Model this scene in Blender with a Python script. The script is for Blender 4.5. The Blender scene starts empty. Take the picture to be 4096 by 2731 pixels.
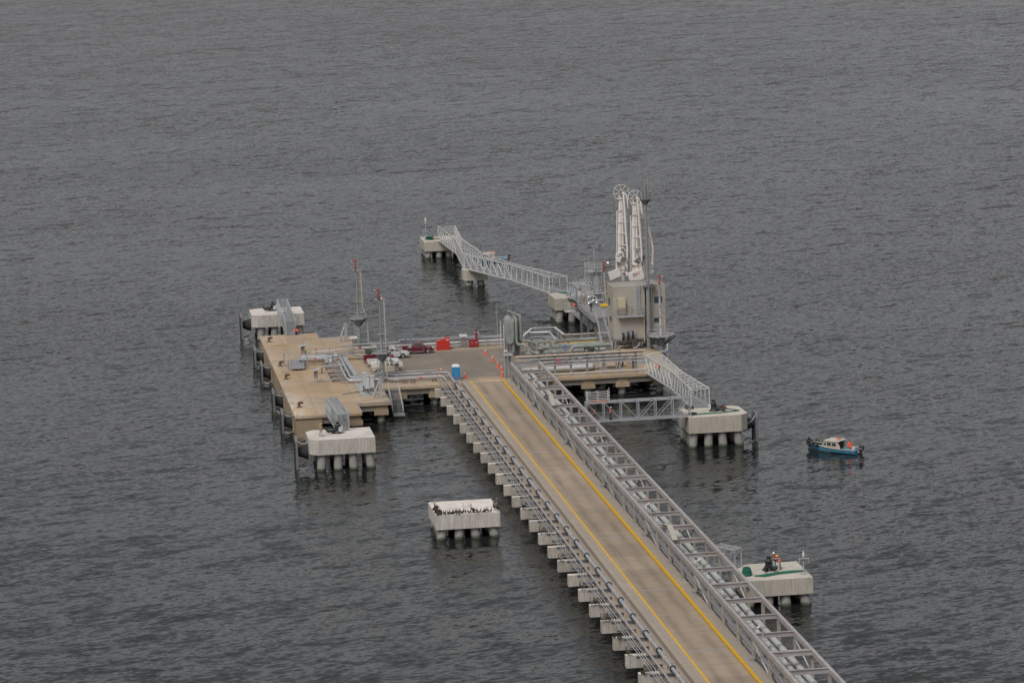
import bpy, math, random
from mathutils import Vector, Matrix
random.seed(7)
R = math.radians
scn = bpy.context.scene
# ---------------------------------------------------------------- camera
cam_data = bpy.data.cameras.new('camera')
cam = bpy.data.objects.new('camera', cam_data)
scn.collection.objects.link(cam)
scn.camera = cam
cam_data.sensor_width = 36.0
cam_data.lens = 13000.0 / 4096.0 * 36.0
cam_data.clip_start = 1.0
cam_data.clip_end = 30000.0
# rows of the image frame (right, down, forward) in world axes
RX = (0.98896981, -0.14492412, -0.03058934)
RY = (-0.05326283, -0.15525974, -0.98643676)
RZ = (0.13820919, 0.97718546, -0.16126626)
cam.matrix_world = Matrix(((RX[0], -RY[0], -RZ[0], -66.06155659),
                           (RX[1], -RY[1], -RZ[1], -459.59294693),
                           (RX[2], -RY[2], -RZ[2], 89.0),
                           (0, 0, 0, 1)))
# ---------------------------------------------------------------- world, sun, exposure
SUN_EL, SUN_AZ = 52.0, 215.0          # high cloudy sun, behind and to the left of the camera
w = bpy.data.worlds.new("World"); scn.world = w; w.use_nodes = True
nt = w.node_tree
bg = nt.nodes['Background']
sky = nt.nodes.new('ShaderNodeTexSky'); sky.sky_type = 'NISHITA'
sky.sun_disc = False; sky.sun_elevation = R(SUN_EL); sky.sun_rotation = R(SUN_AZ)
sky.air_density = 1.0; sky.dust_density = 4.0; sky.ozone_density = 1.0
hs = nt.nodes.new('ShaderNodeHueSaturation'); hs.inputs['Saturation'].default_value = 0.07
nt.links.new(sky.outputs[0], hs.inputs['Color'])
tcd = nt.nodes.new('ShaderNodeTexCoord'); sxz = nt.nodes.new('ShaderNodeSeparateXYZ'); nt.links.new(tcd.outputs['Generated'], sxz.inputs[0])
cr = nt.nodes.new('ShaderNodeValToRGB'); nt.links.new(sxz.outputs['Z'], cr.inputs[0])      # overcast: bright strip at the horizon, duller band above it
cr.color_ramp.elements[0].position = 0.0; cr.color_ramp.elements[0].color = (1.0, 0.99, 1.015, 1)
cr.color_ramp.elements[1].position = 1.0; cr.color_ramp.elements[1].color = (1.10, 1.09, 1.10, 1)
for p_, k_ in ((0.12, 0.88), (0.32, 0.63), (0.60, 0.90)):
    el = cr.color_ramp.elements.new(p_); el.color = (k_, k_ * 0.995, k_ * 1.02, 1)
mx = nt.nodes.new('ShaderNodeMix'); mx.data_type = 'RGBA'; mx.blend_type = 'MULTIPLY'; mx.inputs[0].default_value = 1.0
nt.links.new(hs.outputs[0], mx.inputs[6]); nt.links.new(cr.outputs[0], mx.inputs[7]); nt.links.new(mx.outputs[2], bg.inputs['Color'])
bg.inputs['Strength'].default_value = 0.10
sun = bpy.data.lights.new('sun', 'SUN'); sun.energy = 1.1; sun.angle = R(22); sun.color = (1.0, 0.96, 0.90)
so = bpy.data.objects.new('sun', sun); scn.collection.objects.link(so)
so.location = (-200, -300, 400)
az = R(SUN_AZ)
sd = Vector((math.sin(az) * math.cos(R(SUN_EL)), math.cos(az) * math.cos(R(SUN_EL)), math.sin(R(SUN_EL))))
so.rotation_euler = sd.to_track_quat('Z', 'Y').to_euler()
scn.view_settings.view_transform = 'Standard'; scn.view_settings.look = 'None'
scn.view_settings.exposure = 0.42; scn.view_settings.gamma = 1.0
scn.view_settings.use_curve_mapping = False
scn.cycles.max_bounces = 6; scn.cycles.diffuse_bounces = 3; scn.cycles.glossy_bounces = 3
# ---------------------------------------------------------------- materials
def base_mat(name, rough=0.6, metal=0.0, spec=0.4):
    m = bpy.data.materials.new(name); m.use_nodes = True
    b = m.node_tree.nodes['Principled BSDF']
    b.inputs['Roughness'].default_value = rough; b.inputs['Metallic'].default_value = metal
    b.inputs['Specular IOR Level'].default_value = spec
    return m, m.node_tree, b
def N(t, kind, **kw):
    n = t.nodes.new(kind)
    for k, v in kw.items(): setattr(n, k, v)
    return n
def coords(t, scale=(1, 1, 1)):
    g = N(t, 'ShaderNodeNewGeometry'); mp = N(t, 'ShaderNodeMapping')
    mp.inputs['Scale'].default_value = scale
    t.links.new(g.outputs['Position'], mp.inputs['Vector'])
    return mp.outputs[0]
def noise(t, vec, scale, detail=4, rough=0.6, dist=0.0):
    n = N(t, 'ShaderNodeTexNoise'); n.inputs['Scale'].default_value = scale
    n.inputs['Detail'].default_value = detail; n.inputs['Roughness'].default_value = rough
    n.inputs['Distortion'].default_value = dist
    t.links.new(vec, n.inputs['Vector']); return n.outputs['Fac']
def ramp(t, fac, a, b, lo=0.0, hi=1.0):
    r = N(t, 'ShaderNodeMapRange'); r.inputs['From Min'].default_value = a; r.inputs['From Max'].default_value = b
    r.inputs['To Min'].default_value = lo; r.inputs['To Max'].default_value = hi
    t.links.new(fac, r.inputs['Value']); return r.outputs[0]
def mix(t, fac, c1, c2, mode='MIX'):
    n = N(t, 'ShaderNodeMix', data_type='RGBA', blend_type=mode)
    if hasattr(fac, 'is_output'): t.links.new(fac, n.inputs[0])
    else: n.inputs[0].default_value = fac
    for s, c in ((n.inputs[6], c1), (n.inputs[7], c2)):
        if hasattr(c, 'is_output'): t.links.new(c, s)
        else: s.default_value = (c[0], c[1], c[2], 1)
    return n.outputs[2]
def mul(t, a, b, op='MULTIPLY'):
    n = N(t, 'ShaderNodeMath', operation=op, use_clamp=(op == 'ADD'))
    for i, s in enumerate((a, b)):
        if hasattr(s, 'is_output'): t.links.new(s, n.inputs[i])
        else: n.inputs[i].default_value = s
    return n.outputs[0]
def bump(t, b, h, strength=0.4, dist=0.02):
    n = N(t, 'ShaderNodeBump'); n.inputs['Strength'].default_value = strength; n.inputs['Distance'].default_value = dist
    t.links.new(h, n.inputs['Height']); t.links.new(n.outputs[0], b.inputs['Normal'])
def vary(t, c, amount=0.10):
    """every piece of a repeated kind weathers a little differently"""
    oi = N(t, 'ShaderNodeObjectInfo')
    f = ramp(t, oi.outputs['Random'], 0, 1, 1 - amount, 1 + amount * 0.7)
    cb = N(t, 'ShaderNodeCombineColor')
    for i in range(3): t.links.new(f, cb.inputs[i])
    return mix(t, 1.0, c, cb.outputs[0], 'MULTIPLY')
def speck(name, col, var=0.12, scale=1.3, rough=0.6, metal=0.0, dirt=None, dirt_at=(0.58, 0.72), spec=0.4, dirt_scale=0.8):
    """painted or plain surface with gentle tone variation and optional dirt patches"""
    m, t, b = base_mat(name, rough, metal, spec)
    v = coords(t)
    n = noise(t, v, scale, 5)
    c = mix(t, ramp(t, n, 0.3, 0.7), [x * (1 - var) for x in col], [min(1, x * (1 + var)) for x in col])
    if dirt:
        d = noise(t, v, dirt_scale, 6, 0.7)
        c = mix(t, ramp(t, d, *dirt_at), c, dirt)
        c = vary(t, c, 0.09)
    t.links.new(c, b.inputs['Base Color'])
    return m
M = {}
M['steel'] = speck('grey_painted_steel', (0.25, 0.25, 0.26), 0.10, 0.9, 0.5, 0.0, (0.33, 0.27, 0.21), (0.60, 0.80), 0.4)
M['steel_mauve'] = speck('rack_steel', (0.30, 0.28, 0.275), 0.14, 0.7, 0.55, 0, (0.30, 0.20, 0.13), (0.52, 0.76))
M['steel_post'] = speck('post_paint', (0.30, 0.275, 0.24), 0.12, 0.8, 0.6, 0, (0.22, 0.145, 0.09), (0.54, 0.78))
M['galv'] = speck('galvanised_steel', (0.40, 0.41, 0.42), 0.14, 1.4, 0.42, 0.35, (0.38, 0.33, 0.28), (0.62, 0.85))
M['galv_light'] = speck('light_galvanised_steel', (0.50, 0.50, 0.49), 0.12, 1.1, 0.45, 0.2, (0.50, 0.40, 0.30), (0.56, 0.78))
M['mast_grey'] = speck('weathered_mast_paint', (0.19, 0.20, 0.20), 0.12, 0.9, 0.55)
M['sealant'] = speck('dark_joint_sealant', (0.15, 0.125, 0.10), 0.2, 2, 0.8)
M['grating'] = speck('steel_grating', (0.20, 0.20, 0.21), 0.15, 2.0, 0.7)
M['dark_steel'] = speck('dark_steel', (0.13, 0.13, 0.14), 0.2, 1.0, 0.6, 0, (0.20, 0.12, 0.08), (0.55, 0.8))
M['rusty'] = speck('rusty_iron', (0.11, 0.065, 0.045), 0.3, 3.0, 0.8)
M['pipe_grey'] = speck('grey_pipe_paint', (0.29, 0.30, 0.32), 0.08, 0.8, 0.45, 0, (0.36, 0.33, 0.30), (0.58, 0.8))
M['pipe_silver'] = speck('aluminium_pipe_cladding', (0.47, 0.455, 0.445), 0.1, 1.5, 0.35, 0.45, (0.45, 0.36, 0.28), (0.60, 0.8))
M['pipe_sage'] = speck('sage_grey_insulation', (0.19, 0.205, 0.19), 0.10, 0.9, 0.6, 0, (0.27, 0.25, 0.21), (0.6, 0.82))
M['pipe_tan'] = speck('tan_pipe_lagging', (0.40, 0.33, 0.26), 0.15, 1.5, 0.6)
M['pipe_pale'] = speck('pale_pipe_paint', (0.37, 0.375, 0.36), 0.08, 0.7, 0.5, 0, (0.40, 0.37, 0.32), (0.6, 0.82))
M['band_red'] = speck('red_band', (0.55, 0.06, 0.04), 0.1)
M['band_orange'] = speck('orange_band', (0.70, 0.16, 0.06), 0.1)
M['white_paint'] = speck('white_paint', (0.56, 0.54, 0.51), 0.06, 0.8, 0.45, 0, (0.50, 0.40, 0.30), (0.62, 0.85))
M['arm_white'] = speck('off_white_arm_paint', (0.62, 0.575, 0.54), 0.07, 0.6, 0.45, 0, (0.46, 0.34, 0.22), (0.60, 0.85))
M['building'] = speck('cream_wall_paint', (0.345, 0.32, 0.275), 0.05, 0.35, 0.8, 0, (0.24, 0.215, 0.18), (0.50, 0.80), dirt_scale=0.45)
M['glass'] = speck('tinted_glass', (0.03, 0.055, 0.055), 0.1, 1.0, 0.12, 0.0, spec=0.7)
M['car_glass'] = speck('car_glass', (0.035, 0.04, 0.04), 0.1, 1.0, 0.08, 0.0, spec=0.8)
M['yellow'] = speck('yellow_kerb_paint', (0.56, 0.32, 0.012), 0.10, 1.2, 0.6, 0, (0.45, 0.32, 0.10), (0.56, 0.72), dirt_scale=2.0)
M['yellow_paint'] = speck('yellow_paint', (0.62, 0.40, 0.04), 0.1)
M['red_box'] = speck('red_box_paint', (0.42, 0.028, 0.02), 0.08, 0.8, 0.4)
M['red_dark'] = speck('dark_red_cabinet_paint', (0.26, 0.02, 0.025), 0.08, 0.8, 0.45)
M['red'] = speck('red_valve_paint', (0.30, 0.03, 0.025), 0.15, 3, 0.45)
M['cone'] = speck('orange_cone_plastic', (0.66, 0.10, 0.03), 0.05, 3, 0.5)
M['toilet'] = speck('blue_toilet_plastic', (0.03, 0.19, 0.40), 0.12, 2, 0.5)
M['toilet_roof'] = speck('pale_translucent_roof', (0.52, 0.53, 0.52), 0.12, 2, 0.6)
M['rubber'] = speck('black_rubber', (0.022, 0.022, 0.024), 0.2, 2, 0.75)
M['black_iron'] = speck('black_iron', (0.035, 0.037, 0.04), 0.25, 2, 0.5, 0.2)
M['cab_grey'] = speck('grey_cabinet_paint', (0.42, 0.44, 0.44), 0.05, 0.8, 0.5)
M['cab_beige'] = speck('beige_cabinet_paint', (0.42, 0.38, 0.26), 0.06, 0.8, 0.5)
M['panel_tan'] = speck('weathered_panel_front', (0.24, 0.20, 0.165), 0.1, 2, 0.6)
M['rope_green'] = speck('green_rope', (0.015, 0.115, 0.075), 0.3, 8, 0.9)
M['blue'] = speck('blue_paint', (0.03, 0.13, 0.42), 0.1)
M['tyre'] = speck('tyre_rubber', (0.02, 0.02, 0.02), 0.1, 2, 0.85)
M['rim'] = speck('alloy_rim', (0.55, 0.55, 0.55), 0.1, 2, 0.3, 0.6)
M['chrome'] = speck('chrome', (0.7, 0.7, 0.7), 0.05, 2, 0.2, 0.8)
M['lamp_red'] = speck('red_tail_lamp', (0.4, 0.02, 0.02), 0.05, 2, 0.2)
M['lamp_white'] = speck('headlamp', (0.75, 0.75, 0.75), 0.05, 2, 0.1)
for k, c in (('car_maroon', (0.115, 0.012, 0.018)), ('car_silver', (0.50, 0.49, 0.47)), ('car_white', (0.60, 0.60, 0.58)),
             ('car_beige', (0.44, 0.39, 0.32)), ('car_green', (0.075, 0.085, 0.075)), ('car_red', (0.14, 0.008, 0.018))):
    M[k] = speck(k + '_paint', c, 0.05, 0.8, 0.25, 0.15, spec=0.6)
M['skin'] = speck('skin', (0.35, 0.19, 0.12), 0.05)
for k, c in (('navy', (0.02, 0.025, 0.05)), ('tan_cloth', (0.28, 0.19, 0.11)), ('grey_cloth', (0.22, 0.21, 0.23)), ('pale_cloth', (0.38, 0.34, 0.34)),
             ('dark_cloth', (0.03, 0.03, 0.035)), ('orange_cloth', (0.80, 0.12, 0.04)), ('white_hat', (0.75, 0.75, 0.73)), ('yellow_hat', (0.75, 0.42, 0.03)),
             ('blue_hat', (0.04, 0.12, 0.40)), ('green_hat', (0.03, 0.33, 0.17)), ('boot', (0.02, 0.018, 0.016)), ('hair', (0.015, 0.012, 0.01))):
    M[k] = speck(k, c, 0.08, 4, 0.8)
M['bird_dark'] = speck('dark_plumage', (0.035, 0.027, 0.022), 0.35, 9, 0.8)
M['bird_grey'] = speck('grey_brown_plumage', (0.11, 0.095, 0.08), 0.35, 9, 0.8)
M['bird_white'] = speck('pale_plumage', (0.50, 0.47, 0.42), 0.2, 9, 0.8)
M['bill'] = speck('bill', (0.33, 0.25, 0.14), 0.1, 9, 0.6)
M['boat_blue'] = speck('blue_hull_paint', (0.045, 0.16, 0.26), 0.12, 1.5, 0.45, 0, (0.10, 0.20, 0.24), (0.55, 0.8))
M['boat_deck'] = speck('light_blue_deck_paint', (0.13, 0.36, 0.46), 0.15, 1.5, 0.6, 0, (0.10, 0.20, 0.20), (0.55, 0.75))
M['boat_teal'] = speck('dark_bottom_paint', (0.025, 0.045, 0.05), 0.15, 1.5, 0.6)
M['boat_cabin'] = speck('beige_cabin_paint', (0.40, 0.34, 0.26), 0.06, 1.0, 0.55)
M['boat_white'] = speck('white_gelcoat', (0.50, 0.46, 0.41), 0.08, 1.5, 0.45, 0, (0.42, 0.24, 0.14), (0.60, 0.75))

def concrete(name, col, dark, kind='deck', guano=0.0):
    m, t, b = base_mat(name, 0.85, 0, 0.3)
    v = coords(t)
    big = noise(t, v, 0.11, 5, 0.6)
    mid = noise(t, v, 0.8, 6, 0.7)
    fine = noise(t, v, 5.0, 4, 0.7)
    c = mix(t, ramp(t, big, 0.35, 0.65), col, dark)
    c = mix(t, ramp(t, mid, 0.35, 0.7, 0, 0.5), c, [x * 0.72 for x in dark])
    c = mix(t, ramp(t, fine, 0.3, 0.75, 0, 0.35), c, [min(1, x * 1.25) for x in col])
    if kind == 'deck':      # rust coloured stains and pale spots over the berth deck
        r1 = noise(t, coords(t, (0.7, 0.35, 1)), 0.33, 6, 0.72, 0.4)
        c = mix(t, ramp(t, r1, 0.47, 0.64, 0, 0.8), c, (0.37, 0.235, 0.115))
        r3 = noise(t, coords(t, (0.35, 0.8, 1)), 0.5, 6, 0.75, 0.8)
        c = mix(t, ramp(t, r3, 0.52, 0.68, 0, 0.6), c, (0.17, 0.135, 0.095))
        sp = noise(t, v, 1.9, 3, 0.8)
        c = mix(t, ramp(t, sp, 0.66, 0.74, 0, 0.6), c, (0.52, 0.48, 0.42))
        # droppings along the berth edge at X = -33
        g = N(t, 'ShaderNodeNewGeometry'); s = N(t, 'ShaderNodeSeparateXYZ'); t.links.new(g.outputs['Position'], s.inputs[0])
        edge = ramp(t, s.outputs['X'], -32.9, -29.6, 1, 0)
        near = ramp(t, s.outputs['Y'], 35, 0, 0.25, 1)
        sp2 = noise(t, v, 1.1, 6, 0.8)
        f = mul(t, mul(t, edge, near), ramp(t, sp2, 0.40, 0.62))
        c = mix(t, f, c, (0.62, 0.57, 0.50))
        # tyre-darkened parking area in the middle of the head
        a1 = mul(t, ramp(t, s.outputs['X'], -19.5, -16.0), ramp(t, s.outputs['X'], 7.5, 4.0))
        a2 = mul(t, ramp(t, s.outputs['Y'], 21.0, 25.0), ramp(t, s.outputs['Y'], 52.0, 48.5))
        q1 = noise(t, coords(t, (0.5, 0.5, 1)), 0.35, 5, 0.65, 0.6)
        ac = mix(t, ramp(t, q1, 0.40, 0.66, 0, 0.7), (0.185, 0.155, 0.13), (0.12, 0.102, 0.088))
        q2 = noise(t, coords(t, (0.25, 1.0, 1)), 0.45, 5, 0.7, 0.8)
        ac = mix(t, ramp(t, q2, 0.60, 0.72, 0, 0.6), ac, (0.105, 0.095, 0.08))
        ac = mix(t, ramp(t, fine, 0.3, 0.75, 0, 0.25), ac, (0.30, 0.26, 0.21))
        am = mul(t, mul(t, a1, a2), ramp(t, mid, 0.25, 0.5, 0.85, 1.0))
        c = mix(t, am, c, ac)
    if kind == 'apron':     # tyre-darkened parking apron
        r1 = noise(t, coords(t, (0.5, 0.5, 1)), 0.35, 5, 0.65, 0.6)
        c = mix(t, ramp(t, r1, 0.48, 0.66, 0, 0.6), c, (0.17, 0.145, 0.115))
        r2 = noise(t, coords(t, (0.25, 1.2, 1)), 0.5, 5, 0.7, 0.8)
        c = mix(t, ramp(t, r2, 0.60, 0.72, 0, 0.55), c, (0.10, 0.09, 0.075))
    if kind == 'road':      # long dark wheel tracks along the lane
        g = N(t, 'ShaderNodeNewGeometry'); s = N(t, 'ShaderNodeSeparateXYZ'); t.links.new(g.outputs['Position'], s.inputs[0])
        tr = None
        for x0 in (-3.55, -1.35):
            d = mul(t, mul(t, s.outputs['X'], -x0, 'ADD'), 1.0)
            n0 = N(t, 'ShaderNodeMath', operation='ADD'); t.links.new(s.outputs['X'], n0.inputs[0]); n0.inputs[1].default_value = -x0
            n1 = N(t, 'ShaderNodeMath', operation='ABSOLUTE'); t.links.new(n0.outputs[0], n1.inputs[0])
            k = ramp(t, n1.outputs[0], 0.15, 0.75, 1, 0)
            tr = k if tr is None else mul(t, tr, k, 'ADD')
        ns = noise(t, coords(t, (1.2, 0.12, 1)), 1.0, 5, 0.7)
        c = mix(t, mul(t, tr, ramp(t, ns, 0.38, 0.66, 0.15, 0.8)), c, (0.155, 0.127, 0.102))
        cr = noise(t, coords(t, (0.3, 1.3, 1)), 1.2, 6, 0.75)
        c = mix(t, ramp(t, cr, 0.62, 0.72, 0, 0.4), c, (0.18, 0.14, 0.10))
    if guano > 0:           # white run marks down the sides, white top
        st = noise(t, coords(t, (2.1, 2.1, 0.30)), 1.0, 6, 0.75, 0.3)
        st2 = noise(t, coords(t, (13, 13, 0.55)), 1.0, 5, 0.8, 0.2)
        k = mul(t, ramp(t, st, 0.38, 0.62, 0.15, 1.0), ramp(t, st2, 0.40, 0.58))
        g = N(t, 'ShaderNodeNewGeometry'); s = N(t, 'ShaderNodeSeparateXYZ'); t.links.new(g.outputs['Normal'], s.inputs[0])
        up = ramp(t, s.outputs['Z'], 0.5, 0.9)
        top = noise(t, v, 0.5, 6, 0.75)
        ktop = ramp(t, top, 0.30, 0.56, 0.15, 1.0)
        kk = mix(t, up, k, ktop)
        f = mul(t, kk, guano)
        c = mix(t, f, c, (0.66, 0.61, 0.56))
        dk = noise(t, coords(t, (8.0, 8.0, 0.4)), 1.0, 5, 0.8, 0.3)
        ng = mul(t, up, -1.0); inv = N(t, 'ShaderNodeMath', operation='ADD', use_clamp=True); t.links.new(ng, inv.inputs[0]); inv.inputs[1].default_value = 1.0
        c = mix(t, mul(t, ramp(t, dk, 0.54, 0.68, 0, 0.6), inv.outputs[0]), c, [x * 0.42 for x in dark])
    if kind in ('deck', 'road'):       # slabs cast at different times
        px, py = ((3.2, 9.3) if kind == 'deck' else (30.0, 6.7))
        fl = N(t, 'ShaderNodeVectorMath', operation='FLOOR'); t.links.new(coords(t, (1 / px, 1 / py, 0)), fl.inputs[0])
        wn = N(t, 'ShaderNodeTexWhiteNoise'); t.links.new(fl.outputs[0], wn.inputs['Vector'])
        f = ramp(t, wn.outputs['Value'], 0, 1, 0.88, 1.07)
        cb = N(t, 'ShaderNodeCombineColor')
        for q in range(3): t.links.new(f, cb.inputs[q])
        c = mix(t, 1.0, c, cb.outputs[0], 'MULTIPLY')
    else:
        c = vary(t, c, 0.12)
    t.links.new(c, b.inputs['Base Color'])
    bump(t, b, fine, 0.25, 0.02)
    return m
M['deck'] = concrete('berth_deck_concrete', (0.385, 0.305, 0.22), (0.31, 0.247, 0.183), 'deck')
M['apron'] = concrete('parking_apron_concrete', (0.335, 0.275, 0.20), (0.27, 0.225, 0.17), 'apron')
M['road'] = concrete('trestle_road_concrete', (0.315, 0.252, 0.185), (0.26, 0.207, 0.155), 'road')
M['walk'] = concrete('walkway_concrete', (0.335, 0.285, 0.235), (0.29, 0.245, 0.20), 'plain')
M['side'] = concrete('stained_edge_concrete', (0.34, 0.27, 0.18), (0.24, 0.18, 0.12), 'plain')
M['fascia'] = concrete('grey_fascia_concrete', (0.30, 0.275, 0.24), (0.22, 0.19, 0.155), 'plain', 0.12)
M['dolphin'] = concrete('dolphin_concrete', (0.40, 0.37, 0.33), (0.34, 0.31, 0.27), 'plain', 0.80)
M['dolphin_clean'] = concrete('cleaner_dolphin_concrete', (0.37, 0.34, 0.285), (0.29, 0.265, 0.22), 'plain', 0.38)
M['crosshead'] = concrete('crosshead_concrete', (0.33, 0.295, 0.25), (0.26, 0.23, 0.19), 'plain', 0.75)
def pile_mat():
    m, t, b = base_mat('pile_concrete', 0.8, 0, 0.3)
    v = coords(t); n = noise(t, v, 1.2, 5, 0.7)
    c = mix(t, ramp(t, n, 0.3, 0.7), (0.255, 0.245, 0.225), (0.185, 0.178, 0.16))
    g = N(t, 'ShaderNodeNewGeometry'); s = N(t, 'ShaderNodeSeparateXYZ'); t.links.new(g.outputs['Position'], s.inputs[0])
    wob = mul(t, n, 0.5)
    zz = mul(t, s.outputs['Z'], wob, 'SUBTRACT')
    c = mix(t, ramp(t, zz, 1.02, 0.72), c, (0.05, 0.055, 0.038))     # weed band at the waterline
    t.links.new(c, b.inputs['Base Color']); bump(t, b, n, 0.3, 0.03)
    return m
M['pile'] = pile_mat()

# ---------------------------------------------------------------- mesh helpers
class MB:
    def __init__(s): s.v = []; s.f = []; s.sm = []
    def add(s, vs, fs, smooth=False):
        o = len(s.v); s.v += [tuple(p) for p in vs]; s.f += [tuple(o + i for i in f) for f in fs]; s.sm += [smooth] * len(fs); return s
    def box(s, x0, y0, z0, x1, y1, z1):
        v = [(x0, y0, z0), (x1, y0, z0), (x1, y1, z0), (x0, y1, z0), (x0, y0, z1), (x1, y0, z1), (x1, y1, z1), (x0, y1, z1)]
        return s.add(v, [(0, 3, 2, 1), (4, 5, 6, 7), (0, 1, 5, 4), (1, 2, 6, 5), (2, 3, 7, 6), (3, 0, 4, 7)])
    def beam(s, p, q, w, h, up=(0, 0, 1)):
        p = Vector(p); q = Vector(q); d = (q - p).normalized(); u = Vector(up)
        if abs(d.dot(u)) > 0.98: u = Vector((0, 1, 0))
        a = d.cross(u).normalized(); u = a.cross(d).normalized()
        v = []
        for e in (p, q):
            for sx, sz in ((-1, -1), (1, -1), (1, 1), (-1, 1)): v.append(e + a * sx * w / 2 + u * sz * h / 2)
        return s.add(v, [(0, 1, 2, 3), (7, 6, 5, 4), (0, 4, 5, 1), (1, 5, 6, 2), (2, 6, 7, 3), (3, 7, 4, 0)])
    def ibeam(s, p, q, w, h):
        t = h * 0.12
        p = Vector(p); q = Vector(q)
        s.beam(p + Vector((0, 0, h / 2 - t / 2)), q + Vector((0, 0, h / 2 - t / 2)), w, t)
        s.beam(p - Vector((0, 0, h / 2 - t / 2)), q - Vector((0, 0, h / 2 - t / 2)), w, t)
        s.beam(p, q, w * 0.22, h - 2 * t)
        return s
    def vtube(s, pts, rad, n=8, caps=True, smooth=True):
        pts = [Vector(p) for p in pts]
        if not hasattr(rad, '__len__'): rad = [rad] * len(pts)
        rings = []; prev = None
        for i, p in enumerate(pts):
            if i == 0: d = pts[1] - p
            elif i == len(pts) - 1: d = p - pts[i - 1]
            else: d = (pts[i + 1] - p).normalized() + (p - pts[i - 1]).normalized()
            if d.length < 1e-9: d = pts[i] - pts[i - 1]
            d.normalize()
            if prev is None:
                a = d.cross(Vector((0, 0, 1)))
                if a.length < 0.05: a = d.cross(Vector((0, 1, 0)))
            else:
                a = prev - d * prev.dot(d)
            a.normalize(); prev = a; b = d.cross(a)
            rings.append([p + (a * math.cos(2 * math.pi * k / n) + b * math.sin(2 * math.pi * k / n)) * rad[i] for k in range(n)])
        v = [q for r in rings for q in r]; f = []
        for i in range(len(rings) - 1):
            for k in range(n):
                k2 = (k + 1) % n
                f.append((i * n + k, i * n + k2, (i + 1) * n + k2, (i + 1) * n + k))
        s.add(v, f, smooth)
        if caps:
            s.add(rings[0], [tuple(range(n))[::-1]]); s.add(rings[-1], [tuple(range(n))])
        return s
    def pipe(s, pts, r, n=10, bend=None):
        """polyline pipe with rounded elbows"""
        pts = [Vector(p) for p in pts]
        bend = bend if bend is not None else r * 2.2
        out = [pts[0]]
        for i in range(1, len(pts) - 1):
            a = pts[i - 1] - pts[i]; b = pts[i + 1] - pts[i]
            k = min(bend, a.length * 0.45, b.length * 0.45)
            p0 = pts[i] + a.normalized() * k; p1 = pts[i] + b.normalized() * k
            for j in range(5):
                u = j / 4.0
                out.append(p0 * (1 - u) ** 2 + pts[i] * 2 * u * (1 - u) + p1 * u * u)
        out.append(pts[-1])
        return s.vtube(out, r, n)
    def cyl(s, p, q, r0, r1=None, n=12, smooth=True): return s.vtube([p, q], [r0, r0 if r1 is None else r1], n, True, smooth)
    def lathe(s, c, prof, n=16, smooth=True):
        c = Vector(c); v = []; f = []
        for r, z in prof:
            for k in range(n): v.append(c + Vector((r * math.cos(2 * math.pi * k / n), r * math.sin(2 * math.pi * k / n), z)))
        for i in range(len(prof) - 1):
            for k in range(n):
                k2 = (k + 1) % n; f.append((i * n + k, i * n + k2, (i + 1) * n + k2, (i + 1) * n + k))
        s.add(v, f, smooth)
        s.add(v[:n], [tuple(range(n))[::-1]]); s.add(v[-n:], [tuple(range(n))]); return s
    def prism(s, poly, z0, z1):
        n = len(poly)
        v = [(x, y, z0) for x, y in poly] + [(x, y, z1) for x, y in poly]
        f = [tuple(range(n))[::-1], tuple(range(n, 2 * n))] + [(i, (i + 1) % n, n + (i + 1) % n, n + i) for i in range(n)]
        return s.add(v, f)
    def xprism(s, poly, y0, y1, ytop=None):
        """side profile in (x,z) extruded across y"""
        n = len(poly)
        v = [(x, y0, z) for x, z in poly] + [(x, y1, z) for x, z in poly]
        f = [tuple(range(n)), tuple(range(n, 2 * n))[::-1]] + [(i, n + i, n + (i + 1) % n, (i + 1) % n) for i in range(n)]
        return s.add(v, f)
    def loft(s, rings, closed=True, smooth=True, caps=True):
        n = len(rings[0]); v = [p for r in rings for p in r]; f = []
        for i in range(len(rings) - 1):
            for k in range(n if closed else n - 1):
                k2 = (k + 1) % n; f.append((i * n + k, i * n + k2, (i + 1) * n + k2, (i + 1) * n + k))
        s.add(v, f, smooth)
        if caps: s.add(rings[0], [tuple(range(n))[::-1]]); s.add(rings[-1], [tuple(range(n))])
        return s
    def ball(s, c, rx, ry=None, rz=None, n=10):
        ry = ry or rx; rz = rz or rx; c = Vector(c); rings = []
        for i in range(1, 6):
            a = math.pi * i / 6
            rings.append([c + Vector((rx * math.sin(a) * math.cos(2 * math.pi * k / n), ry * math.sin(a) * math.sin(2 * math.pi * k / n), -rz * math.cos(a))) for k in range(n)])
        return s.loft(rings)
    def quad(s, a, b, c, d): return s.add([a, b, c, d], [(0, 1, 2, 3)])
    def ring(s, c, R0, r, axis='z', n=20, m=6):
        c = Vector(c); v = []; f = []
        for i in range(n):
            a = 2 * math.pi * i / n
            for j in range(m):
                b = 2 * math.pi * j / m
                rr = R0 + r * math.cos(b); h = r * math.sin(b)
                p = {'z': (rr * math.cos(a), rr * math.sin(a), h), 'y': (rr * math.cos(a), h, rr * math.sin(a)), 'x': (h, rr * math.cos(a), rr * math.sin(a))}[axis]
                v.append(c + Vector(p))
        for i in range(n):
            for j in range(m):
                f.append((i * m + j, ((i + 1) % n) * m + j, ((i + 1) % n) * m + (j + 1) % m, i * m + (j + 1) % m))
        return s.add(v, f, True)
ORG = {}
def org(o):
    return ORG.get(o.name, Vector((0, 0, 0))) if o is not None else Vector((0, 0, 0))
def tag(o, label=None, cat=None, group=None, kind=None):
    if label: o['label'] = label
    if cat: o['category'] = cat
    if group: o['group'] = group
    if kind: o['kind'] = kind
    return o
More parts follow.
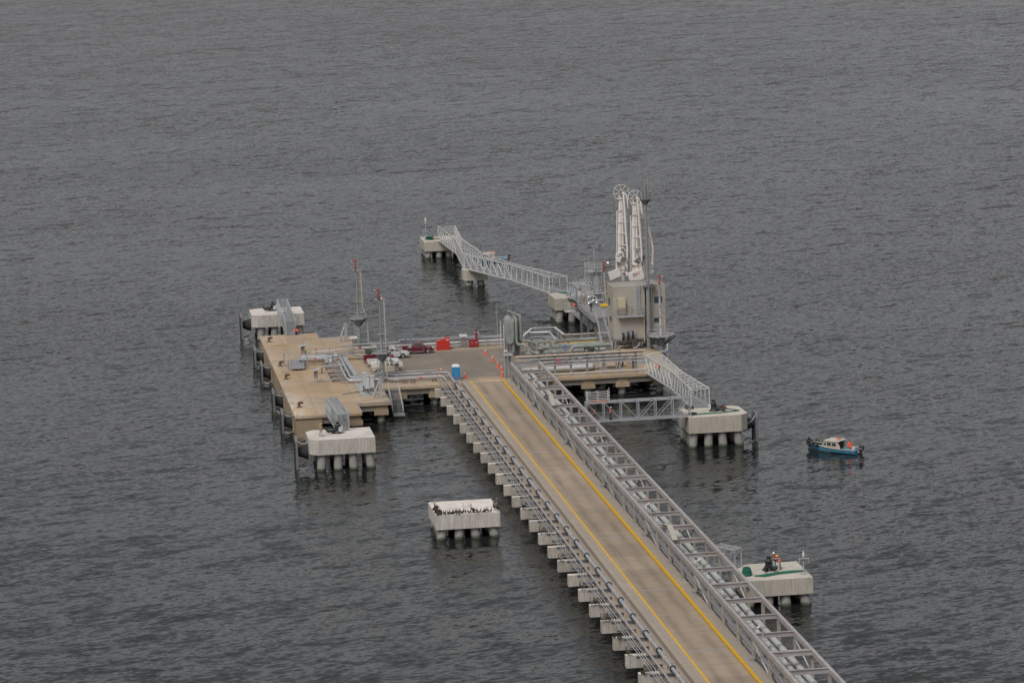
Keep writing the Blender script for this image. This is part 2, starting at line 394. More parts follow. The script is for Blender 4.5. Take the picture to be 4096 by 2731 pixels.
def build(name, mb, mat, parent=None, label=None, bevel=0.0, loc=None):
    """link ONE mesh object; vertices given in world (or prototype) coordinates, stored relative to the thing's base"""
    o0 = org(parent) if parent is not None else (Vector(loc) if loc is not None else Vector((0, 0, 0)))
    me = bpy.data.meshes.new(name)
    me.from_pydata([tuple(Vector(v) - o0) for v in mb.v], [], mb.f)
    me.polygons.foreach_set('use_smooth', mb.sm)
    me.materials.append(M[mat] if isinstance(mat, str) else mat)
    me.update()
    o = bpy.data.objects.new(name, me); scn.collection.objects.link(o)
    if parent is not None:
        o.parent = parent; ORG[o.name] = o0
    elif loc is not None:
        o.location = loc; ORG[o.name] = o0
    if label: o['label'] = label
    if bevel:
        b = o.modifiers.new('bevel', 'BEVEL'); b.width = bevel; b.segments = 2; b.limit_method = 'ANGLE'
    return o
def thing(name, label, cat, loc=(0, 0, 0), group=None):
    o = bpy.data.objects.new(name, None); scn.collection.objects.link(o); o.location = loc
    o.empty_display_size = 0.3
    ORG[o.name] = Vector(loc); return tag(o, label, cat, group)
def solo(name, mb, mat, label, cat, group=None, loc=(0, 0, 0), kind=None, bevel=0.0):
    return tag(build(name, mb, mat, None, None, bevel, loc), label, cat, group, kind)
def kids(o): return [c for c in scn.objects if c.parent == o]
def dup(root, loc=None, rz=None, label=None, group=None):
    def rec(o, par):
        c = o.copy(); scn.collection.objects.link(c)
        if par is not None: c.parent = par
        for ch in TREE.get(o.name, ()): rec(ch, c)
        return c
    TREE = {}
    for o in scn.objects:
        if o.parent: TREE.setdefault(o.parent.name, []).append(o)
    c = rec(root, None)
    if loc is not None: c.location = loc
    if rz is not None: c.rotation_euler = (0, 0, rz)
    if label: c['label'] = label
    if group: c['group'] = group
    return c
def rail(mb, pts, h=1.05, r=0.025, post=1.5, mids=1, toe=False):
    """tube handrail standing on a path of points"""
    pts = [Vector(p) for p in pts]
    for a, b in zip(pts[:-1], pts[1:]):
        for k in range(mids + 1):
            z = h * (k + 1) / (mids + 1)
            mb.vtube([a + Vector((0, 0, z)), b + Vector((0, 0, z))], r, 5)
        n = max(1, int(round((b - a).length / post)))
        for i in range(n + 1):
            p = a.lerp(b, i / n); mb.vtube([p, p + Vector((0, 0, h))], r, 5)
        if toe: mb.beam(a + Vector((0, 0, 0.07)), b + Vector((0, 0, 0.07)), 0.015, 0.13)
    return mb
WZ = 0.8          # sea level; the jetty deck is the plane z = 4
ZD = 4.0
# ---------------------------------------------------------------- sea
def water_mat():
    """sea surface: slopes of four sizes of wave, crests running to the upper right, patches of stronger and weaker wind"""
    m, t, b = base_mat('sea_water', 0.10, 0, 0.5)
    b.inputs['IOR'].default_value = 1.333
    g = N(t, 'ShaderNodeNewGeometry')
    def vec(sx, sy, rot, off=0.0):
        mp0 = N(t, 'ShaderNodeMapping'); mp0.inputs['Rotation'].default_value = (0, 0, R(-rot)); mp0.inputs['Location'].default_value = (off, off * 0.7, 0)
        t.links.new(g.outputs['Position'], mp0.inputs['Vector'])
        mp = N(t, 'ShaderNodeMapping'); mp.inputs['Scale'].default_value = (sx, sy, 1)
        t.links.new(mp0.outputs[0], mp.inputs['Vector']); return mp.outputs[0]
    patch = noise(t, vec(0.006, 0.013, 10), 1.0, 4, 0.6)
    tot = None
    for sx, sy, rot, det, wt in SEA:
        n = N(t, 'ShaderNodeTexNoise'); n.inputs['Scale'].default_value = 1.0; n.inputs['Detail'].default_value = det
        n.inputs['Roughness'].default_value = 0.6; n.inputs['Distortion'].default_value = 0.6
        t.links.new(vec(sx, sy, rot, wt * 37), n.inputs['Vector'])
        sb = N(t, 'ShaderNodeVectorMath', operation='SUBTRACT'); t.links.new(n.outputs['Color'], sb.inputs[0]); sb.inputs[1].default_value = (0.5, 0.5, 0.5)
        c_, s_ = math.cos(R(rot)), math.sin(R(rot))
        ml = N(t, 'ShaderNodeVectorMath', operation='MULTIPLY'); t.links.new(sb.outputs[0], ml.inputs[0]); ml.inputs[1].default_value = (wt * 0.55, wt, 0)
        if tot is None: tot = ml.outputs[0]
        else:
            ad = N(t, 'ShaderNodeVectorMath', operation='ADD'); t.links.new(tot, ad.inputs[0]); t.links.new(ml.outputs[0], ad.inputs[1]); tot = ad.outputs[0]
    sc_ = N(t, 'ShaderNodeVectorMath', operation='SCALE'); t.links.new(tot, sc_.inputs[0]); t.links.new(ramp(t, patch, 0.35, 0.65, 0.72, 1.15), sc_.inputs['Scale'])
    ad = N(t, 'ShaderNodeVectorMath', operation='ADD'); t.links.new(sc_.outputs[0], ad.inputs[0]); ad.inputs[1].default_value = (0, 0, 1)
    nm = N(t, 'ShaderNodeVectorMath', operation='NORMALIZE'); t.links.new(ad.outputs[0], nm.inputs[0])
    t.links.new(nm.outputs[0], b.inputs['Normal'])
    c = mix(t, ramp(t, patch, 0.35, 0.65), (0.010, 0.0125, 0.012), (0.015, 0.017, 0.016))
    t.links.new(c, b.inputs['Base Color'])
    return m
SEA = ((0.020, 0.060, 14, 2, 0.09), (0.07, 0.17, 24, 3, 0.24), (0.22, 0.55, 20, 3, 0.44), (0.9, 1.9, 14, 3, 0.56))
def N_add(t, a, b):
    n = N(t, 'ShaderNodeMath', operation='ADD'); t.links.new(a, n.inputs[0]); t.links.new(b, n.inputs[1]); return n.outputs[0]
M['water'] = water_mat()
tag(build('sea_water', MB().quad((-6000, -900, WZ), (6000, -900, WZ), (6000, 9000, WZ), (-6000, 9000, WZ)), 'water'), kind='structure')

# ---------------------------------------------------------------- jetty head
PX0, PX1 = -32.9, 28.6
jh = thing('jetty_platform', 'large tan concrete jetty head on piles carrying parked pickups and pipework', 'jetty', (-5, 18.8, ZD))
outline = [(-32.9, -0.4), (-23.25, -0.4), (-23.25, 6.8), (-18.25, 6.8), (-18.25, 18.8), (27.7, 18.8), (27.7, 55.2), (-18.2, 55.2), (-18.2, 69.3), (-23.45, 69.3), (-23.45, 74.9), (-32.9, 74.9)]
build('deck_slab', MB().prism(outline, 3.62, ZD), 'deck', jh)
# upstands along the free edges of the berth block
for a, b in (((-23.25, -0.35), (-23.25, 6.75)), ((-23.2, 6.85), (-18.3, 6.85)), ((-18.3, 6.9), (-18.3, 18.7)), ((-23.4, 69.4), (-23.4, 74.8)), ((-23.4, 69.25), (-18.25, 69.25)), ((-18.25, 55.3), (-18.25, 69.2))):
    build('edge_angle', MB().beam((a[0], a[1], ZD + 0.05), (b[0], b[1], ZD + 0.05), 0.14, 0.09), 'steel', jh)
# construction joints, 4 mm proud strips of dark sealant
j = MB()
for x in (-29.6, -26.4, -23.3): j.box(x - 0.025, 0.2, ZD, x + 0.025, 69.0, ZD + 0.004)
for y in (9.5, 17.6, 26.0, 35.5, 45.5, 55.0, 64.5): j.box(-32.7, y - 0.02, ZD + 0.0005, -23.4, y + 0.02, ZD + 0.0045)
for y in (13.5,): j.box(-23.2, y - 0.02, ZD + 0.0005, -18.4, y + 0.02, ZD + 0.0045)
for x in (-15, -9.5, -4, 1.5): j.box(x - 0.02, 24, ZD, x + 0.02, 54, ZD + 0.004)
for y in (28, 34, 40.5, 47): j.box(-19, y - 0.02, ZD + 0.0005, 7, y + 0.02, ZD + 0.0045)
j.box(-4.7, 18.75, ZD + 0.001, 0.0, 18.87, ZD + 0.005)
build('joint_sealant', j, 'sealant', jh)
# beams under the slab
fb = MB()
fb.box(-17.9, 19.3, 2.75, 27.4, 19.7, 3.62); fb.box(-17.9, 54.3, 2.75, 27.4, 54.7, 3.62); fb.box(27.0, 19.7, 2.75, 27.4, 54.3, 3.62)
fb.box(-28.9, 0.1, 2.7, -23.7, 0.5, 3.62); fb.box(-23.7, 7.2, 2.75, -18.7, 7.6, 3.62); fb.box(-18.9, 7.6, 2.75, -18.6, 19.3, 3.62)
for y in (31.0, 43.0): fb.box(-18, y, 2.75, 26.9, y + 0.5, 3.62)
for x in (-16.1, -10.5, 7.9, 13.0, 18.3, 24.2): fb.box(x - 0.3, 19.7, 2.85, x + 0.3, 54.3, 3.62)
build('edge_beam', fb, 'fascia', jh)
wl = MB()     # solid concrete face along the berth, stepped by the fender blocks
wl.box(-32.8, 0.0, 0.4, -32.2, 74.6, 3.62)
wl.box(-32.75, -0.25, 0.2, -29.2, 0.2, 2.55); wl.box(-32.75, -0.2, 2.55, -29.0, 0.2, 3.62)
for y in (94.4, 64.4, 48.6, 22.8, 5.5):
    if y < 75: wl.box(-33.0, y - 1.6, 0.2, -32.8, y + 1.6, 3.55)
build('berth_wall', wl, 'side', jh)
# caps and piles in view
for (x, y) in ((-15.6, 19.9), (-10.2, 19.9), (7.9, 19.9), (13.1, 19.9), (18.4, 19.9), (24.2, 19.9), (-19.7, 7.9), (-26.2, 0.7), (-24.2, 0.75)):
    cp = build('pile_cap', MB().box(x - 0.8, y - 0.75, 2.85, x + 0.8, y + 0.95, 3.62).box(x - 1.05, y - 1.0, 2.15, x + 1.05, y + 1.1, 2.85), 'side', jh)
    build('pile', MB().cyl((x, y, -3), (x, y, 2.15), 0.55, 0.55, 20), 'pile', cp)
for (x, y) in ((-15.6, 31), (-10.2, 31), (13.1, 31), (18.4, 31), (24.2, 31), (-19.7, 15)):
    build('pile', MB().cyl((x, y, -3), (x, y, 2.9), 0.55, 0.55, 14), 'pile', jh)

# ---------------------------------------------------------------- approach trestle
tr = thing('approach_trestle', 'long concrete approach trestle with a roadway between kerbs leading to the jetty head', 'trestle', (-2.4, -60, ZD))
Y0, Y1 = -190.0, 18.74
build('road_deck', MB().box(-4.75, Y0, 3.45, -0.02, Y1, ZD - 0.004), 'road', tr)
build('walkway', MB().box(-6.15, Y0, 3.5, -4.75, Y1 + 0.9, ZD + 0.22), 'walk', tr)
build('verge', MB().box(-0.02, Y0, 3.45, 1.45, Y1 + 0.5, ZD + 0.2), 'walk', tr)
build('kerb_stripe', MB().box(-0.10, Y0, ZD + 0.04, 0.25, Y1 + 0.9, ZD + 0.235), 'yellow', tr)
build('edge_line', MB().box(-4.93, Y0, ZD + 0.10, -4.70, Y1 + 0.9, ZD + 0.226), 'yellow', tr)
sj = MB()
k = 0
y = 11.0
while y > Y0:
    sj.box(-6.16, y - 0.02, ZD + 0.1, -4.87, y + 0.02, ZD + 0.224)
    sj.box(0.26, y - 0.02, ZD + 0.1, 1.46, y + 0.02, ZD + 0.204)
    y -= 7.28
sj.box(-5.5, Y0, ZD + 0.12, -5.47, Y1, ZD + 0.2235)
y = -9.8
while y > Y0:
    build('expansion_joint', MB().box(-4.7, y - 0.11, ZD - 0.01, -0.08, y + 0.11, ZD + 0.004), 'steel', tr); y -= 26.8
y = -2.0
while y > Y0:
    sj.box(-4.7, y - 0.02, ZD - 0.01, -0.08, y + 0.02, ZD + 0.0005); y -= 6.7
build('joint_sealant', sj, 'sealant', tr)
build('pipe_shelf', MB().box(-8.3, Y0, 3.2, -6.15, Y1 + 0.05, 3.62), 'walk', tr)
build('trestle_girder', MB().box(-6.0, Y0, 2.3, -5.4, Y1, 3.4).box(-2.6, Y0, 2.3, -2.0, Y1, 3.4).box(0.8, Y0, 2.3, 1.4, Y1, 3.4), 'fascia', tr)
CY = [18.15 - 7.28 * i for i in range(29)]
for i, y in enumerate(CY):
    ch = build('crosshead', MB().box(-10.4, y - 0.1, 2.2, 5.75, y + 0.75, 3.5), 'crosshead', tr)
    if i % 3 == 1:
        for x in (-6.5, 4.0): build('pile', MB().cyl((x, y + 0.3, -3), (x, y + 0.3, 2.25), 0.45, 0.45, 14), 'pile', ch)

# ---------------------------------------------------------------- dolphins
def dolphin(label, x0, x1, y0, y1, ztop, zbot, mat, piles, chamf=None, group='concrete mooring and breasting dolphins', r=0.61):
    cx, cy = (x0 + x1) / 2, (y0 + y1) / 2
    t = thing('dolphin', label, 'dolphin', (cx, cy, ztop), group)
    c = 1.05
    if chamf == 'L': poly = [(x0 + c, y0), (x1, y0), (x1, y1), (x0 + c, y1), (x0, y1 - c), (x0, y0 + c)]
    elif chamf == 'R': poly = [(x0, y0), (x1 - c, y0), (x1, y0 + c), (x1, y1 - c), (x1 - c, y1), (x0, y1)]
    else: poly = [(x0, y0), (x1, y0), (x1, y1), (x0, y1)]
    build('pile_cap', MB().prism(poly, zbot, ztop), mat, t, bevel=0.04)
    for (px, py, qx, qy) in piles:
        a = Vector((px, py, WZ)); b_ = Vector((qx, qy, zbot)); d = (b_ - a); a2 = a - d * 1.6
        build('pile', MB().cyl(a2, b_ + Vector((0, 0, 0.05)), r, r, 20), 'pile', t)
    return t
def ring8(x0, x1, y0, y1, spl=0.35, i=1.0):
    out = []
    for fx in (0.1, 0.37, 0.62, 0.9):
        x = x0 + (x1 - x0) * fx; dx = spl * (fx - 0.5) * 2
        out.append((x + dx, y0 + i - 0.35, x, y0 + i)); out.append((x + dx, y1 - i + 0.35, x, y1 - i))
    for fy in (0.4, 0.65):
        y = y0 + (y1 - y0) * fy
        out.append((x0 + i - 0.35, y, x0 + i, y)); out.append((x1 - i + 0.3, y, x1 - i, y))
    return out
dolphin('guano-streaked octagonal dolphin on which a man in a yellow helmet stands', -32.9, -23.9, -25.4, -17.8, 5.2, 3.05, 'dolphin', ring8(-31.9, -24.0, -25.4, -17.8), 'L')
dolphin('white-topped octagonal dolphin beyond the far end of the berth deck', -33.1, -24.1, 89.8, 97.6, 5.2, 3.05, 'dolphin', ring8(-32.2, -24.2, 89.8, 97.6), 'L')
dolphin('grey octagonal dolphin at the end of both right-hand gangways', 19.9, 28.4, -24.5, -17.2, 5.2, 2.85, 'dolphin_clean', ring8(20.0, 27.6, -24.5, -17.2), 'R')
dolphin('square dolphin edged with a long row of perched cormorants', -21.35, -13.4, -72.2, -64.2, 4.0, 2.12, 'dolphin', ring8(-21.2, -13.6, -72.2, -64.2), None)
dolphin('square dolphin with green mooring ropes laid across it, beside the roadway', 7.6, 15.5, -115.8, -107.8, 4.0, 2.1, 'dolphin_clean', ring8(7.8, 15.3, -115.8, -107.8), None)
dolphin('farthest dolphin, carrying a small white beacon at the end of the long footbridge', 7.5, 15.5, 181.4, 189.5, 4.3, 2.3, 'dolphin_clean', ring8(7.7, 15.3, 181.4, 189.5), None)
dolphin('octagonal dolphin behind the jetty head where the long footbridge lands', 19.5, 27.5, 91.0, 98.6, 5.2, 3.1, 'dolphin_clean', ring8(19.8, 27.4, 91.0, 98.6), None)
t = thing('bridge_pier', 'small two-legged concrete pier under the bend of the long footbridge', 'pier', (12.6, 141.8, 4.0))
build('pier_head', MB().prism([(10.7, 140.2), (14.6, 140.2), (14.6, 143.4), (10.0, 143.4), (10.0, 141.2)], 1.95, 4.0), 'dolphin_clean', t, bevel=0.04)
for x, q in ((10.95, 11.4), (13.5, 13.2)): build('pile', MB().cyl((x - (q - x), 140.6, -1), (q, 141.5, 2.0), 0.72, 0.66, 20), 'pile', t)

# ---------------------------------------------------------------- fenders, bollards
FG = 'cone fenders along the berth'
def fender(label, y, face=-32.8, zc=2.2, ztop=4.15, side=-1, hw=1.5, big=1.0):
    f = thing('fender', label, 'fender', (face, y, zc), FG)
    xp = face + side * 1.62
    p = MB()
    prof = [(y - hw, 0.5), (y + hw, 0.5), (y + hw, ztop - 0.55), (y + hw * 0.45, ztop), (y - hw * 0.45, ztop), (y - hw, ztop - 0.55)]
    n = len(prof)
    for xa, xb in ((xp - 0.16, xp + 0.16),):
        v = [(xa, q[0], q[1]) for q in prof] + [(xb, q[0], q[1]) for q in prof]
        p.add(v, [tuple(range(n))[::-1], tuple(range(n, 2 * n))] + [(i, (i + 1) % n, n + (i + 1) % n, n + i) for i in range(n)])
    build('fender_panel', p, 'dark_steel', f)
    build('panel_facing', MB().box(min(xp + side * 0.165, xp + side * 0.2), y - hw + 0.1, 0.7, max(xp + side * 0.165, xp + side * 0.2), y + hw - 0.1, ztop - 0.7), 'rubber', f)
    build('rubber_cone', MB().vtube([(face, y, zc), (face + side * 0.25, y, zc), (face + side * 1.0, y, zc), (xp - side * 0.16, y, zc)], [1.15 * big, 1.05 * big, 0.72 * big, 0.6 * big], 20), 'rubber', f)
    for dy in (-1, 1):
        for z0, z1 in ((ztop - 0.5, 3.5 if ztop < 5 else 4.6), (1.0, 1.3)):
            a = Vector((xp - side * 0.2, y + dy * (hw - 0.3), z0)); b_ = Vector((face, y + dy * (hw + 0.2), z1))
            build('chain', MB().vtube([a, a.lerp(b_, 0.33) - Vector((0, 0, 0.3)), a.lerp(b_, 0.66) - Vector((0, 0, 0.3)), b_], 0.055, 5), 'galv', f)
    return f
fender('fender panel on the berth wall nearest the man in the yellow helmet', 5.5)
fender('second fender panel along the berth wall from the near end', 22.8)
fender('middle one of the five fender panels on the berth wall', 48.6)
fender('farthest fender panel on the berth wall itself, by the far bollard', 64.4)
fender('black fender on the left side of the far octagonal dolphin', 93.6, -33.1, 3.1, 5.2)
fender('fender with pale cone on the left side of the near octagonal dolphin', -21.6, -32.9, 3.0, 5.2)
fender('fender panel seen edge-on at the right side of the right-hand octagonal dolphin', -20.8, 28.4, 3.2, 4.9, 1, 1.4)
for ya, yb in ((5.5, 'nearest'), ):
    pass
def bollard():
    t = thing('bollard', 'x', 'bollard', (0, 0, 0), 'bollards on the berth edge')
    build('post', MB().lathe((0, 0, 0), [(0.42, 0), (0.42, 0.06), (0.2, 0.08), (0.19, 0.4), (0.24, 0.52)], 14), 'rusty', t)
    build('horn', MB().vtube([(-0.18, 0, 0.50), (0, 0, 0.62), (0.25, 0, 0.70), (0.5, 0, 0.66), (0.62, 0, 0.55)], [0.15, 0.22, 0.22, 0.16, 0.1], 10), 'rusty', t)
    return t
b0 = bollard()
for i, (x, y, l) in enumerate(((-31.75, 68.0, 'rusty bollard farthest along the berth edge, near the far dolphin'), (-31.73, 43.7, 'rusty bollard beside the grey grated ramp'),
                               (-31.76, 31.5, 'rusty bollard level with the near sloping display panel'), (-31.74, 6.9, 'rusty bollard nearest the camera on the berth edge'))):
    o = b0 if i == 0 else dup(b0)
    o.location = (x, y, ZD); o['label'] = l

# quick release hooks
def hook():
    t = thing('mooring_hook', 'x', 'mooring hook', (0, 0, 0), 'quick release mooring hooks on the dolphins')
    build('base', MB().lathe((0, 0, 0), [(0.95, 0), (0.95, 0.10), (0.75, 0.14), (0.62, 0.42), (0.62, 0.5)], 20), 'black_iron', t)
    build('capstan', MB().lathe((0.1, 0, 0.5), [(0.5, 0), (0.48, 0.75), (0.56, 0.8), (0.56, 0.9), (0.3, 0.98), (0.24, 1.25), (0.32, 1.3), (0.32, 1.45)], 18), 'black_iron', t)
    for s in (-1, 1):
        build('release_hook', MB().vtube([(-0.35, s * 0.3, 0.55), (-0.9, s * 0.5, 0.55), (-1.55, s * 0.75, 0.50), (-1.9, s * 0.85, 0.62), (-1.95, s * 0.85, 0.95), (-1.7, s * 0.78, 1.02)], [0.26, 0.28, 0.24, 0.17, 0.12, 0.06], 8), 'black_iron', t)
    build('control_box', MB().box(0.55, -0.35, 0.35, 0.95, 0.35, 1.15), 'cab_grey', t)
    build('control_box', MB().box(0.12, -0.95, 0.35, 0.68, -0.6, 1.1), 'cab_grey', t)
    return t
h0 = hook()
for i, (x, y, z, rz, l) in enumerate(((-28.7, -21.0, 5.2, 0.1, 'black mooring hook beside the man in the yellow helmet'), (-29.2, 94.4, 5.2, 0.0, 'black mooring hook on the far white-topped dolphin'),
                                      (24.3, -20.6, 5.2, 2.9, 'black mooring hook with a crouching worker in an orange vest beside it'), (11.5, -111.2, 4.0, 1.5, 'black mooring hook by the green ropes, attended by two workers'))):
    o = h0 if i == 0 else dup(h0)
    o.location = (x, y, z); o.rotation_euler = (0, 0, rz); o['label'] = l; o.scale = (0.8, 0.8, 0.8)
# ---------------------------------------------------------------- footbridges
def footbridge(label, p0, p1, w0, wm, h, n, group='steel truss footbridges', cross=(1, 0, 0), mat='galv', xroof=True, lightness=1.0, arched=0.0, flip=False, name='footbridge'):
    """truss footbridge: floor, two side trusses (waisted in the middle when wm < w0), roof bracing and handrails"""
    p0 = Vector(p0); p1 = Vector(p1); cr = Vector(cross); up = Vector((0, 0, 1))
    t = thing(name, label, 'footbridge', p0, group)
    def at(i, s, z):
        u = i / n; k = abs(u - 0.5) * 2
        w_ = wm + (w0 - wm) * k
        return p0.lerp(p1, u) + cr * (s * w_ / 2) + up * (z + arched * (1 - k))
    c = 0.165 * lightness
    fl = MB()
    for i in range(n):
        a, b_, d, e = at(i, -1, 0), at(i, 1, 0), at(i + 1, 1, 0), at(i + 1, -1, 0)
        # narrow walking floor of constant width
        ww = min(1.05, w0 * 0.42)
        c0, c1 = (a + b_) / 2, (d + e) / 2
        if w0 > wm + 0.3: ww = max(ww, 0.5)
        q = [a * 0.98 + b_ * 0.02, b_ * 0.98 + a * 0.02, d * 0.98 + e * 0.02, e * 0.98 + d * 0.02]
        fl.add([x + up * 0.06 for x in q] + [x + up * 0.01 for x in q], [(0, 1, 2, 3), (7, 6, 5, 4), (0, 4, 5, 1), (1, 5, 6, 2), (2, 6, 7, 3), (3, 7, 4, 0)])
    build('floor', fl, 'grating', t)
    for s in (-1, 1):
        m = MB()
        for i in range(n):
            m.beam(at(i, s, 0), at(i + 1, s, 0), c, c * 1.5); m.beam(at(i, s, h), at(i + 1, s, h), c * 1.1, c * 1.1)
            if s * (1 if not flip else -1) * 1 != 0:
                if i < n / 2: m.beam(at(i, s, h), at(i + 1, s, 0), c * 0.55, c * 0.55)
                else: m.beam(at(i, s, 0), at(i + 1, s, h), c * 0.55, c * 0.55)
        for i in range(n + 1): m.beam(at(i, s, 0), at(i, s, h), c * 0.8, c * 0.8)
        build('side_truss', m, mat, t)
    m = MB()
    for i in range(n + 1): m.beam(at(i, -1, h), at(i, 1, h), c * 0.6, c * 0.6)
    for i in range(n):
        m.beam(at(i, -1, h), at(i + 1, 1, h), c * 0.45, c * 0.45)
        if xroof and w0 - wm < 0.3: m.beam(at(i, 1, h), at(i + 1, -1, h), c * 0.45, c * 0.45)
    build('roof_bracing', m, mat, t)
    for s in (-1, 1):
        m = MB()
        for z in (0.55, 1.1):
            for i in range(n):
                m.vtube([at(i, s * 0.86, z), at(i + 1, s * 0.86, z)], 0.022, 5)
        for i in range(n): m.vtube([at(i + 0.5, s * 0.86, 0.05), at(i + 0.5, s * 0.86, 1.1)], 0.018, 5)
        build('handrail', m, mat, t)
    return t
footbridge('short footbridge from the berth deck to the dolphin with the yellow-helmeted man', (-27.55, -0.2, 4.05), (-27.75, -19.7, 5.25), 1.65, 1.65, 2.35, 10)
footbridge('short footbridge from the far end of the berth deck to the white-topped dolphin', (-27.6, 74.4, 4.05), (-27.75, 91.0, 5.25), 1.65, 1.65, 2.35, 10)
footbridge('long waisted footbridge sloping from the jetty head corner to the grey octagonal dolphin', (23.35, 19.2, 4.1), (22.95, -17.6, 5.25), 2.6, 1.3, 2.6, 14, xroof=True, mat='galv_light')
footbridge('footbridge crossing from the pipe rack to the grey octagonal dolphin, two men inside', (5.7, -23.2, 5.25), (20.3, -23.2, 5.25), 1.35, 1.35, 2.6, 6, cross=(0, 1, 0))
footbridge('nearer half of the long footbridge, from the tower dolphin to the two-legged pier', (21.3, 98.0, 5.25), (12.05, 142.0, 4.1), 3.2, 1.0, 2.75, 14, mat='galv_light', xroof=False)
footbridge('farther half of the long footbridge, from the two-legged pier to the farthest dolphin', (12.05, 143.2, 4.1), (12.1, 182.0, 4.4), 3.4, 1.15, 2.75, 14, mat='galv_light')
footbridge('sloping footbridge rising from the tower dolphin to the raised steel platform', (23.2, 92.0, 5.25), (20.9, 66.2, 8.1), 2.7, 1.6, 2.5, 7, mat='galv')
footbridge('stubby caged footbridge from the pipe rack to the dolphin with green ropes', (6.6, -106.6, 4.05), (8.4, -109.3, 4.05), 1.2, 1.2, 2.1, 2, cross=(0.75, 0.6, 0), xroof=False)
# scaffold on the crossing footbridge
t = thing('scaffold_cage', 'galvanised scaffold cage with an orange plank standing on the crossing footbridge', 'scaffold', (7.4, -23.2, 7.9))
m = MB()
for x in (5.9, 7.4, 8.9):
    for y in (-23.8, -22.6):
        m.vtube([(x, y, 7.9), (x, y, 9.4 + (0.5 if (x > 8 and y < -23) else 0))], 0.045, 6)
for z in (8.3, 8.75, 9.2):
    for y in (-23.8, -22.6): m.vtube([(5.8, y, z), (9.0, y, z)], 0.04, 6)
    for x in (5.9, 8.9): m.vtube([(x, -23.8, z), (x, -22.6, z)], 0.04, 6)
build('frame', m, 'galv_light', t)
build('plank', MB().box(6.4, -23.6, 7.95, 8.8, -23.3, 8.02), 'band_orange', t)

# ---------------------------------------------------------------- pipe rack over the trestle
PY = [17.75 - 7.28 * i for i in range(28)]
XL, XR, ZT = 1.25, 5.5, 7.0
rk = thing('pipe_rack', 'long open steel portal frame carrying pipes along the right side of the roadway', 'pipe rack', (3.4, 17.75, ZD))
for i, y in enumerate(PY):
    pl = build('post', MB().box(XL - 0.17, y - 0.16, ZD - 0.2, XL + 0.17, y + 0.16, ZT - 0.5).box(XL - 0.28, y - 0.25, ZD + 0.19, XL + 0.28, y + 0.25, ZD + 0.24), 'steel_post', rk)
    build('post', MB().box(XR - 0.17, y - 0.16, 3.4, XR + 0.17, y + 0.16, ZT - 0.5), 'steel_post', rk)
    build('cross_beam', MB().ibeam((XL + 0.17, y, ZT - 0.26), (XR - 0.17, y, ZT - 0.26), 0.26, 0.5), 'steel_mauve', rk)
    build('pipe_support', MB().ibeam((XL + 0.17, y, 4.55), (XR - 0.17, y, 4.55), 0.24, 0.3), 'dark_steel', rk)
    if i % 4 == 0 and i > 0:      # joint bay: a second beam, knee braces
        build('cross_beam', MB().ibeam((XL + 0.17, y - 0.42, ZT - 0.26), (XR - 0.17, y - 0.42, ZT - 0.26), 0.22, 0.5), 'steel_mauve', rk)
    if i % 4 == 3:
        y2 = y - 7.28
        for x in (XL, XR):
            build('brace', MB().beam((x, y, ZT - 0.8), (x, y2, ZD + 0.35), 0.12, 0.12), 'galv_light', rk)
            build('brace', MB().beam((x, y, ZD + 0.35), (x, (y + y2) / 2 + 0.2, (ZT + ZD) / 2 - 0.1), 0.12, 0.12), 'dark_steel', rk)
        build('brace_shoe', MB().box(XL - 0.42, y - 0.3, ZD + 0.19, XL + 0.1, y + 0.3, ZD + 0.55), 'steel', rk)
for i in range(7):        # chords in four-bay lengths
    ya = PY[i * 4] + 0.2; yb = PY[min(i * 4 + 4, 27)] + 0.25
    if i == 0: ya += 0.0
    build('chord', MB().box(XL - 0.17, yb, ZT - 0.5, XL + 0.17, ya, ZT), 'steel_mauve', rk)
    build('chord', MB().box(XR - 0.17, yb, ZT - 0.5, XR + 0.17, ya, ZT), 'steel_mauve', rk)
YA, YB = 18.2, -180.0
m = MB()
for z in (6.15, 5.72): m.beam((XL, YA, z), (XL, YB, z), 0.05, 0.14)
build('side_rail', m.box(XL - 0.12, YB, 5.45, XL + 0.14, YA, 5.5), 'steel', rk)
# cable tray hoops above the left pipe
TRY = thing('cable_tray', 'flat lidded cable tray on thin hoops along the roadway side of the pipe rack', 'cable tray', (XL + 0.35, YA, 6.3))
m = MB().box(XL + 0.2, YB, 6.05, XL + 0.62, YA, 6.15)
build('tray', m, 'steel_mauve', TRY)
m = MB(); y = YA - 1.0
while y > YB:
    m.vtube([(XL + 0.17, y, 7.02), (XL + 1.0, y, 7.02), (XL + 1.0, y, 6.35)], 0.022, 5); y -= 2.43
build('hoop', m, 'dark_steel', TRY)
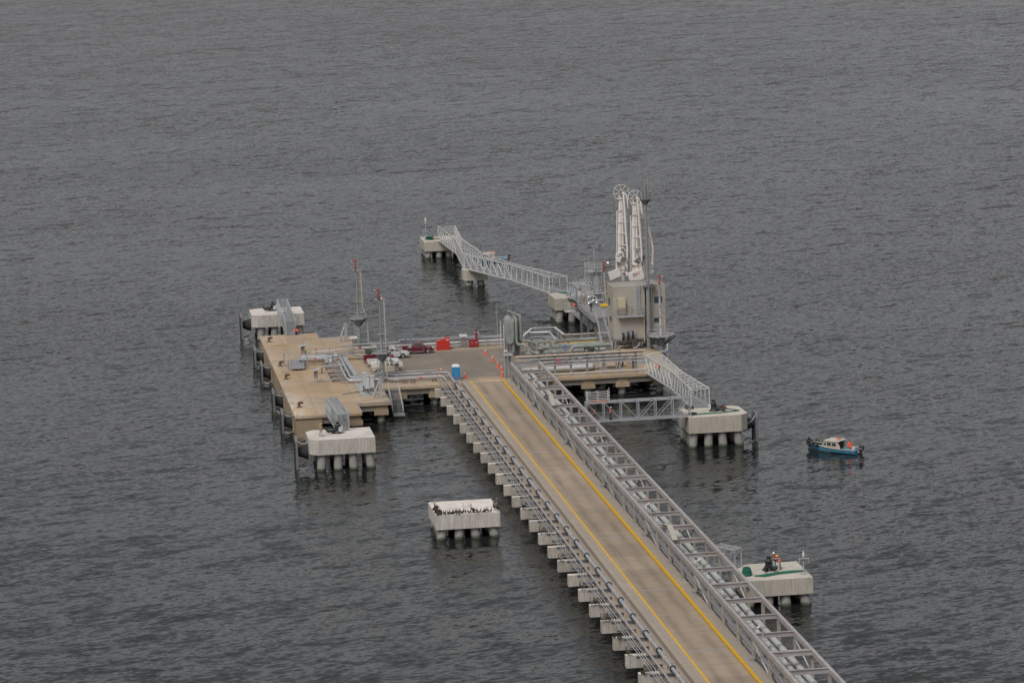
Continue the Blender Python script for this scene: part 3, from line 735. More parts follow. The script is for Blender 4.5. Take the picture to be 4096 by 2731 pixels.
# utility lines low on the roadway side of the rack
PG = 'small utility pipes low on the roadway side of the pipe rack'
for k, (x, z, r, mt, l) in enumerate(((1.55, 5.15, 0.10, 'pipe_grey', 'uppermost utility pipe at the foot of the pipe rack'), (1.6, 4.86, 0.075, 'pipe_silver', 'second utility pipe from the top at the foot of the pipe rack'),
                                 (1.6, 4.62, 0.075, 'galv', 'third utility pipe down at the foot of the pipe rack'), (1.62, 4.40, 0.06, 'pipe_silver', 'fourth utility pipe down at the foot of the pipe rack'),
                                 (1.64, 4.2, 0.05, 'dark_steel', 'lowest thin utility pipe at the foot of the pipe rack'))):
    solo('utility_pipe', MB().pipe([(x, 19.0 + k * 0.4, z), (x, YB, z)], r, 8), mt, l, 'pipe', PG, (x, 19.0, z))
BG = 'two big product pipes inside the pipe rack'
for x, l, r, zz in ((3.35, 'left of the two big pale pipes running inside the pipe rack', 0.30, 5.05), (4.28, 'right of the two big pale pipes running inside the pipe rack', 0.34, 5.08)):
    t = thing('product_pipe', l, 'pipe', (x, 20, zz), BG)
    build('pipe_run', MB().pipe([(x, YB, zz), (x, 21.0, zz), (x + 1.0, 22.8, 4.55)], r, 18, 0.9), 'pipe_pale', t)
    for y in (-152.5, -76.0, -4.0): build('band', MB().cyl((x, y - 0.13, zz), (x, y + 0.13, zz), r + 0.012, n=18), 'band_orange', t)
# rectangular ducts that hop over the rack joints
DG = 'arched duct covers hopping over the rack joints'
for ys, l in ((-15.6, 'arched beige duct over the pipe rack nearest the jetty head'), (-102.5, 'arched beige duct over the pipe rack beside the dolphin with green ropes')):
    t = thing('duct_hump', l, 'duct', (XL + 0.3, ys, ZT), DG)
    pts = [(ys + 2.6, 6.45), (ys + 1.3, 7.75), (ys - 1.6, 8.2), (ys - 4.8, 7.2)]
    m = MB(); m2 = MB()
    for (ya, za), (yb, zb) in zip(pts[:-1], pts[1:]):
        m.beam((XL + 0.42, ya, za), (XL + 0.42, yb, zb), 0.62, 0.07)
        for dz in (0.35, 0.7, 1.05): m2.beam((XL + 0.15, ya, za - dz * 0.8), (XL + 0.15, yb, zb - dz * 0.8), 0.04, 0.09)
        m2.beam((XL + 0.15, ya, za), (XL + 0.15, ya, za - 0.9), 0.05, 0.05)
    build('cover', m, 'building', t); build('side_tray', m2, 'steel', t)
# lamp standards
def lamp_standard():
    t = thing('lamp_standard', 'x', 'lamp', (0, 0, 0), 'lamp standards along the pipe rack')
    build('pole', MB().vtube([(0, 0, 0), (0, 0, 4.0), (-0.1, 0, 4.12), (-0.32, 0, 4.12)], 0.045, 6), 'galv_light', t)
    build('lamp_head', MB().beam((-0.62, -0.22, 4.0), (-0.22, 0.05, 4.13), 0.22, 0.09).beam((-0.30, 0.12, 4.22), (0.02, 0.2, 4.2), 0.12, 0.06), 'white_paint', t)
    return t
L0 = lamp_standard()
for i, (y, l) in enumerate(((20.6, 'lamp standard beside the grey gate cabinet at the jetty head'), (-5.9, 'lamp standard just on the jetty head side of the first arched duct'), (-34.5, 'lamp standard on the rack second from the arched duct nearest the head'),
                            (-63.4, 'lamp standard at the middle of the pipe rack'), (-92.8, 'lamp standard on the rack before the second arched duct'), (-122.4, 'lamp standard on the rack nearest the dolphin with green ropes'), (-152.3, 'lamp standard on the rack nearest the bottom of the picture'))):
    o = L0 if i == 0 else dup(L0)
    o.location = (1.62 if i else 1.15, y, 4.25); o['label'] = l
# grey folded gate leaves / cabinet at the start of the rack
t = thing('gate_cabinet', 'tall ribbed grey cabinet closing the end of the pipe rack, beside the cones', 'cabinet', (1.2, 21.3, ZD))
m = MB()
for i in range(5): m.box(0.62 + i * 0.24, 21.3 + i * 0.16, ZD, 0.84 + i * 0.24, 21.55 + i * 0.3, ZD + 3.45 - i * 0.03)
build('leaf', m, 'steel', t)
build('cap', MB().box(0.6, 21.2, ZD + 3.47, 2.1, 22.9, ZD + 3.53), 'galv', t)

# ---------------------------------------------------------------- pipes on the left shelf of the trestle
t = thing('water_main', 'thick grey pipe with black-ringed collars along the left edge of the trestle', 'pipe', (-7.5, 18, 4.6))
zb = 4.62
run = [(-28.6, 44.7, 4.95), (-22.3, 44.7, 4.95), (-22.3, 39.2, 4.95), (-22.35, 25.6, 4.72), (-7.5, 25.6, 4.72), (-7.5, 20.5, 4.66), (-7.5, -185, 4.62)]
build('pipe_run', MB().pipe(run, 0.20, 14, 0.9), 'pipe_grey', t)
y = 15.4
while y > -180:
    build('collar', MB().cyl((-7.5, y - 0.07, zb), (-7.5, y + 0.07, zb), 0.36, n=16), 'galv', t)
    y -= 7.28
k = build('gasket', MB(), 'rubber', t) if False else None
m = MB(); y = 15.4
while y > -180:
    m.cyl((-7.5, y - 0.14, zb), (-7.5, y - 0.075, zb), 0.34, n=16); y -= 7.28
y = 12.0
build('collar_ring', m, 'rubber', t)
m = MB()
while y > -180:
    m.cyl((-7.5, y - 0.18, zb), (-7.5, y + 0.18, zb), 0.265, n=12); m.box(-7.75, y - 0.12, 3.63, -7.25, y + 0.12, 4.42); y -= 7.28
build('clamp', m, 'pipe_tan', t)
for x in (-17.0, -10.6): build('name_plate', MB().box(x - 0.55, 25.37, 4.6, x + 0.55, 25.395, 4.9), 'panel_tan', t)
solo('foam_pipe', MB().pipe([(-7.0, 23.4, 4.5), (-8.35, 23.35, 4.5), (-8.45, 19.5, 4.35), (-8.45, -185, 4.3)], 0.125, 10, 0.5), 'steel_mauve', 'mauve-grey middle pipe on the left shelf of the trestle', 'pipe', None, (-8.4, 18, 4.3))
for k, (x, l) in enumerate(((-8.95, 'inner thin conduit on the outer left edge of the trestle'), (-9.25, 'middle thin conduit on the outer left edge of the trestle'), (-9.5, 'outermost thin conduit on the left edge of the trestle'))):
    solo('conduit', MB().pipe([(x, 22.9, 4.3), (x, -185, 4.12)], 0.045, 6), 'pipe_silver', l, 'pipe', 'thin conduits along the left edge of the trestle', (x, 22.9, 4.3))
y = 15.9; i = 0
SG = 'steel cross supports under the left-hand trestle pipes'
sp = None
while y > -178:
    if sp is None:
        sp = thing('pipe_sleeper', 'dark steel cross support under the pipes on the left side of the trestle', 'support', (-8.3, y, 3.6), SG)
        build('bearer', MB().ibeam((-9.75, y, 3.86), (-6.7, y, 3.86), 0.18, 0.26), 'dark_steel', sp)
        build('saddle', MB().xprism([(-8.62, 3.99), (-8.28, 3.99), (-8.28, 4.3), (-8.34, 4.3), (-8.34, 4.05), (-8.56, 4.05), (-8.56, 4.3), (-8.62, 4.3)], y - 0.1, y + 0.1), 'steel', sp)
        build('saddle', MB().box(-7.62, y - 0.12, 3.99, -7.38, y + 0.12, 4.42), 'steel', sp)
        s_first = sp
    else:
        dup(s_first, (-8.3, y, 3.6))
    y -= 3.64
# pipes across the front of the jetty head
t = thing('firewater_pipe', 'bright silver-clad pipe with red bands crossing the front of the jetty head', 'pipe', (-9, 24.4, 4.5))
build('pipe_run', MB().pipe([(-22.7, 41.5, 4.75), (-22.9, 24.4, 4.5), (-8.6, 24.4, 4.5), (-8.45, 20.5, 4.4)], 0.12, 10, 0.7), 'pipe_silver', t)
for x in (-9.1,): build('band', MB().cyl((x - 0.2, 24.4, 4.5), (x + 0.2, 24.4, 4.5), 0.14, n=10), 'band_red', t)
t = thing('foam_main', 'lower silver pipe with a red band that rises to the near mast', 'pipe', (-9, 23.3, 4.5))
build('pipe_run', MB().pipe([(-7.9, 23.35, 4.5), (-17.0, 23.3, 4.45), (-17.0, 23.3, 10.0), (-17.05, 23.6, 16.6), (-17.5, 23.9, 16.9)], 0.095, 8, 0.4), 'pipe_silver', t)
build('band', MB().cyl((-12.1, 23.3, 4.47), (-11.6, 23.3, 4.47), 0.12, n=10), 'band_red', t)
build('valve', MB().box(-16.0, 23.1, 4.3, -15.2, 23.5, 4.6).cyl((-15.6, 23.3, 4.6), (-15.6, 23.3, 5.1), 0.05).cyl((-15.6, 23.3, 5.1), (-15.6, 23.3, 5.14), 0.22), 'galv', t)
solo('drain_pipe', MB().pipe([(-20.9, 27.1, 4.9), (-9.0, 27.1, 4.9)], 0.085, 8), 'pipe_silver', 'thin straight silver pipe ending in the open by the blue toilet, behind the thick pipe', 'pipe', None, (-9, 27.1, 4.9))
for x, y, z, nm in ((-14.4, 22.4, 4.35, 0), (-13.2, 22.1, 4.35, 0), (-9.9, 22.6, 4.3, 0)):
    solo('pipe_stand', MB().beam((x - 0.35, y, z), (x + 0.35, y + 0.3, z), 0.09, 0.09).beam((x - 0.3, y, ZD), (x - 0.3, y, z), 0.08, 0.08).beam((x + 0.3, y + 0.3, ZD), (x + 0.3, y + 0.3, z), 0.08, 0.08).box(x - 0.5, y - 0.2, ZD, x + 0.5, y + 0.4, ZD + 0.03), 'rusty',
         {-14.4: 'rusty pipe stand left of the pair near the quay edge beside the steps', -13.2: 'rusty pipe stand right of the pair near the quay edge', -9.9: 'rusty pipe stand nearest the blue toilet on the quay edge'}[x], 'stand', 'rusty pipe stands at the front edge', (x, y, ZD))
# ---- left deck pipework
for k, (x, l) in enumerate(((-24.75, 'leftmost'), (-24.45, 'second'), (-24.15, 'third'), (-23.85, 'rightmost'))):
    solo('sample_line', MB().pipe([(x, 52.8, 4.62), (x + 0.9, 25.0 + (0.0 if k else -1.2), 4.45)] + ([(-19.5, 23.9, 4.45)] if k == 0 else []), 0.05, 6), 'pipe_silver', '%s of the four thin parallel lines crossing the berth deck' % l, 'pipe', 'four thin parallel lines on the berth deck', (x, 52.8, 4.62))
t = thing('bypass_pipe', 'bent grey pipe on a single prop that joins the thick pipe on the berth deck', 'pipe', (-25.9, 35, ZD))
build('pipe_run', MB().pipe([(-26.9, 34.9, 4.78), (-25.9, 34.9, 4.78), (-25.8, 34.9, 5.15), (-22.5, 34.9, 5.15), (-22.5, 32.0, 4.9)], 0.13, 10, 0.35), 'pipe_grey', t)
build('prop', MB().cyl((-25.95, 34.8, ZD), (-25.95, 34.8, 4.8), 0.09).lathe((-25.95, 34.8, ZD), [(0.25, 0), (0.25, 0.03)], 10), 'rusty', t)
solo('grey_riser', MB().pipe([(-23.4, 47.0, 4.6), (-22.95, 40.0, 4.6), (-22.95, 25.3, 4.55), (-19, 24.75, 4.55)], 0.12, 10, 0.6), 'pipe_grey', 'mauve pipe running parallel to the thick pipe across the berth deck', 'pipe', None, (-23.4, 47, 4.6))
SG2 = 'low steel sleepers under the berth deck pipes'
for y, l in ((37.6, 'low steel sleeper under the berth deck pipes nearest the loading manifold'), (33.0, 'low steel sleeper second from the manifold'), (29.8, 'low steel sleeper third from the manifold'), (26.3, 'low steel sleeper nearest the grey electrical cabinets')):
    solo('sleeper', MB().ibeam((-25.2, y, 4.30), (-21.9, y, 4.30), 0.2, 0.22).box(-25.1, y - 0.12, ZD, -24.8, y + 0.12, 4.19).box(-22.4, y - 0.12, ZD, -22.1, y + 0.12, 4.19), 'dark_steel', l, 'support', SG2, (-23.6, y, ZD))
# loading manifold
t = thing('loading_manifold', 'grey valve manifold of parallel pipes on legs on the berth deck', 'manifold', (-27, 43, ZD))
for i, (y, z, x1) in enumerate(((42.0, 5.15, -24.6), (42.7, 5.0, -24.2), (43.4, 5.15, -23.8), (45.6, 5.0, -24.2))):
    h = build('header', MB().pipe([(-28.8 + 0.15 * i, y, z), (x1, y, z), (x1 + 0.2, y - 0.2, 4.5)], 0.13, 8, 0.4), 'galv', t)
    build('flange', MB().cyl((-28.9 + 0.15 * i, y, z), (-28.78 + 0.15 * i, y, z), 0.24, n=12), 'steel', h)
build('band', MB().cyl((-26.5, 42.0, 5.15), (-26.2, 42.0, 5.15), 0.16, n=8), 'band_red', t)
for i in range(5):
    x = -24.8 + i * 0.45
    build('valve', MB().box(x - 0.12, 46.2, 4.75, x + 0.12, 46.6, 5.0).cyl((x, 46.4, 5.0), (x, 46.4, 5.4), 0.035, n=6).cyl((x, 46.4, 5.38), (x, 46.4, 5.42), 0.17, n=10), 'galv_light', t)
build('handwheel', MB().ring((-22.9, 43.6, 5.4), 0.28, 0.03, 'y').cyl((-22.9, 43.3, 5.1), (-22.9, 43.9, 5.4), 0.16), 'galv_light', t)
for x, y in ((-28.2, 42.1), (-27.6, 41.9), (-28.3, 45.5), (-25.0, 42.4)):
    build('leg', MB().beam((x, y, ZD), (x, y, 5.0), 0.14, 0.14), 'steel', t)
build('strainer', MB().lathe((-24.6, 42.5, ZD + 0.1), [(0.1, 0), (0.33, 0.05), (0.33, 0.6), (0.2, 0.75)], 14).lathe((-23.9, 42.0, ZD + 0.1), [(0.1, 0), (0.28, 0.05), (0.28, 0.75), (0.2, 0.85)], 14), 'galv', t)
# stair ramp with grating
t = thing('access_ramp', 'low grated ramp platform with a lime jacket left on it', 'ramp', (-29.3, 41.5, ZD))
build('grated_top', MB().add([(-30.4, 38.7, 4.55), (-28.3, 38.7, 4.55), (-27.9, 44.9, 4.75), (-30.0, 44.9, 4.75), (-30.4, 38.7, 4.5), (-28.3, 38.7, 4.5), (-27.9, 44.9, 4.7), (-30.0, 44.9, 4.7)], [(0, 1, 2, 3), (7, 6, 5, 4), (0, 4, 5, 1), (1, 5, 6, 2), (2, 6, 7, 3), (3, 7, 4, 0)]), 'grating', t)
build('frame', MB().beam((-30.4, 38.6, 4.42), (-28.3, 38.6, 4.42), 0.1, 0.3).beam((-30.5, 38.6, 4.45), (-30.1, 45, 4.6), 0.1, 0.22), 'steel', t)
for x, y, h in ((-30.3, 38.8, 0.5), (-28.4, 38.8, 0.5), (-30.0, 44.6, 0.7), (-28.1, 44.6, 0.7)): build('leg', MB().beam((x, y, ZD), (x, y, ZD + h), 0.14, 0.14), 'steel', t)
GG = 'bare grey guard posts round the grated ramp'
for x, y, h, l in ((-31.1, 43.4, 2.0, 'tall grey guard post left of the grated ramp'), (-30.7, 40.4, 1.5, 'shorter grey guard post at the near left corner of the grated ramp'), (-27.75, 40.2, 2.0, 'grey guard post right of the grated ramp')):
    solo('guard_post', MB().ibeam((x, y, ZD), (x, y, ZD + h), 0.2, 0.2).box(x - 0.1, y - 0.03, ZD, x + 0.1, y + 0.03, ZD + h), 'steel', l, 'post', GG, (x, y, ZD))
solo('jacket', MB().ball((-28.7, 44.2, 4.82), 0.32, 0.22, 0.09), speck('lime_cloth', (0.45, 0.65, 0.05), 0.1), 'lime hi-vis jacket lying on the grated ramp', 'jacket', None, (-28.7, 44.2, 4.8))
# catwalk over the pipes
t = thing('catwalk', 'steel catwalk with handrails and a stair at each end over the berth deck pipes', 'catwalk', (-23, 46.2, ZD))
build('walkway', MB().box(-25.8, 45.7, 5.05, -20.5, 46.7, 5.12), 'grating', t)
build('beam', MB().beam((-25.8, 45.65, 5.0), (-20.5, 45.65, 5.0), 0.08, 0.26), 'steel_mauve', t)
build('beam', MB().beam((-25.8, 46.75, 5.0), (-20.5, 46.75, 5.0), 0.08, 0.26), 'steel_mauve', t)
for s, (xa, xb) in (('l', (-25.8, -28.0)), ('r', (-20.5, -18.1))):
    st = MB()
    for yy in (45.65, 46.75): st.beam((xa, yy, 5.0), (xb, yy, 4.05), 0.07, 0.22)
    for i in range(5):
        u = (i + 0.5) / 5; x = xa + (xb - xa) * u; z = 5.05 - 1.0 * u; st.box(x - 0.13, 45.7, z - 0.02, x + 0.13, 46.7, z + 0.02)
    build('stair', st, 'steel', t)
for x in (-21.3, -25.3): build('leg', MB().beam((x, 46.2, ZD), (x, 46.2, 4.9), 0.18, 0.18), 'steel', t)
for yy in (45.7, 46.7):
    build('handrail', rail(MB(), [(-28.0, yy, 4.05), (-25.8, yy, 5.1), (-20.5, yy, 5.1), (-18.1, yy, 4.05)], 1.1, 0.028, 1.1), 'pipe_tan' if yy > 46 else 'galv', t)
# low wall / bund between pipes and parking
solo('bund_wall', MB().prism([(-21.9, 47.6), (-21.2, 47.6), (-20.9, 27.8), (-21.7, 27.8)], ZD, 4.75), 'galv', 'low grey rectangular duct wall separating the pipes from the parked pickups', 'wall', None, (-21.5, 38, ZD), bevel=0.02)
solo('cable_trough', MB().box(-21.9, 12.6, ZD, -21.75, 24.2, 4.22).box(-21.0, 12.6, ZD, -20.85, 24.2, 4.22).box(-21.9, 12.5, ZD, -20.85, 12.62, 4.25).box(-21.75, 12.6, ZD, -21.0, 24.2, ZD + 0.05), 'galv', 'open cable trough leading to the grey electrical cabinets', 'trough', None, (-21.4, 18, ZD))
# back pipe runs
for nm, pts, r, mt, l in (('header_pipe', [(-21.5, 52.6, 5.35), (-11.9, 52.6, 5.35), (-11.6, 54.6, 5.35), (5.0, 54.0, 5.35)], 0.10, 'pipe_grey', 'high grey pipe running along the seaward edge behind the parked cars'),
                          ('header_pipe', [(-11.0, 54.9, 4.98), (5.0, 54.5, 4.98)], 0.16, 'pipe_grey', 'fatter grey pipe just under the high one along the seaward edge'),
                          ('header_pipe', [(-26.0, 51.8, 4.6), (-19.0, 53.4, 4.62), (5.2, 53.4, 4.72)], 0.12, 'white_paint', 'white pipe with a red band along the seaward edge'),
                          ('header_pipe', [(-19.0, 52.9, 4.25), (5.2, 52.9, 4.3)], 0.07, 'pipe_silver', 'lowest thin silver pipe along the seaward edge')):
    t = thing(nm, l, 'pipe', pts[0], 'pipes along the seaward edge of the jetty head')
    build('pipe_run', MB().pipe(pts, r, 10), mt, t)
    if mt == 'white_paint':
        for x in (-18.2, -13.9): build('band', MB().cyl((x - 0.25, 53.4, 4.62), (x + 0.25, 53.4, 4.62), 0.135, n=10), 'band_red', t)
    if 'high' in l: build('band', MB().cyl((-11.2, 54.6, 5.35), (-10.6, 54.58, 5.35), 0.115, n=10), 'yellow_paint', t)
for i, x in enumerate((-19.5, -12.6, -8.6, -5.2, -2.0, 2.4)):
    s = MB()
    for yy in (52.75, 54.9): s.beam((x, yy, ZD), (x, yy, 5.35 if yy > 54 else 5.0), 0.09, 0.09)
    for z in (4.15, 4.5, 4.82, 5.2): s.beam((x, 52.75, z), (x, 54.9, z), 0.07, 0.07)
    pf = solo('pipe_stand', s, 'steel', ['pipe frame at the far left behind the green pickup', 'pipe frame behind the bed of the maroon pickup', 'pipe frame behind the bonnet of the maroon pickup', 'pipe frame behind the tall red box', 'pipe frame left of the dark red cabinet', 'pipe frame right of the dark red cabinet'][i], 'support', 'frames holding the seaward pipes', (x, 53.8, ZD))
solo('low_guardrail', rail(MB(), [(-6.0, 52.35, ZD), (5.0, 52.2, ZD)], 0.62, 0.03, 1.5), 'galv', 'low galvanised guardrail in front of the seaward pipes beside the red boxes', 'guardrail', None, (-0.5, 52.3, ZD))
solo('dry_kerb', MB().box(-20, 52.0, ZD, 5.2, 52.12, ZD + 0.12), 'dark_steel', 'thin dark kerb angle along the foot of the seaward pipes', 'kerb', None, (-7, 52, ZD))
# ---------------------------------------------------------------- control building on columns
BX0, BX1, BY0, BY1, BZ0, BZ1 = 21.2, 29.65, 42.0, 47.0, 5.85, 13.55
cb = thing('control_building', 'cream windowed control building raised on steel columns behind the pipes', 'building', (25.4, 42, ZD))
RX0, RX1 = 26.35, 27.45          # open recess in the front for the stair mast
wm_ = MB()
wm_.box(BX0, BY0, BZ0, RX0, BY1, BZ1); wm_.box(RX1, BY0, BZ0, BX1, BY1, BZ1); wm_.box(RX0, BY0 + 1.6, BZ0, RX1, BY1, BZ1 - 0.003)
build('wall', wm_, 'building', cb)
pr = MB()
t_ = 0.18
pr.box(BX0, BY0, BZ1, BX1, BY0 + t_, BZ1 + 0.55).box(BX0, BY1 - t_, BZ1, BX1, BY1, BZ1 + 0.55).box(BX0, BY0 + t_, BZ1, BX0 + t_, BY1 - t_, BZ1 + 0.55).box(BX1 - t_, BY0 + t_, BZ1, BX1, BY1 - t_, BZ1 + 0.55)
build('parapet', pr, 'building', cb)
build('roof', MB().box(BX0 + t_, BY0 + t_, BZ1 + 0.003, BX1 - t_, BY1 - t_, BZ1 + 0.03), 'galv', cb)
build('roof_rail', MB().beam((BX0 + 0.5, BY1 - 0.1, BZ1 + 0.6), (BX1 - 0.3, BY1 - 0.1, BZ1 + 0.6), 0.12, 0.1), 'dark_steel', cb)
def window(x0, z0, x1, z1, y=None, side=False):
    if not side:
        wf = build('window', MB().box(x0 - 0.06, BY0 - 0.03, z0 - 0.06, x1 + 0.06, BY0 + 0.01, z0).box(x0 - 0.06, BY0 - 0.03, z1, x1 + 0.06, BY0 + 0.01, z1 + 0.06).box(x0 - 0.06, BY0 - 0.03, z0, x0, BY0 + 0.01, z1).box(x1, BY0 - 0.03, z0, x1 + 0.06, BY0 + 0.01, z1), 'building', cb)
        build('pane', MB().box(x0, BY0 - 0.012, z0, x1, BY0 + 0.01, z1), 'glass', wf)
    else:
        y0, y1 = x0, x1
        wf = build('window', MB().box(BX0 - 0.03, y0 - 0.06, z0 - 0.06, BX0 + 0.01, y1 + 0.06, z0).box(BX0 - 0.03, y0 - 0.06, z1, BX0 + 0.01, y1 + 0.06, z1 + 0.06).box(BX0 - 0.03, y0 - 0.06, z0, BX0 + 0.01, y0, z1).box(BX0 - 0.03, y1, z0, BX0 + 0.01, y1 + 0.06, z1), 'building', cb)
        build('pane', MB().box(BX0 - 0.012, y0, z0, BX0 + 0.01, y1, z1), 'glass', wf)
window(27.85, 11.15, 29.15, 12.15); window(27.75, 8.05, 28.7, 8.8)
window(44.3, 10.7, 46.2, 11.9, side=True); window(43.3, 8.2, 45.2, 9.1, side=True)
build('recess_shade_panel', MB().box(RX0 + 0.1, BY0 + 1.56, 10.9, RX1 - 0.1, BY0 + 1.61, 12.9), 'glass', cb)  # dark sheet standing in for the shade inside the recess, no real door
for x in (21.5, 24.3, 27.2, 29.4):
    for y in (42.3, 46.7): build('column', MB().ibeam((x, y, ZD), (x, y, BZ0), 0.34, 0.34).box(x - 0.16, y - 0.05, ZD, x + 0.16, y + 0.05, BZ0), 'steel', cb)
build('floor_frame', MB().beam((BX0 + 0.1, BY0 + 0.1, BZ0 - 0.15), (BX1 - 0.1, BY0 + 0.1, BZ0 - 0.15), 0.2, 0.28).beam((BX0 + 0.1, BY1 - 0.1, BZ0 - 0.15), (BX1 - 0.1, BY1 - 0.1, BZ0 - 0.15), 0.2, 0.28).beam((BX0 + 0.1, BY0 + 0.2, BZ0 - 0.15), (BX0 + 0.1, BY1 - 0.2, BZ0 - 0.15), 0.2, 0.28), 'steel', cb)
bal = build('balcony', MB().box(21.75, 40.9, 9.35, 25.95, BY0 - 0.003, 9.47).box(21.75, 40.85, 9.25, 25.95, 40.9, 9.5), 'galv', cb)
build('balcony_rail', rail(MB(), [(21.8, 41.95, 9.47), (21.8, 40.95, 9.47), (25.9, 40.95, 9.47), (25.9, 41.95, 9.47)], 1.1, 0.03, 1.0).pipe([(23.3, 40.95, 11.3), (25.6, 40.95, 11.3), (25.6, 40.95, 9.5)], 0.035, 6), 'galv', cb)
acu = build('air_conditioner', MB().box(21.95, 41.2, 10.75, 23.1, 41.99, 12.25), 'cab_beige', cb)
build('air_conditioner_base', MB().box(22.0, 41.25, 9.48, 23.05, 41.97, 10.745), 'panel_tan', cb)
build('junction_box', MB().box(23.75, 41.7, 9.48, 24.1, 41.99, 11.0), 'building', cb)
lad = MB()
for x in (25.05, 25.55): lad.vtube([(x, 41.75, 9.5), (x, 41.75, 14.8)], 0.035, 5)
for i in range(17): lad.vtube([(25.05, 41.75, 9.8 + i * 0.3), (25.55, 41.75, 9.8 + i * 0.3)], 0.02, 5)
build('ladder', lad, 'galv', cb)
build('ladder_backing', MB().box(24.95, 41.9, 9.6, 25.65, 41.995, 13.9), 'pipe_grey', cb)
build('cable_duct', MB().box(26.0, 41.75, 5.2, 26.22, 41.99, 9.2).box(25.3, 41.76, 9.0, 25.99, 41.985, 9.2), 'pipe_tan', cb)
for i, x in enumerate((22.55, 23.35, 24.1)):
    rl = build('hose_reel', MB().cyl((x - 0.25, 41.3, 6.15 + 0.1 * i), (x + 0.22, 41.3, 6.15 + 0.1 * i), 0.62, n=18), 'rubber', cb)
    build('reel_flange', MB().cyl((x - 0.31, 41.3, 6.15 + 0.1 * i), (x - 0.26, 41.3, 6.15 + 0.1 * i), 0.74, n=18).cyl((x + 0.23, 41.3, 6.15 + 0.1 * i), (x + 0.28, 41.3, 6.15 + 0.1 * i), 0.74, n=18), 'galv', rl)
# tangle of hydraulic gear under the building
t = thing('hydraulic_skid', 'jumble of hydraulic units and pipes standing in the shade under the control building', 'machinery', (25, 44, ZD))
random.seed(3)
for i in range(9):
    x = 21.9 + i * 0.85; y = random.uniform(43, 46)
    build('unit', MB().box(x, y, ZD, x + random.uniform(0.3, 0.6), y + 0.6, ZD + random.uniform(0.5, 1.3)), random.choice(['steel', 'cab_beige', 'galv', 'pipe_grey']), t)
build('pipes', MB().pipe([(21.8, 42.7, 4.4), (26.0, 42.7, 4.4), (26.0, 42.7, 5.4)], 0.09).pipe([(22, 43.2, 5.1), (28.5, 43.2, 5.1)], 0.12).pipe([(25, 42.5, 4.8), (28.8, 42.5, 4.8), (28.8, 40, 4.8)], 0.07), 'galv_light', t)
for i in range(5):
    build('hose', MB().vtube([(24.6 + i * 0.35, 41.4, 4.05), (24.9 + i * 0.35, 41.3, 4.5), (25.3 + i * 0.35, 41.5, 4.95)], 0.05, 5), 'white_paint' if i == 0 else 'rubber', t)
# ---------------------------------------------------------------- masts
def octa(x, y, z, r, rot=0.3927): return [(x + r * math.cos(rot + k * math.pi / 4), y + r * math.sin(rot + k * math.pi / 4), z) for k in range(8)]
def monitor_head(x, y, z, parent, s=1.0, ang=0.0):
    c, q = math.cos(ang), math.sin(ang)
    P_ = lambda a, b_, z_: (x + (a * c - b_ * q) * s, y + (a * q + b_ * c) * s, z + z_ * s)
    mm = build('water_monitor', MB().vtube([P_(0, 0, 0), P_(0.08, 0, 0.3), P_(-0.08, 0, 0.6), P_(0.05, 0, 0.9), P_(0, 0, 1.35)], [0.10 * s, 0.11 * s, 0.11 * s, 0.09 * s, 0.08 * s], 8).vtube([P_(0.25, 0, 1.40), P_(0, 0, 1.38), P_(-0.45, 0, 1.30)], [0.07 * s, 0.09 * s, 0.07 * s], 8).box(x - 0.1 * s, y - 0.25 * s, z + 0.15 * s, x + 0.1 * s, y + 0.25 * s, z + 0.4 * s), 'red', parent)
    build('nozzle', MB().vtube([P_(-0.45, 0, 1.30), P_(-0.68, 0, 1.26)], [0.08 * s, 0.10 * s], 8), 'chrome', mm)
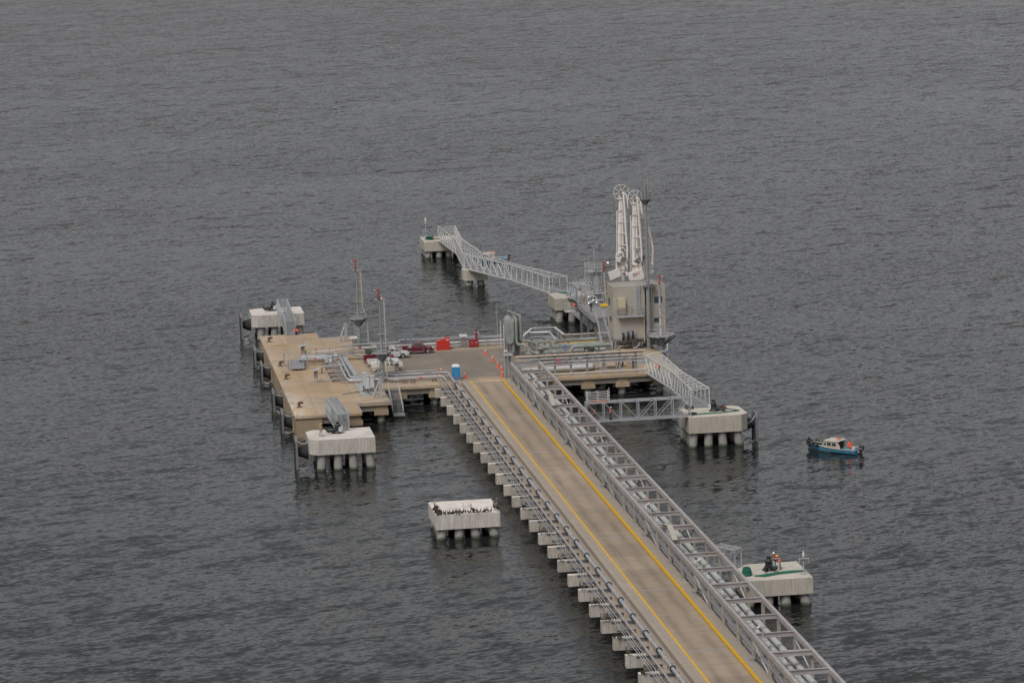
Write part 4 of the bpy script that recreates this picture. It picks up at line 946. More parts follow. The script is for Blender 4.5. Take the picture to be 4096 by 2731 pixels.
def mast(label, x, y, ztop, zdeck, r0=0.34, r1=0.19, r2=0.16, rdeck=1.52, monitor=True, ladder=True):
    t = thing('monitor_mast', label, 'mast', (x, y, ZD), 'tall fire monitor masts')
    build('pole', MB().vtube([(x, y, ZD), (x, y, zdeck - 1.7), (x, y, zdeck - 1.65), (x, y, zdeck + 2.0), (x, y, ztop)], [r0, r0, r1 + 0.08, r1, r2], 14).lathe((x, y, ZD), [(r0 + 0.25, 0), (r0 + 0.25, 0.06)], 14), 'mast_grey', t)
    o = octa(x, y, zdeck, rdeck)
    build('platform', MB().prism([(p[0], p[1]) for p in o], zdeck - 0.1, zdeck), 'mast_grey', t)
    br = MB()
    for k in range(8):
        p = Vector(o[k]); d = (Vector((x, y, zdeck)) - p).normalized()
        br.beam(p + Vector((0, 0, -0.12)) + d * 0.15, (x - d.x * (r0 - 0.05), y - d.y * (r0 - 0.05), zdeck - 1.25), 0.09, 0.14)
    build('bracket', br, 'dark_steel', t)
    build('bracket_cone', MB().vtube([(x, y, zdeck - 0.12), (x, y, zdeck - 1.3)], [0.8, r0], 8, smooth=False), 'steel', t)
    build('platform_rail', rail(MB(), [tuple(p) for p in o] + [o[0]], 1.15, 0.028, 1.2, 1, True), 'galv', t)
    for zz in (zdeck + (ztop - zdeck) * 0.36, zdeck - 2.2):
        build('band', MB().ring((x, y, zz), r0 + 0.12, 0.03).box(x - 0.7, y - 0.35, zz - 0.03, x + 0.6, y - 0.28, zz + 0.03), 'pipe_tan', t)
    lad = MB()
    for dx in (-0.72, -0.42):
        lad.vtube([(x + dx, y - 0.45, ZD), (x + dx, y - 0.45, zdeck + 1.0)], 0.03, 5)
    for i in range(int((zdeck - ZD) / 0.33)): lad.vtube([(x - 0.72, y - 0.45, ZD + 0.3 + i * 0.33), (x - 0.42, y - 0.45, ZD + 0.3 + i * 0.33)], 0.018, 4)
    for zz in (5.6, 6.4, 7.2):
        if zz < zdeck: lad.ring((x - 0.57, y - 0.78, zz), 0.36, 0.018, 'z', 12, 4)
    for dx in (-0.85, -0.29): lad.vtube([(x + dx, y - 0.9, 5.4), (x + dx, y - 0.9, zdeck)], 0.016, 4)
    lad2 = MB()
    for dx in (0.28, 0.5): lad.vtube([(x + dx, y - 0.25, zdeck), (x + dx, y - 0.25, ztop)], 0.025, 5)
    build('ladder', lad, 'galv', t)
    for s in (-1, 1):
        fl = build('floodlight', MB().box(x + s * 0.62 - 0.26, y - 0.45, ztop + 0.05, x + s * 0.62 + 0.26, y - 0.1, ztop + 0.4), 'dark_steel', t)
        build('lens', MB().box(x + s * 0.62 - 0.22, y - 0.475, ztop + 0.09, x + s * 0.62 + 0.22, y - 0.452, ztop + 0.36), 'chrome', fl)
    build('lamp_arm', MB().beam((x - 0.7, y - 0.2, ztop), (x + 0.8, y - 0.2, ztop), 0.07, 0.07), 'steel', t)
    if monitor: monitor_head(x - 0.15, y, ztop + 0.3, t, 1.05)
    return t
mast('tall grey fire monitor mast at the far left corner, standing over the sea', -17.85, 57.6, 16.45, 8.85)
mast('tall grey fire monitor mast in front of the parked pickups beside the steps', -17.65, 23.95, 16.5, 8.6)
solo('riser_pipe', MB().pipe([(-14.6, 53.4, 4.6), (-16.4, 56.9, 4.6), (-16.4, 57.2, 4.6), (-16.4, 57.3, 8.9), (-17.1, 57.3, 10.4), (-17.2, 57.3, 16.2), (-17.7, 57.4, 16.8)], 0.10, 8, 0.4), 'pipe_tan', 'tan water riser pipe climbing the far left mast', 'pipe', None, (-16.4, 57, 4.6))
# communication mast in the recess
t = thing('antenna_mast', 'slender grey mast rising from the roof line with a small top platform and whip antennas', 'mast', (26.7, 41.6, ZD))
build('pole', MB().vtube([(26.75, 41.2, ZD), (26.75, 41.2, 14.5), (26.65, 41.2, 30.4)], [0.38, 0.33, 0.24], 12), 'mast_grey', t)
o = octa(26.65, 41.2, 27.9, 0.95)
build('platform', MB().prism([(p[0], p[1]) for p in o], 27.85, 27.93), 'dark_steel', t)
build('bracket_cone', MB().vtube([(26.65, 41.2, 27.84), (26.67, 41.2, 26.9)], [0.9, 0.2], 8, smooth=False), 'dark_steel', t)
build('platform_rail', rail(MB(), o + [o[0]], 1.0, 0.02, 0.8), 'dark_steel', t)
build('antenna', MB().vtube([(27.1, 41.2, 28), (27.0, 41.2, 33.0)], 0.02, 5), 'pipe_tan', t)
build('antenna', MB().vtube([(27.5, 41.1, 28), (27.55, 41.1, 30.9)], 0.02, 5), 'galv', t)
build('antenna', MB().vtube([(25.8, 41.2, 28), (25.75, 41.2, 31.3)], 0.02, 5), 'blue', t)
build('beacon_light', MB().ball((27.55, 41.1, 30.95), 0.1), 'red', t)
lad = MB()
for dx in (0.30, 0.55): lad.vtube([(26.7 + dx, 41.0, 14.5), (26.68 + dx * 0.6, 41.0, 27.8)], 0.025, 5)
for i in range(40): lad.vtube([(26.95, 41.0, 14.8 + i * 0.32), (27.2, 41.0, 14.8 + i * 0.32)], 0.014, 4)
build('ladder', lad, 'galv', t)
build('base_platform', MB().box(26.0, 40.6, 13.95, 27.9, 41.9, 14.03), 'dark_steel', t)
build('base_rail', rail(MB(), [(26.0, 41.9, 14.0), (26.0, 40.65, 14.0), (27.9, 40.65, 14.0), (27.9, 41.9, 14.0)], 1.1, 0.025, 0.9), 'galv', t)
lad = MB()
for dx in (-0.18, 0.22):
    lad.vtube([(26.95 + dx, 40.65, 6.2), (26.95 + dx, 40.65, 14.0)], 0.03, 5)
for i in range(24): lad.vtube([(26.77, 40.65, 6.4 + i * 0.32), (27.17, 40.65, 6.4 + i * 0.32)], 0.016, 4)
build('cage_ladder', lad, 'galv', t)
# right-hand monitor mast with big base platform
t = thing('monitor_mast', 'grey fire monitor mast with a wide base platform, right of the control building', 'mast', (28.1, 38.6, ZD), 'tall fire monitor masts')
x, y = 28.25, 38.9
build('pole', MB().vtube([(x, y, ZD), (x, y, 6.3), (x, y, 6.35), (x - 0.1, y, 14.6)], [0.5, 0.5, 0.26, 0.17], 12), 'steel', t)
o = octa(x, y, 6.5, 2.35)
build('platform', MB().prism([(p[0], p[1]) for p in o], 6.4, 6.5), 'steel', t)
build('platform_rail', rail(MB(), o + [o[0]], 1.15, 0.03, 1.3, 1, True), 'galv', t)
br = MB()
for k in range(8):
    p = Vector(o[k]); br.beam(p + Vector((0, 0, -0.15)), (x + (p.x - x) * 0.22, y + (p.y - y) * 0.22, 4.9), 0.1, 0.2)
build('bracket', br, 'dark_steel', t)
build('standpipe', MB().pipe([(x + 0.55, y - 0.4, ZD), (x + 0.55, y - 0.4, 9.6), (x - 0.1, y - 0.4, 9.6)], 0.07, 6), 'pipe_tan', t)
for zz in (8.0, 9.6, 11.2, 12.8): build('band', MB().box(x - 0.55, y - 0.3, zz - 0.03, x + 0.5, y - 0.24, zz + 0.03), 'galv', t)
monitor_head(x - 0.1, y, 14.6, t, 0.95, 2.6)
build('conduit', MB().pipe([(27.35, 41.7, 5.4), (27.35, 41.7, 14.3), (27.9, 39.5, 14.4)], 0.08, 6), 'dark_steel', t)
# ---------------------------------------------------------------- loading arms
def arm_pair(label, x, y, ztop, s=1.0, wheel=1.28, cwx=0.0, lean=0.0, writing=False, spread=0.0):
    t = thing('marine_loader', label, 'loading arm', (x, y, 8.0), 'white marine loading arms folded upright')
    zt = ztop - wheel - 0.05
    build('riser', MB().vtube([(x, y, 8.0), (x, y, 14.0), (x, y, 16.4)], [0.46, 0.44, 0.34], 14), 'arm_white', t)
    build('inboard_arm', MB().vtube([(x - 0.42, y, 14.2), (x - 0.34 + lean * 0.5, y, 20.5), (x - 0.12 + lean, y, zt)], [0.36, 0.34, 0.24], 12).vtube([(x + 0.16, y - 0.05, 14.6), (x + 0.14 + lean * 0.5, y - 0.05, zt - 0.8)], 0.22, 8).vtube([(x - 0.95, y + 0.1, 13.8), (x - 0.72 + lean, y + 0.1, zt - 3.0)], 0.10, 8), 'arm_white', t)
    build('outboard_arm', MB().pipe([(x + lean, y - 0.6, zt), (x + 0.3 + lean, y - 0.65, zt - 0.1), (x + 0.62 + spread * 0.5, y - 0.7, 21.5), (x + 0.8 + spread, y - 0.7, 18.3), (x + 0.6 + spread, y - 0.7, 15.6)], 0.2, 10, 0.5), 'arm_white', t)
    build('counter_strut', MB().vtube([(x + 0.35 + lean, y - 0.9, zt - 0.05), (x + 0.75 + lean, y - 0.9, zt - 0.5), (x + 1.0 + lean, y - 0.9, zt - 2.6)], [0.15, 0.17, 0.13], 8), 'arm_white', t)
    tr_ = MB()
    n_ = 7
    for i in range(n_):
        zz = 15.4 + i * (zt - 16.4) / (n_ - 1); tr_.beam((x - 0.62, y - 0.35, zz), (x + 0.72 + spread * 0.3, y - 0.35, zz), 0.09, 0.12)
    build('tie', tr_, 'arm_white', t)
    sl = MB()
    for i in range(4):
        z0 = 16.0 + i * (zt - 17.2) / 4; z1 = z0 + (zt - 17.2) / 4
        sl.vtube([(x + 0.2, y - 0.3, z0), (x + 0.95 + spread * 0.4, y - 0.5, z0 - 0.9)], 0.06, 6)
    build('stay', sl, 'arm_white', t)
    wh = build('cable_wheel', MB().ring((x + lean, y - 0.2, zt + 0.0), wheel, 0.04, 'y', 28), 'arm_white', t)
    sp_ = MB()
    for k in range(8):
        a = k * math.pi / 4 + 0.2; sp_.vtube([(x + lean + 0.38 * math.cos(a), y - 0.2, zt + 0.38 * math.sin(a)), (x + lean + wheel * math.cos(a), y - 0.2, zt + wheel * math.sin(a))], 0.045, 5)
    build('spoke', sp_, 'arm_white', wh)
    build('hub', MB().ring((x + lean, y - 0.5, zt), 0.34, 0.12, 'y', 18, 8).cyl((x + lean, y + 0.3, zt), (x + lean, y - 0.4, zt), 0.33, n=16), 'building', wh)
    for sx in (-1, 1):
        build('cable', MB().vtube([(x + lean + sx * wheel, y - 0.2, zt - 0.1), (x + sx * 0.95, y - 0.3, 13.9)], 0.028, 5), 'dark_steel', t)
    sj_ = build('swivel_joint', MB().cyl((x - 0.75, y - 0.4, 16.3), (x + 0.7, y - 0.4, 16.3), 0.24).cyl((x - 0.5, y - 0.5, 17.1), (x + 0.9, y - 0.5, 17.1), 0.17).cyl((x + 0.1, y - 0.55, 14.7), (x + 0.1, y - 0.55, 15.7), 0.30).cyl((x + 0.62 + spread, y - 0.7, 15.3), (x + 0.62 + spread, y - 0.7, 16.0), 0.26).cyl((x + 0.6 + spread, y - 0.75, 14.2), (x + 0.6 + spread, y - 0.75, 14.9), 0.22), 'arm_white', t)
    build('flange', MB().cyl((x - 0.80, y - 0.4, 16.3), (x - 0.74, y - 0.4, 16.3), 0.36), 'pipe_tan', sj_); build('flange', MB().cyl((x + 0.1, y - 0.55, 15.15), (x + 0.1, y - 0.55, 15.23), 0.42), 'pipe_tan', sj_); build('flange', MB().cyl((x + 0.62 + spread, y - 0.7, 15.6), (x + 0.62 + spread, y - 0.7, 15.67), 0.36), 'pipe_tan', sj_)
    build('hydraulic_box', MB().box(x - 0.2, y - 0.95, 16.7, x + 0.35, y - 0.65, 17.3).box(x - 0.1, y - 0.9, 18.2, x + 0.2, y - 0.6, 18.6), 'dark_steel', t)
    if cwx < -1: build('elbow', MB().pipe([(x - 1.05, y - 0.7, 9), (x - 1.05, y - 0.7, 17.9), (x + 0.1, y - 0.7, 18.0), (x + 0.1, y - 0.7, 16.5)], 0.15, 8, 0.6).cyl((x - 0.75, y - 0.8, 16.9), (x - 0.75, y - 1.1, 16.9), 0.42), 'arm_white', t)
    hs = MB()
    for k in range(3): hs.vtube([(x + 0.35 + k * 0.12, y - 0.8, 17.6), (x + 0.6 + k * 0.1, y - 0.9, 16.6 - k * 0.3), (x + 0.35 + k * 0.12, y - 0.85, 15.4)], 0.03, 5)
    build('hydraulic_hose', hs, 'rubber', t)
    # counterweight plate
    c = MB(); cx, cz = x + cwx, 14.6
    pts = [(-1.15, 0.35), (0.95, 1.0), (1.35, -0.35), (-0.75, -1.15)]
    v = [(cx + a * s, y - 1.3, cz + b_ * s) for a, b_ in pts] + [(cx + a * s, y - 0.7, cz + b_ * s) for a, b_ in pts]
    c.add(v, [(0, 3, 2, 1), (4, 5, 6, 7), (0, 1, 5, 4), (1, 2, 6, 5), (2, 3, 7, 6), (3, 0, 4, 7)])
    cw = build('counterweight', c, 'arm_white', t)
    if writing:
        for txt, mt, dx in (('SV', 'black_iron', -0.22), ('T', 'band_orange', 0.42)):
            cu = bpy.data.curves.new('lettering', 'FONT'); cu.body = txt; cu.size = 0.72; cu.extrude = 0.012; cu.align_x = 'CENTER'; cu.align_y = 'CENTER'; cu.offset = 0.012
            tmp = bpy.data.objects.new('lettering_curve', cu); scn.collection.objects.link(tmp)
            me = bpy.data.meshes.new_from_object(tmp.evaluated_get(bpy.context.evaluated_depsgraph_get()))
            bpy.data.objects.remove(tmp)
            me.materials.clear(); me.materials.append(M[mt]); me.name = 'lettering'
            lo = bpy.data.objects.new('lettering', me); scn.collection.objects.link(lo)
            lo.parent = cw
            lo.location = Vector((cx + 0.15 + dx * math.cos(R(17)), y - 1.315, cz + 0.22 + dx * math.sin(R(17)))) - Vector((x, y, 8.0)); lo.rotation_euler = (R(90), R(-17), 0)
    return t
arm_pair('white loading arm with the large spoked cable wheel, leftmost and tallest', 24.9, 53.5, 29.0, 0.85, 1.28, -1.6, 0.1)
arm_pair('white loading arm whose tilted counterweight plate carries black lettering', 26.7, 50.6, 28.3, 1.12, 1.12, -0.4, 0.0, True)
arm_pair('shorter white loading arm on the right, mostly behind the antenna mast', 28.3, 54.0, 26.8, 0.6, 0.9, 0.3, -0.9, False, 0.9)
# ---------------------------------------------------------------- raised steel platform with stairs
t = thing('arm_platform', 'raised dark grated steel platform carrying the loading arms beside the control building', 'platform', (24, 57, ZD))
build('grated_deck', MB().box(19.5, 50.4, 7.92, 30.0, 66.0, 8.0), 'grating', t)
build('side_beam', MB().box(19.42, 50.4, 7.15, 19.5, 66.0, 8.02).box(19.42, 50.32, 7.15, 30.0, 50.4, 8.02).box(29.99, 50.4, 7.15, 30.07, 66, 8.02), 'steel', t)
for x in (19.9, 24.5, 29.4):
    for y in (51, 58.5, 65.4): build('column', MB().box(x - 0.2, y - 0.2, 0.5 if y > 55.3 else ZD, x + 0.2, y + 0.2, 7.15), 'dark_steel', t)
build('handrail', rail(MB(), [(19.55, 66.0, 8.0), (19.55, 54.2, 8.0)], 1.1, 0.03, 1.6), 'galv_light', t)
build('handrail', rail(MB(), [(19.55, 54.2, 8.0), (19.55, 50.45, 8.0), (19.75, 50.45, 8.0)], 1.1, 0.03, 1.6), 'galv_light', t)
def stair(label, x0, x1, ya, za, yb, zb, n, mt='steel', axis='y', name='steel_stair', rails=True):
    """flight climbing from (ya,za) to (yb,zb) between x0 and x1"""
    s = thing(name, label, 'stair', ((x0 + x1) / 2, ya, za))
    m = MB()
    for x in (x0, x1): m.beam((x, ya, za), (x, yb, zb), 0.08, 0.26)
    build('stringer', m, mt, s)
    m = MB()
    for i in range(n):
        u = (i + 0.5) / n; y = ya + (yb - ya) * u; z = za + (zb - za) * u
        m.box(x0 + 0.04, y - 0.14, z - 0.02, x1 - 0.04, y + 0.14, z + 0.03)
    build('treads', m, 'grating', s)
    if rails:
        for x in (x0, x1): build('handrail', rail(MB(), [(x, ya, za), (x, yb, zb)], 1.05, 0.028, 1.2), 'galv_light', s)
    return s
stair('lower flight of steel stairs left of the control building', 19.35, 20.85, 41.3, 4.02, 45.4, 6.2, 12)
stair('upper flight of steel stairs reaching the raised platform', 19.75, 20.95, 46.6, 6.25, 50.3, 8.0, 9)
solo('stair_landing', MB().box(19.25, 45.4, 6.1, 21.0, 46.7, 6.22).box(19.4, 45.6, ZD, 19.6, 45.8, 6.1).box(20.6, 46.3, ZD, 20.8, 46.5, 6.1), 'galv', 'small landing between the two stair flights by the control building', 'landing', None, (20, 46, ZD))
# balcony with the red sign and its long stair
t = thing('side_landing', 'small railed landing with a red sign hung outside the raised platform', 'landing', (19.6, 75, 5.4))
build('landing_floor', MB().box(18.7, 74.3, 5.3, 20.5, 76.0, 5.45), 'galv_light', t)
build('landing_rail', rail(MB(), [(20.5, 74.35, 5.45), (18.75, 74.35, 5.45), (18.75, 75.95, 5.45), (20.4, 75.95, 5.45)], 1.2, 0.035, 0.9), 'galv_light', t)
sg = build('warning_sign', MB().box(19.75, 74.26, 6.25, 20.55, 74.3, 6.85), 'red_box', t)
for i in range(3): build('sign_text_line', MB().box(19.9 + 0.05 * (i == 1), 74.25, 6.68 - i * 0.17, 20.4 - 0.05 * (i == 1), 74.262, 6.74 - i * 0.17), 'white_paint', sg)
build('long_stair', MB().beam((19.7, 74.3, 5.3), (20.9, 61.0, 4.4), 0.08, 0.3).beam((20.7, 74.3, 5.3), (21.9, 61.0, 4.4), 0.08, 0.3).quad((19.7, 74.3, 5.35), (20.7, 74.3, 5.35), (21.9, 61, 4.45), (20.9, 61, 4.45)), 'steel', t)
build('long_stair_rail', rail(MB(), [(19.7, 74.3, 5.4), (20.9, 61.0, 4.5)], 1.05, 0.03, 1.5), 'galv', t)
# gangway tower behind
TX, TY = 22.6, 64.6
t = thing('gangway_tower', 'round grey column with stacked railed platforms and floodlights behind the raised platform', 'tower', (TX, TY, 8.0))
build('column', MB().vtube([(TX, TY, 8), (TX, TY, 13.6)], 0.62, 16), 'galv', t)
for zz, hw in ((9.9, 1.7), (13.6, 1.25)):
    build('platform', MB().box(TX - hw - 0.6, TY - 1.2, zz - 0.08, TX + hw - 0.5, TY + 1.0, zz), 'galv', t)
    build('platform_rail', rail(MB(), [(TX - hw - 0.6, TY + 1, zz), (TX - hw - 0.6, TY - 1.2, zz), (TX + hw - 0.5, TY - 1.2, zz), (TX + hw - 0.5, TY + 1.0, zz), (TX - hw - 0.6, TY + 1, zz)], 1.15, 0.03, 0.9), 'galv_light', t)
lf = MB()
for x in (TX - 0.45, TX + 0.25): lf.vtube([(x, TY, 13.6), (x, TY, 15.9)], 0.04, 5)
lf.vtube([(TX - 0.4, TY, 13.6), (TX - 0.4, TY, 17.7)], 0.08, 6)
lf.beam((TX - 1.35, TY, 17.58), (TX + 0.6, TY, 17.58), 0.12, 0.1); lf.beam((TX - 0.6, TY, 15.9), (TX + 0.5, TY, 15.9), 0.2, 0.05)
build('lamp_mast', lf, 'galv', t)
for x in (TX - 1.25, TX + 0.55): build('floodlight', MB().box(x - 0.25, TY - 0.3, 17.6, x + 0.25, TY + 0.1, 17.95), 'dark_steel', t)
cg = MB()
for dx in (-2.6, -1.9): cg.vtube([(TX + dx + 0.4, TY - 0.9, 8), (TX + dx + 0.4, TY - 0.9, 16.2)], 0.028, 5)
for i in range(24): cg.vtube([(TX - 2.2, TY - 0.9, 8.3 + i * 0.33), (TX - 1.5, TY - 0.9, 8.3 + i * 0.33)], 0.018, 4)
build('cage_ladder', cg, 'galv_light', t)
build('valve_cluster', MB().pipe([(TX - 2.0, TY - 2.0, 8), (TX - 2.0, TY - 2.0, 9.6), (TX - 0.6, TY - 2.0, 9.6), (TX - 0.6, TY - 2.0, 8)], 0.13).pipe([(TX - 1.3, TY - 2.4, 8), (TX - 1.3, TY - 2.4, 9.0), (TX + 0.6, TY - 2.4, 9.0), (TX + 0.6, TY - 2.4, 8)], 0.11).ball((TX - 1.9, TY - 2.6, 8.5), 0.3).ball((TX - 0.6, TY - 2.6, 8.6), 0.28), 'chrome', t)
build('hose_box', MB().box(TX + 1.4, TY - 2.2, 8, TX + 2.9, TY - 1.0, 9.6), 'white_paint', t)
t = thing('monitor_post', 'thin pipe post topped by a red water monitor beside the floodlit tower', 'water monitor', (23.6, 63.0, 8.0))
build('standpipe', MB().vtube([(23.7, 62.8, 8.0), (23.5, 62.8, 13.6)], 0.11, 8), 'pipe_tan', t)
monitor_head(23.48, 62.8, 13.55, t, 1.15, 2.8)
solo('yellow_tray', MB().box(22.3, 60.2, 8.15, 23.6, 61.0, 8.55), 'yellow_paint', 'small yellow spill tray on the raised platform', 'tray', None, (23, 60.6, 8.0))
# gangway truss pieces in front of tower
t = thing('telescopic_gangway', 'folded galvanised ship gangway leaning against the floodlit tower', 'gangway', (21, 68, 8))
m = MB()
a0, a1 = Vector((19.9, 73.0, 9.8)), Vector((22.0, 63.2, 11.6))
for o_ in ((0, 0, 0), (1.1, 0.4, 0), (0, 0, 1.1), (1.1, 0.4, 1.1)):
    m.beam(a0 + Vector(o_), a1 + Vector(o_), 0.09, 0.09)
for i in range(8):
    p = a0.lerp(a1, i / 7); q = a0.lerp(a1, min(1, (i + 1) / 7))
    m.beam(p, p + Vector((0, 0, 1.1)), 0.07, 0.07).beam(p + Vector((1.1, 0.4, 0)), p + Vector((1.1, 0.4, 1.1)), 0.07, 0.07).beam(p + Vector((0, 0, 1.1)), q, 0.06, 0.06).beam(p, q + Vector((1.1, 0.4, 0)), 0.06, 0.06)
build('lattice', m, 'galv_light', t)
build('prop', MB().beam((20.6, 69.5, 8.0), (20.6, 69.5, 10.2), 0.12, 0.12).beam((21.9, 64.0, 8.0), (21.9, 64.0, 11.3), 0.12, 0.12), 'steel', t)

# ---------------------------------------------------------------- knock-out vessels and process pipes
def vessel(label, x, y):
    t = thing('pressure_vessel', label, 'vessel', (x, y, ZD), 'upright sage grey vessels')
    build('shell', MB().lathe((x, y, 0), [(0.15, 9.85), (0.55, 9.7), (0.85, 9.4), (0.97, 9.0), (0.97, 5.9), (0.85, 5.5), (0.55, 5.2), (0.2, 5.1)][::-1], 24), 'pipe_sage', t)
    build('skirt', MB().cyl((x, y, ZD), (x, y, 5.5), 0.62, n=14), 'dark_steel', t)
    for k in range(4):
        a = 0.8 + k * math.pi / 2; build('leg', MB().beam((x + 0.85 * math.cos(a), y + 0.85 * math.sin(a), ZD), (x + 0.85 * math.cos(a), y + 0.85 * math.sin(a), 6.0), 0.14, 0.14), 'steel', t)
    return t
v1 = vessel('nearer sage grey vessel, with a round side hatch facing the parking area', 5.42, 42.2)
build('hatch', MB().cyl((4.9, 41.7, 6.7), (4.35, 40.6, 6.7), 0.62, n=20), 'pipe_sage', v1)
v2 = vessel('farther sage grey vessel, half hidden behind the nearer one', 5.15, 46.2)
VG = 'tall vertical pipes beside the vessels'
for k, (x, y, zt, l) in enumerate(((4.95, 40.9, 9.55, 'left tall vertical pipe running down the front of the vessels'), (5.45, 40.8, 9.8, 'middle tall vertical pipe with an elbow, beside the vessels'), (6.2, 41.0, 10.2, 'right tall vertical pipe rising highest beside the vessels'))):
    x2 = (5.3, 5.5, 5.0)[k]; y2 = (42.2, 44, 46.2)[k]
    low = [[(x, y, 4.6)], [(x, y, 5.9), (x + 1.25, y - 1.0, 5.9), (x + 1.25, y - 1.0, 4.7)], [(x, y, 6.35), (x + 1.6, y - 0.4, 6.35), (x + 1.6, y - 0.4, 5.0)]][k]
    solo('vertical_pipe', MB().pipe([(x2, y2, 9.7), (x2, y2, zt + 0.25), (x, y, zt + 0.15)] + low, 0.235, 12, 0.5), 'pipe_sage', l, 'pipe', VG, (x, y, ZD))
t = thing('level_gauges', 'two thin gauge columns with small valves left of the vessels', 'gauge', (4.2, 48, ZD))
for x, y in ((4.25, 50.0), (4.2, 46.0)):
    build('gauge_column', MB().cyl((x, y, ZD), (x, y, 8.35), 0.10, n=8), 'galv_light', t)
    build('gauge_column', MB().cyl((x + 0.45, y, ZD), (x + 0.45, y, 8.2), 0.05, n=6), 'galv', t)
    build('valve', MB().box(x + 0.15, y - 0.1, 7.7, x + 0.9, y + 0.1, 7.9).box(x + 0.15, y - 0.1, 8.15, x + 0.9, y + 0.1, 8.25), 'dark_steel', t)
solo('vessel_ring', rail(MB(), [(5.9, 44.8, 8.4), (7.6, 45.2, 8.4), (7.9, 46.4, 8.4), (7.5, 47.2, 8.4)], 0.9, 0.02, 1.0), 'galv', 'thin railing of the little platform at the top right of the vessels', 'railing', None, (7, 46, 8.4))
solo('vent_post', MB().cyl((4.0, 52.0, ZD), (3.95, 52.0, 10.2), 0.045).box(3.65, 51.97, 9.4, 4.3, 52.03, 9.5), 'galv', 'thin grey vent post with a small cross fitting, left of the vessels', 'post', None, (4, 52, ZD))
PP = 'sage grey process pipes in front of the control building'
def pp(label, pts, r, extra=None):
    t = thing('process_pipe', label, 'pipe', pts[0], PP)
    build('pipe_run', MB().pipe(pts, r, 14), 'pipe_sage', t)
    for x, y, z, rr in (extra or ()):
        build('flange', MB().cyl((x - 0.07, y, z), (x + 0.07, y, z), rr, n=16), 'pipe_sage', t)
    # stools
    xs = sorted((pts[0][0], pts[-1][0]))
    n = max(2, int((xs[1] - xs[0]) / 3))
    return t
pp('frontmost sage grey pipe starting at the foot of the nearer vessel', [(5.8, 31.2, 4.5), (6.2, 31.2, 4.9), (8.5, 31.4, 4.95), (19.0, 31.4, 5.0)], 0.22, ((7.3, 31.35, 4.93, 0.33),))
q = pp('thickest sage grey pipe with a blue handwheel and a funnel-shaped strainer', [(6.3, 36.2, 5.05), (13.5, 36.2, 5.15), (18.8, 36.0, 5.15)], 0.42, ((7.2, 36.2, 5.06, 0.5), (8.9, 36.2, 5.08, 0.52), (10.1, 36.2, 5.1, 0.5), (11.5, 36.2, 5.12, 0.5)))
build('strainer', MB().vtube([(8.4, 35.9, 5.2), (8.4, 35.7, 6.0)], [0.15, 0.48], 14), 'pipe_sage', q)
build('handwheel', MB().ring((12.3, 35.7, 6.0), 0.2, 0.045, 'y', 14).cyl((12.3, 35.8, 5.4), (12.3, 35.7, 6.1), 0.08), 'blue', q)
q = pp('second thick sage grey pipe, behind the one with the blue handwheel', [(8.0, 40.5, 5.15), (14.5, 40.5, 5.35), (18.8, 40.5, 5.35)], 0.38, ((9.3, 40.5, 5.2, 0.47), (11.0, 40.5, 5.25, 0.47), (12.0, 40.5, 5.28, 0.44)))
build('strainer', MB().vtube([(8.3, 40.2, 5.4), (8.3, 40.0, 6.2)], [0.15, 0.42], 14), 'pipe_sage', q)
pp('rearmost long sage grey pipe under the yellow grating', [(12.3, 46.0, 4.7), (12.4, 46.0, 5.25), (19.2, 46.0, 5.25)], 0.3)
pp('sage grey pipe bending down in front of the thick pipes on the right', [(13.0, 33.8, 4.3), (13.0, 33.8, 6.2), (19.3, 34.2, 6.2)], 0.3, ((15.5, 33.95, 6.2, 0.36),))
pp('short arched sage grey pipe near the pipe rack lamps', [(11.1, 29.0, 4.5), (11.1, 29.0, 5.55), (14.5, 29.0, 5.55), (14.7, 29.0, 4.4)], 0.27)
pp('arched sage pipe over the thick pipes, nearer of the two hoops', [(8.3, 38.6, 5.2), (8.3, 38.6, 6.45), (10.5, 38.6, 6.45), (10.5, 38.6, 5.1)], 0.2)
pp('arched sage pipe over the thick pipes, farther of the two hoops', [(8.0, 43.0, 4.9), (8.0, 43.0, 6.5), (10.2, 43.0, 6.5), (10.2, 43.0, 5.0)], 0.2)
pp('low sage pipe linking the right side of the vessels to the hoops', [(6.3, 44.0, 5.9), (8.0, 44.0, 5.9), (8.0, 44.0, 4.9)], 0.2)
pp('sage pipe elbow dropping in front of the thick pipes, left of the stairs', [(15.2, 35.0, 5.6), (16.8, 34.6, 5.6), (17.0, 34.4, 4.2)], 0.3)
pp('sage pipe elbow dropping closest to the steel stairs', [(16.9, 36.8, 5.9), (18.2, 36.6, 5.9), (18.5, 36.2, 4.2)], 0.32)
solo('expansion_drum', MB().vtube([(19.0, 32.0, 5.0), (19.0, 32.6, 5.0)], 0.62, 16), 'pipe_sage', 'round sage grey drum end right of the process pipes', 'drum', None, (19, 32, ZD))
for i, (x, y) in enumerate(((8, 36.2), (11, 36.2), (14.5, 36.1), (9.5, 40.5), (13.5, 40.5), (17.5, 40.5), (14, 46), (17.5, 46), (8, 31.4), (12, 31.4), (16.5, 31.4))):
    solo('pipe_stool', MB().box(x - 0.15, y - 0.3, ZD, x + 0.15, y + 0.3, 4.78), 'steel', 'steel stool under a sage grey process pipe', 'support', 'stools under the process pipes', (x, y, ZD))
# many small parallel lines running seaward between the vessels and stairs
SL = 'thin silver lines running seaward under the process pipes'
for i in range(7):
    x = 8.9 + i * 0.33
    solo('impulse_line', MB().pipe([(x + 0.2, 27.0, 4.25), (x - 0.4, 58.5, 4.35), (x - 0.4, 58.6, 5.0)], 0.045, 5), 'pipe_silver', 'thin silver line in the bundle running seaward under the process pipes', 'pipe', SL, (x, 27, 4.25))
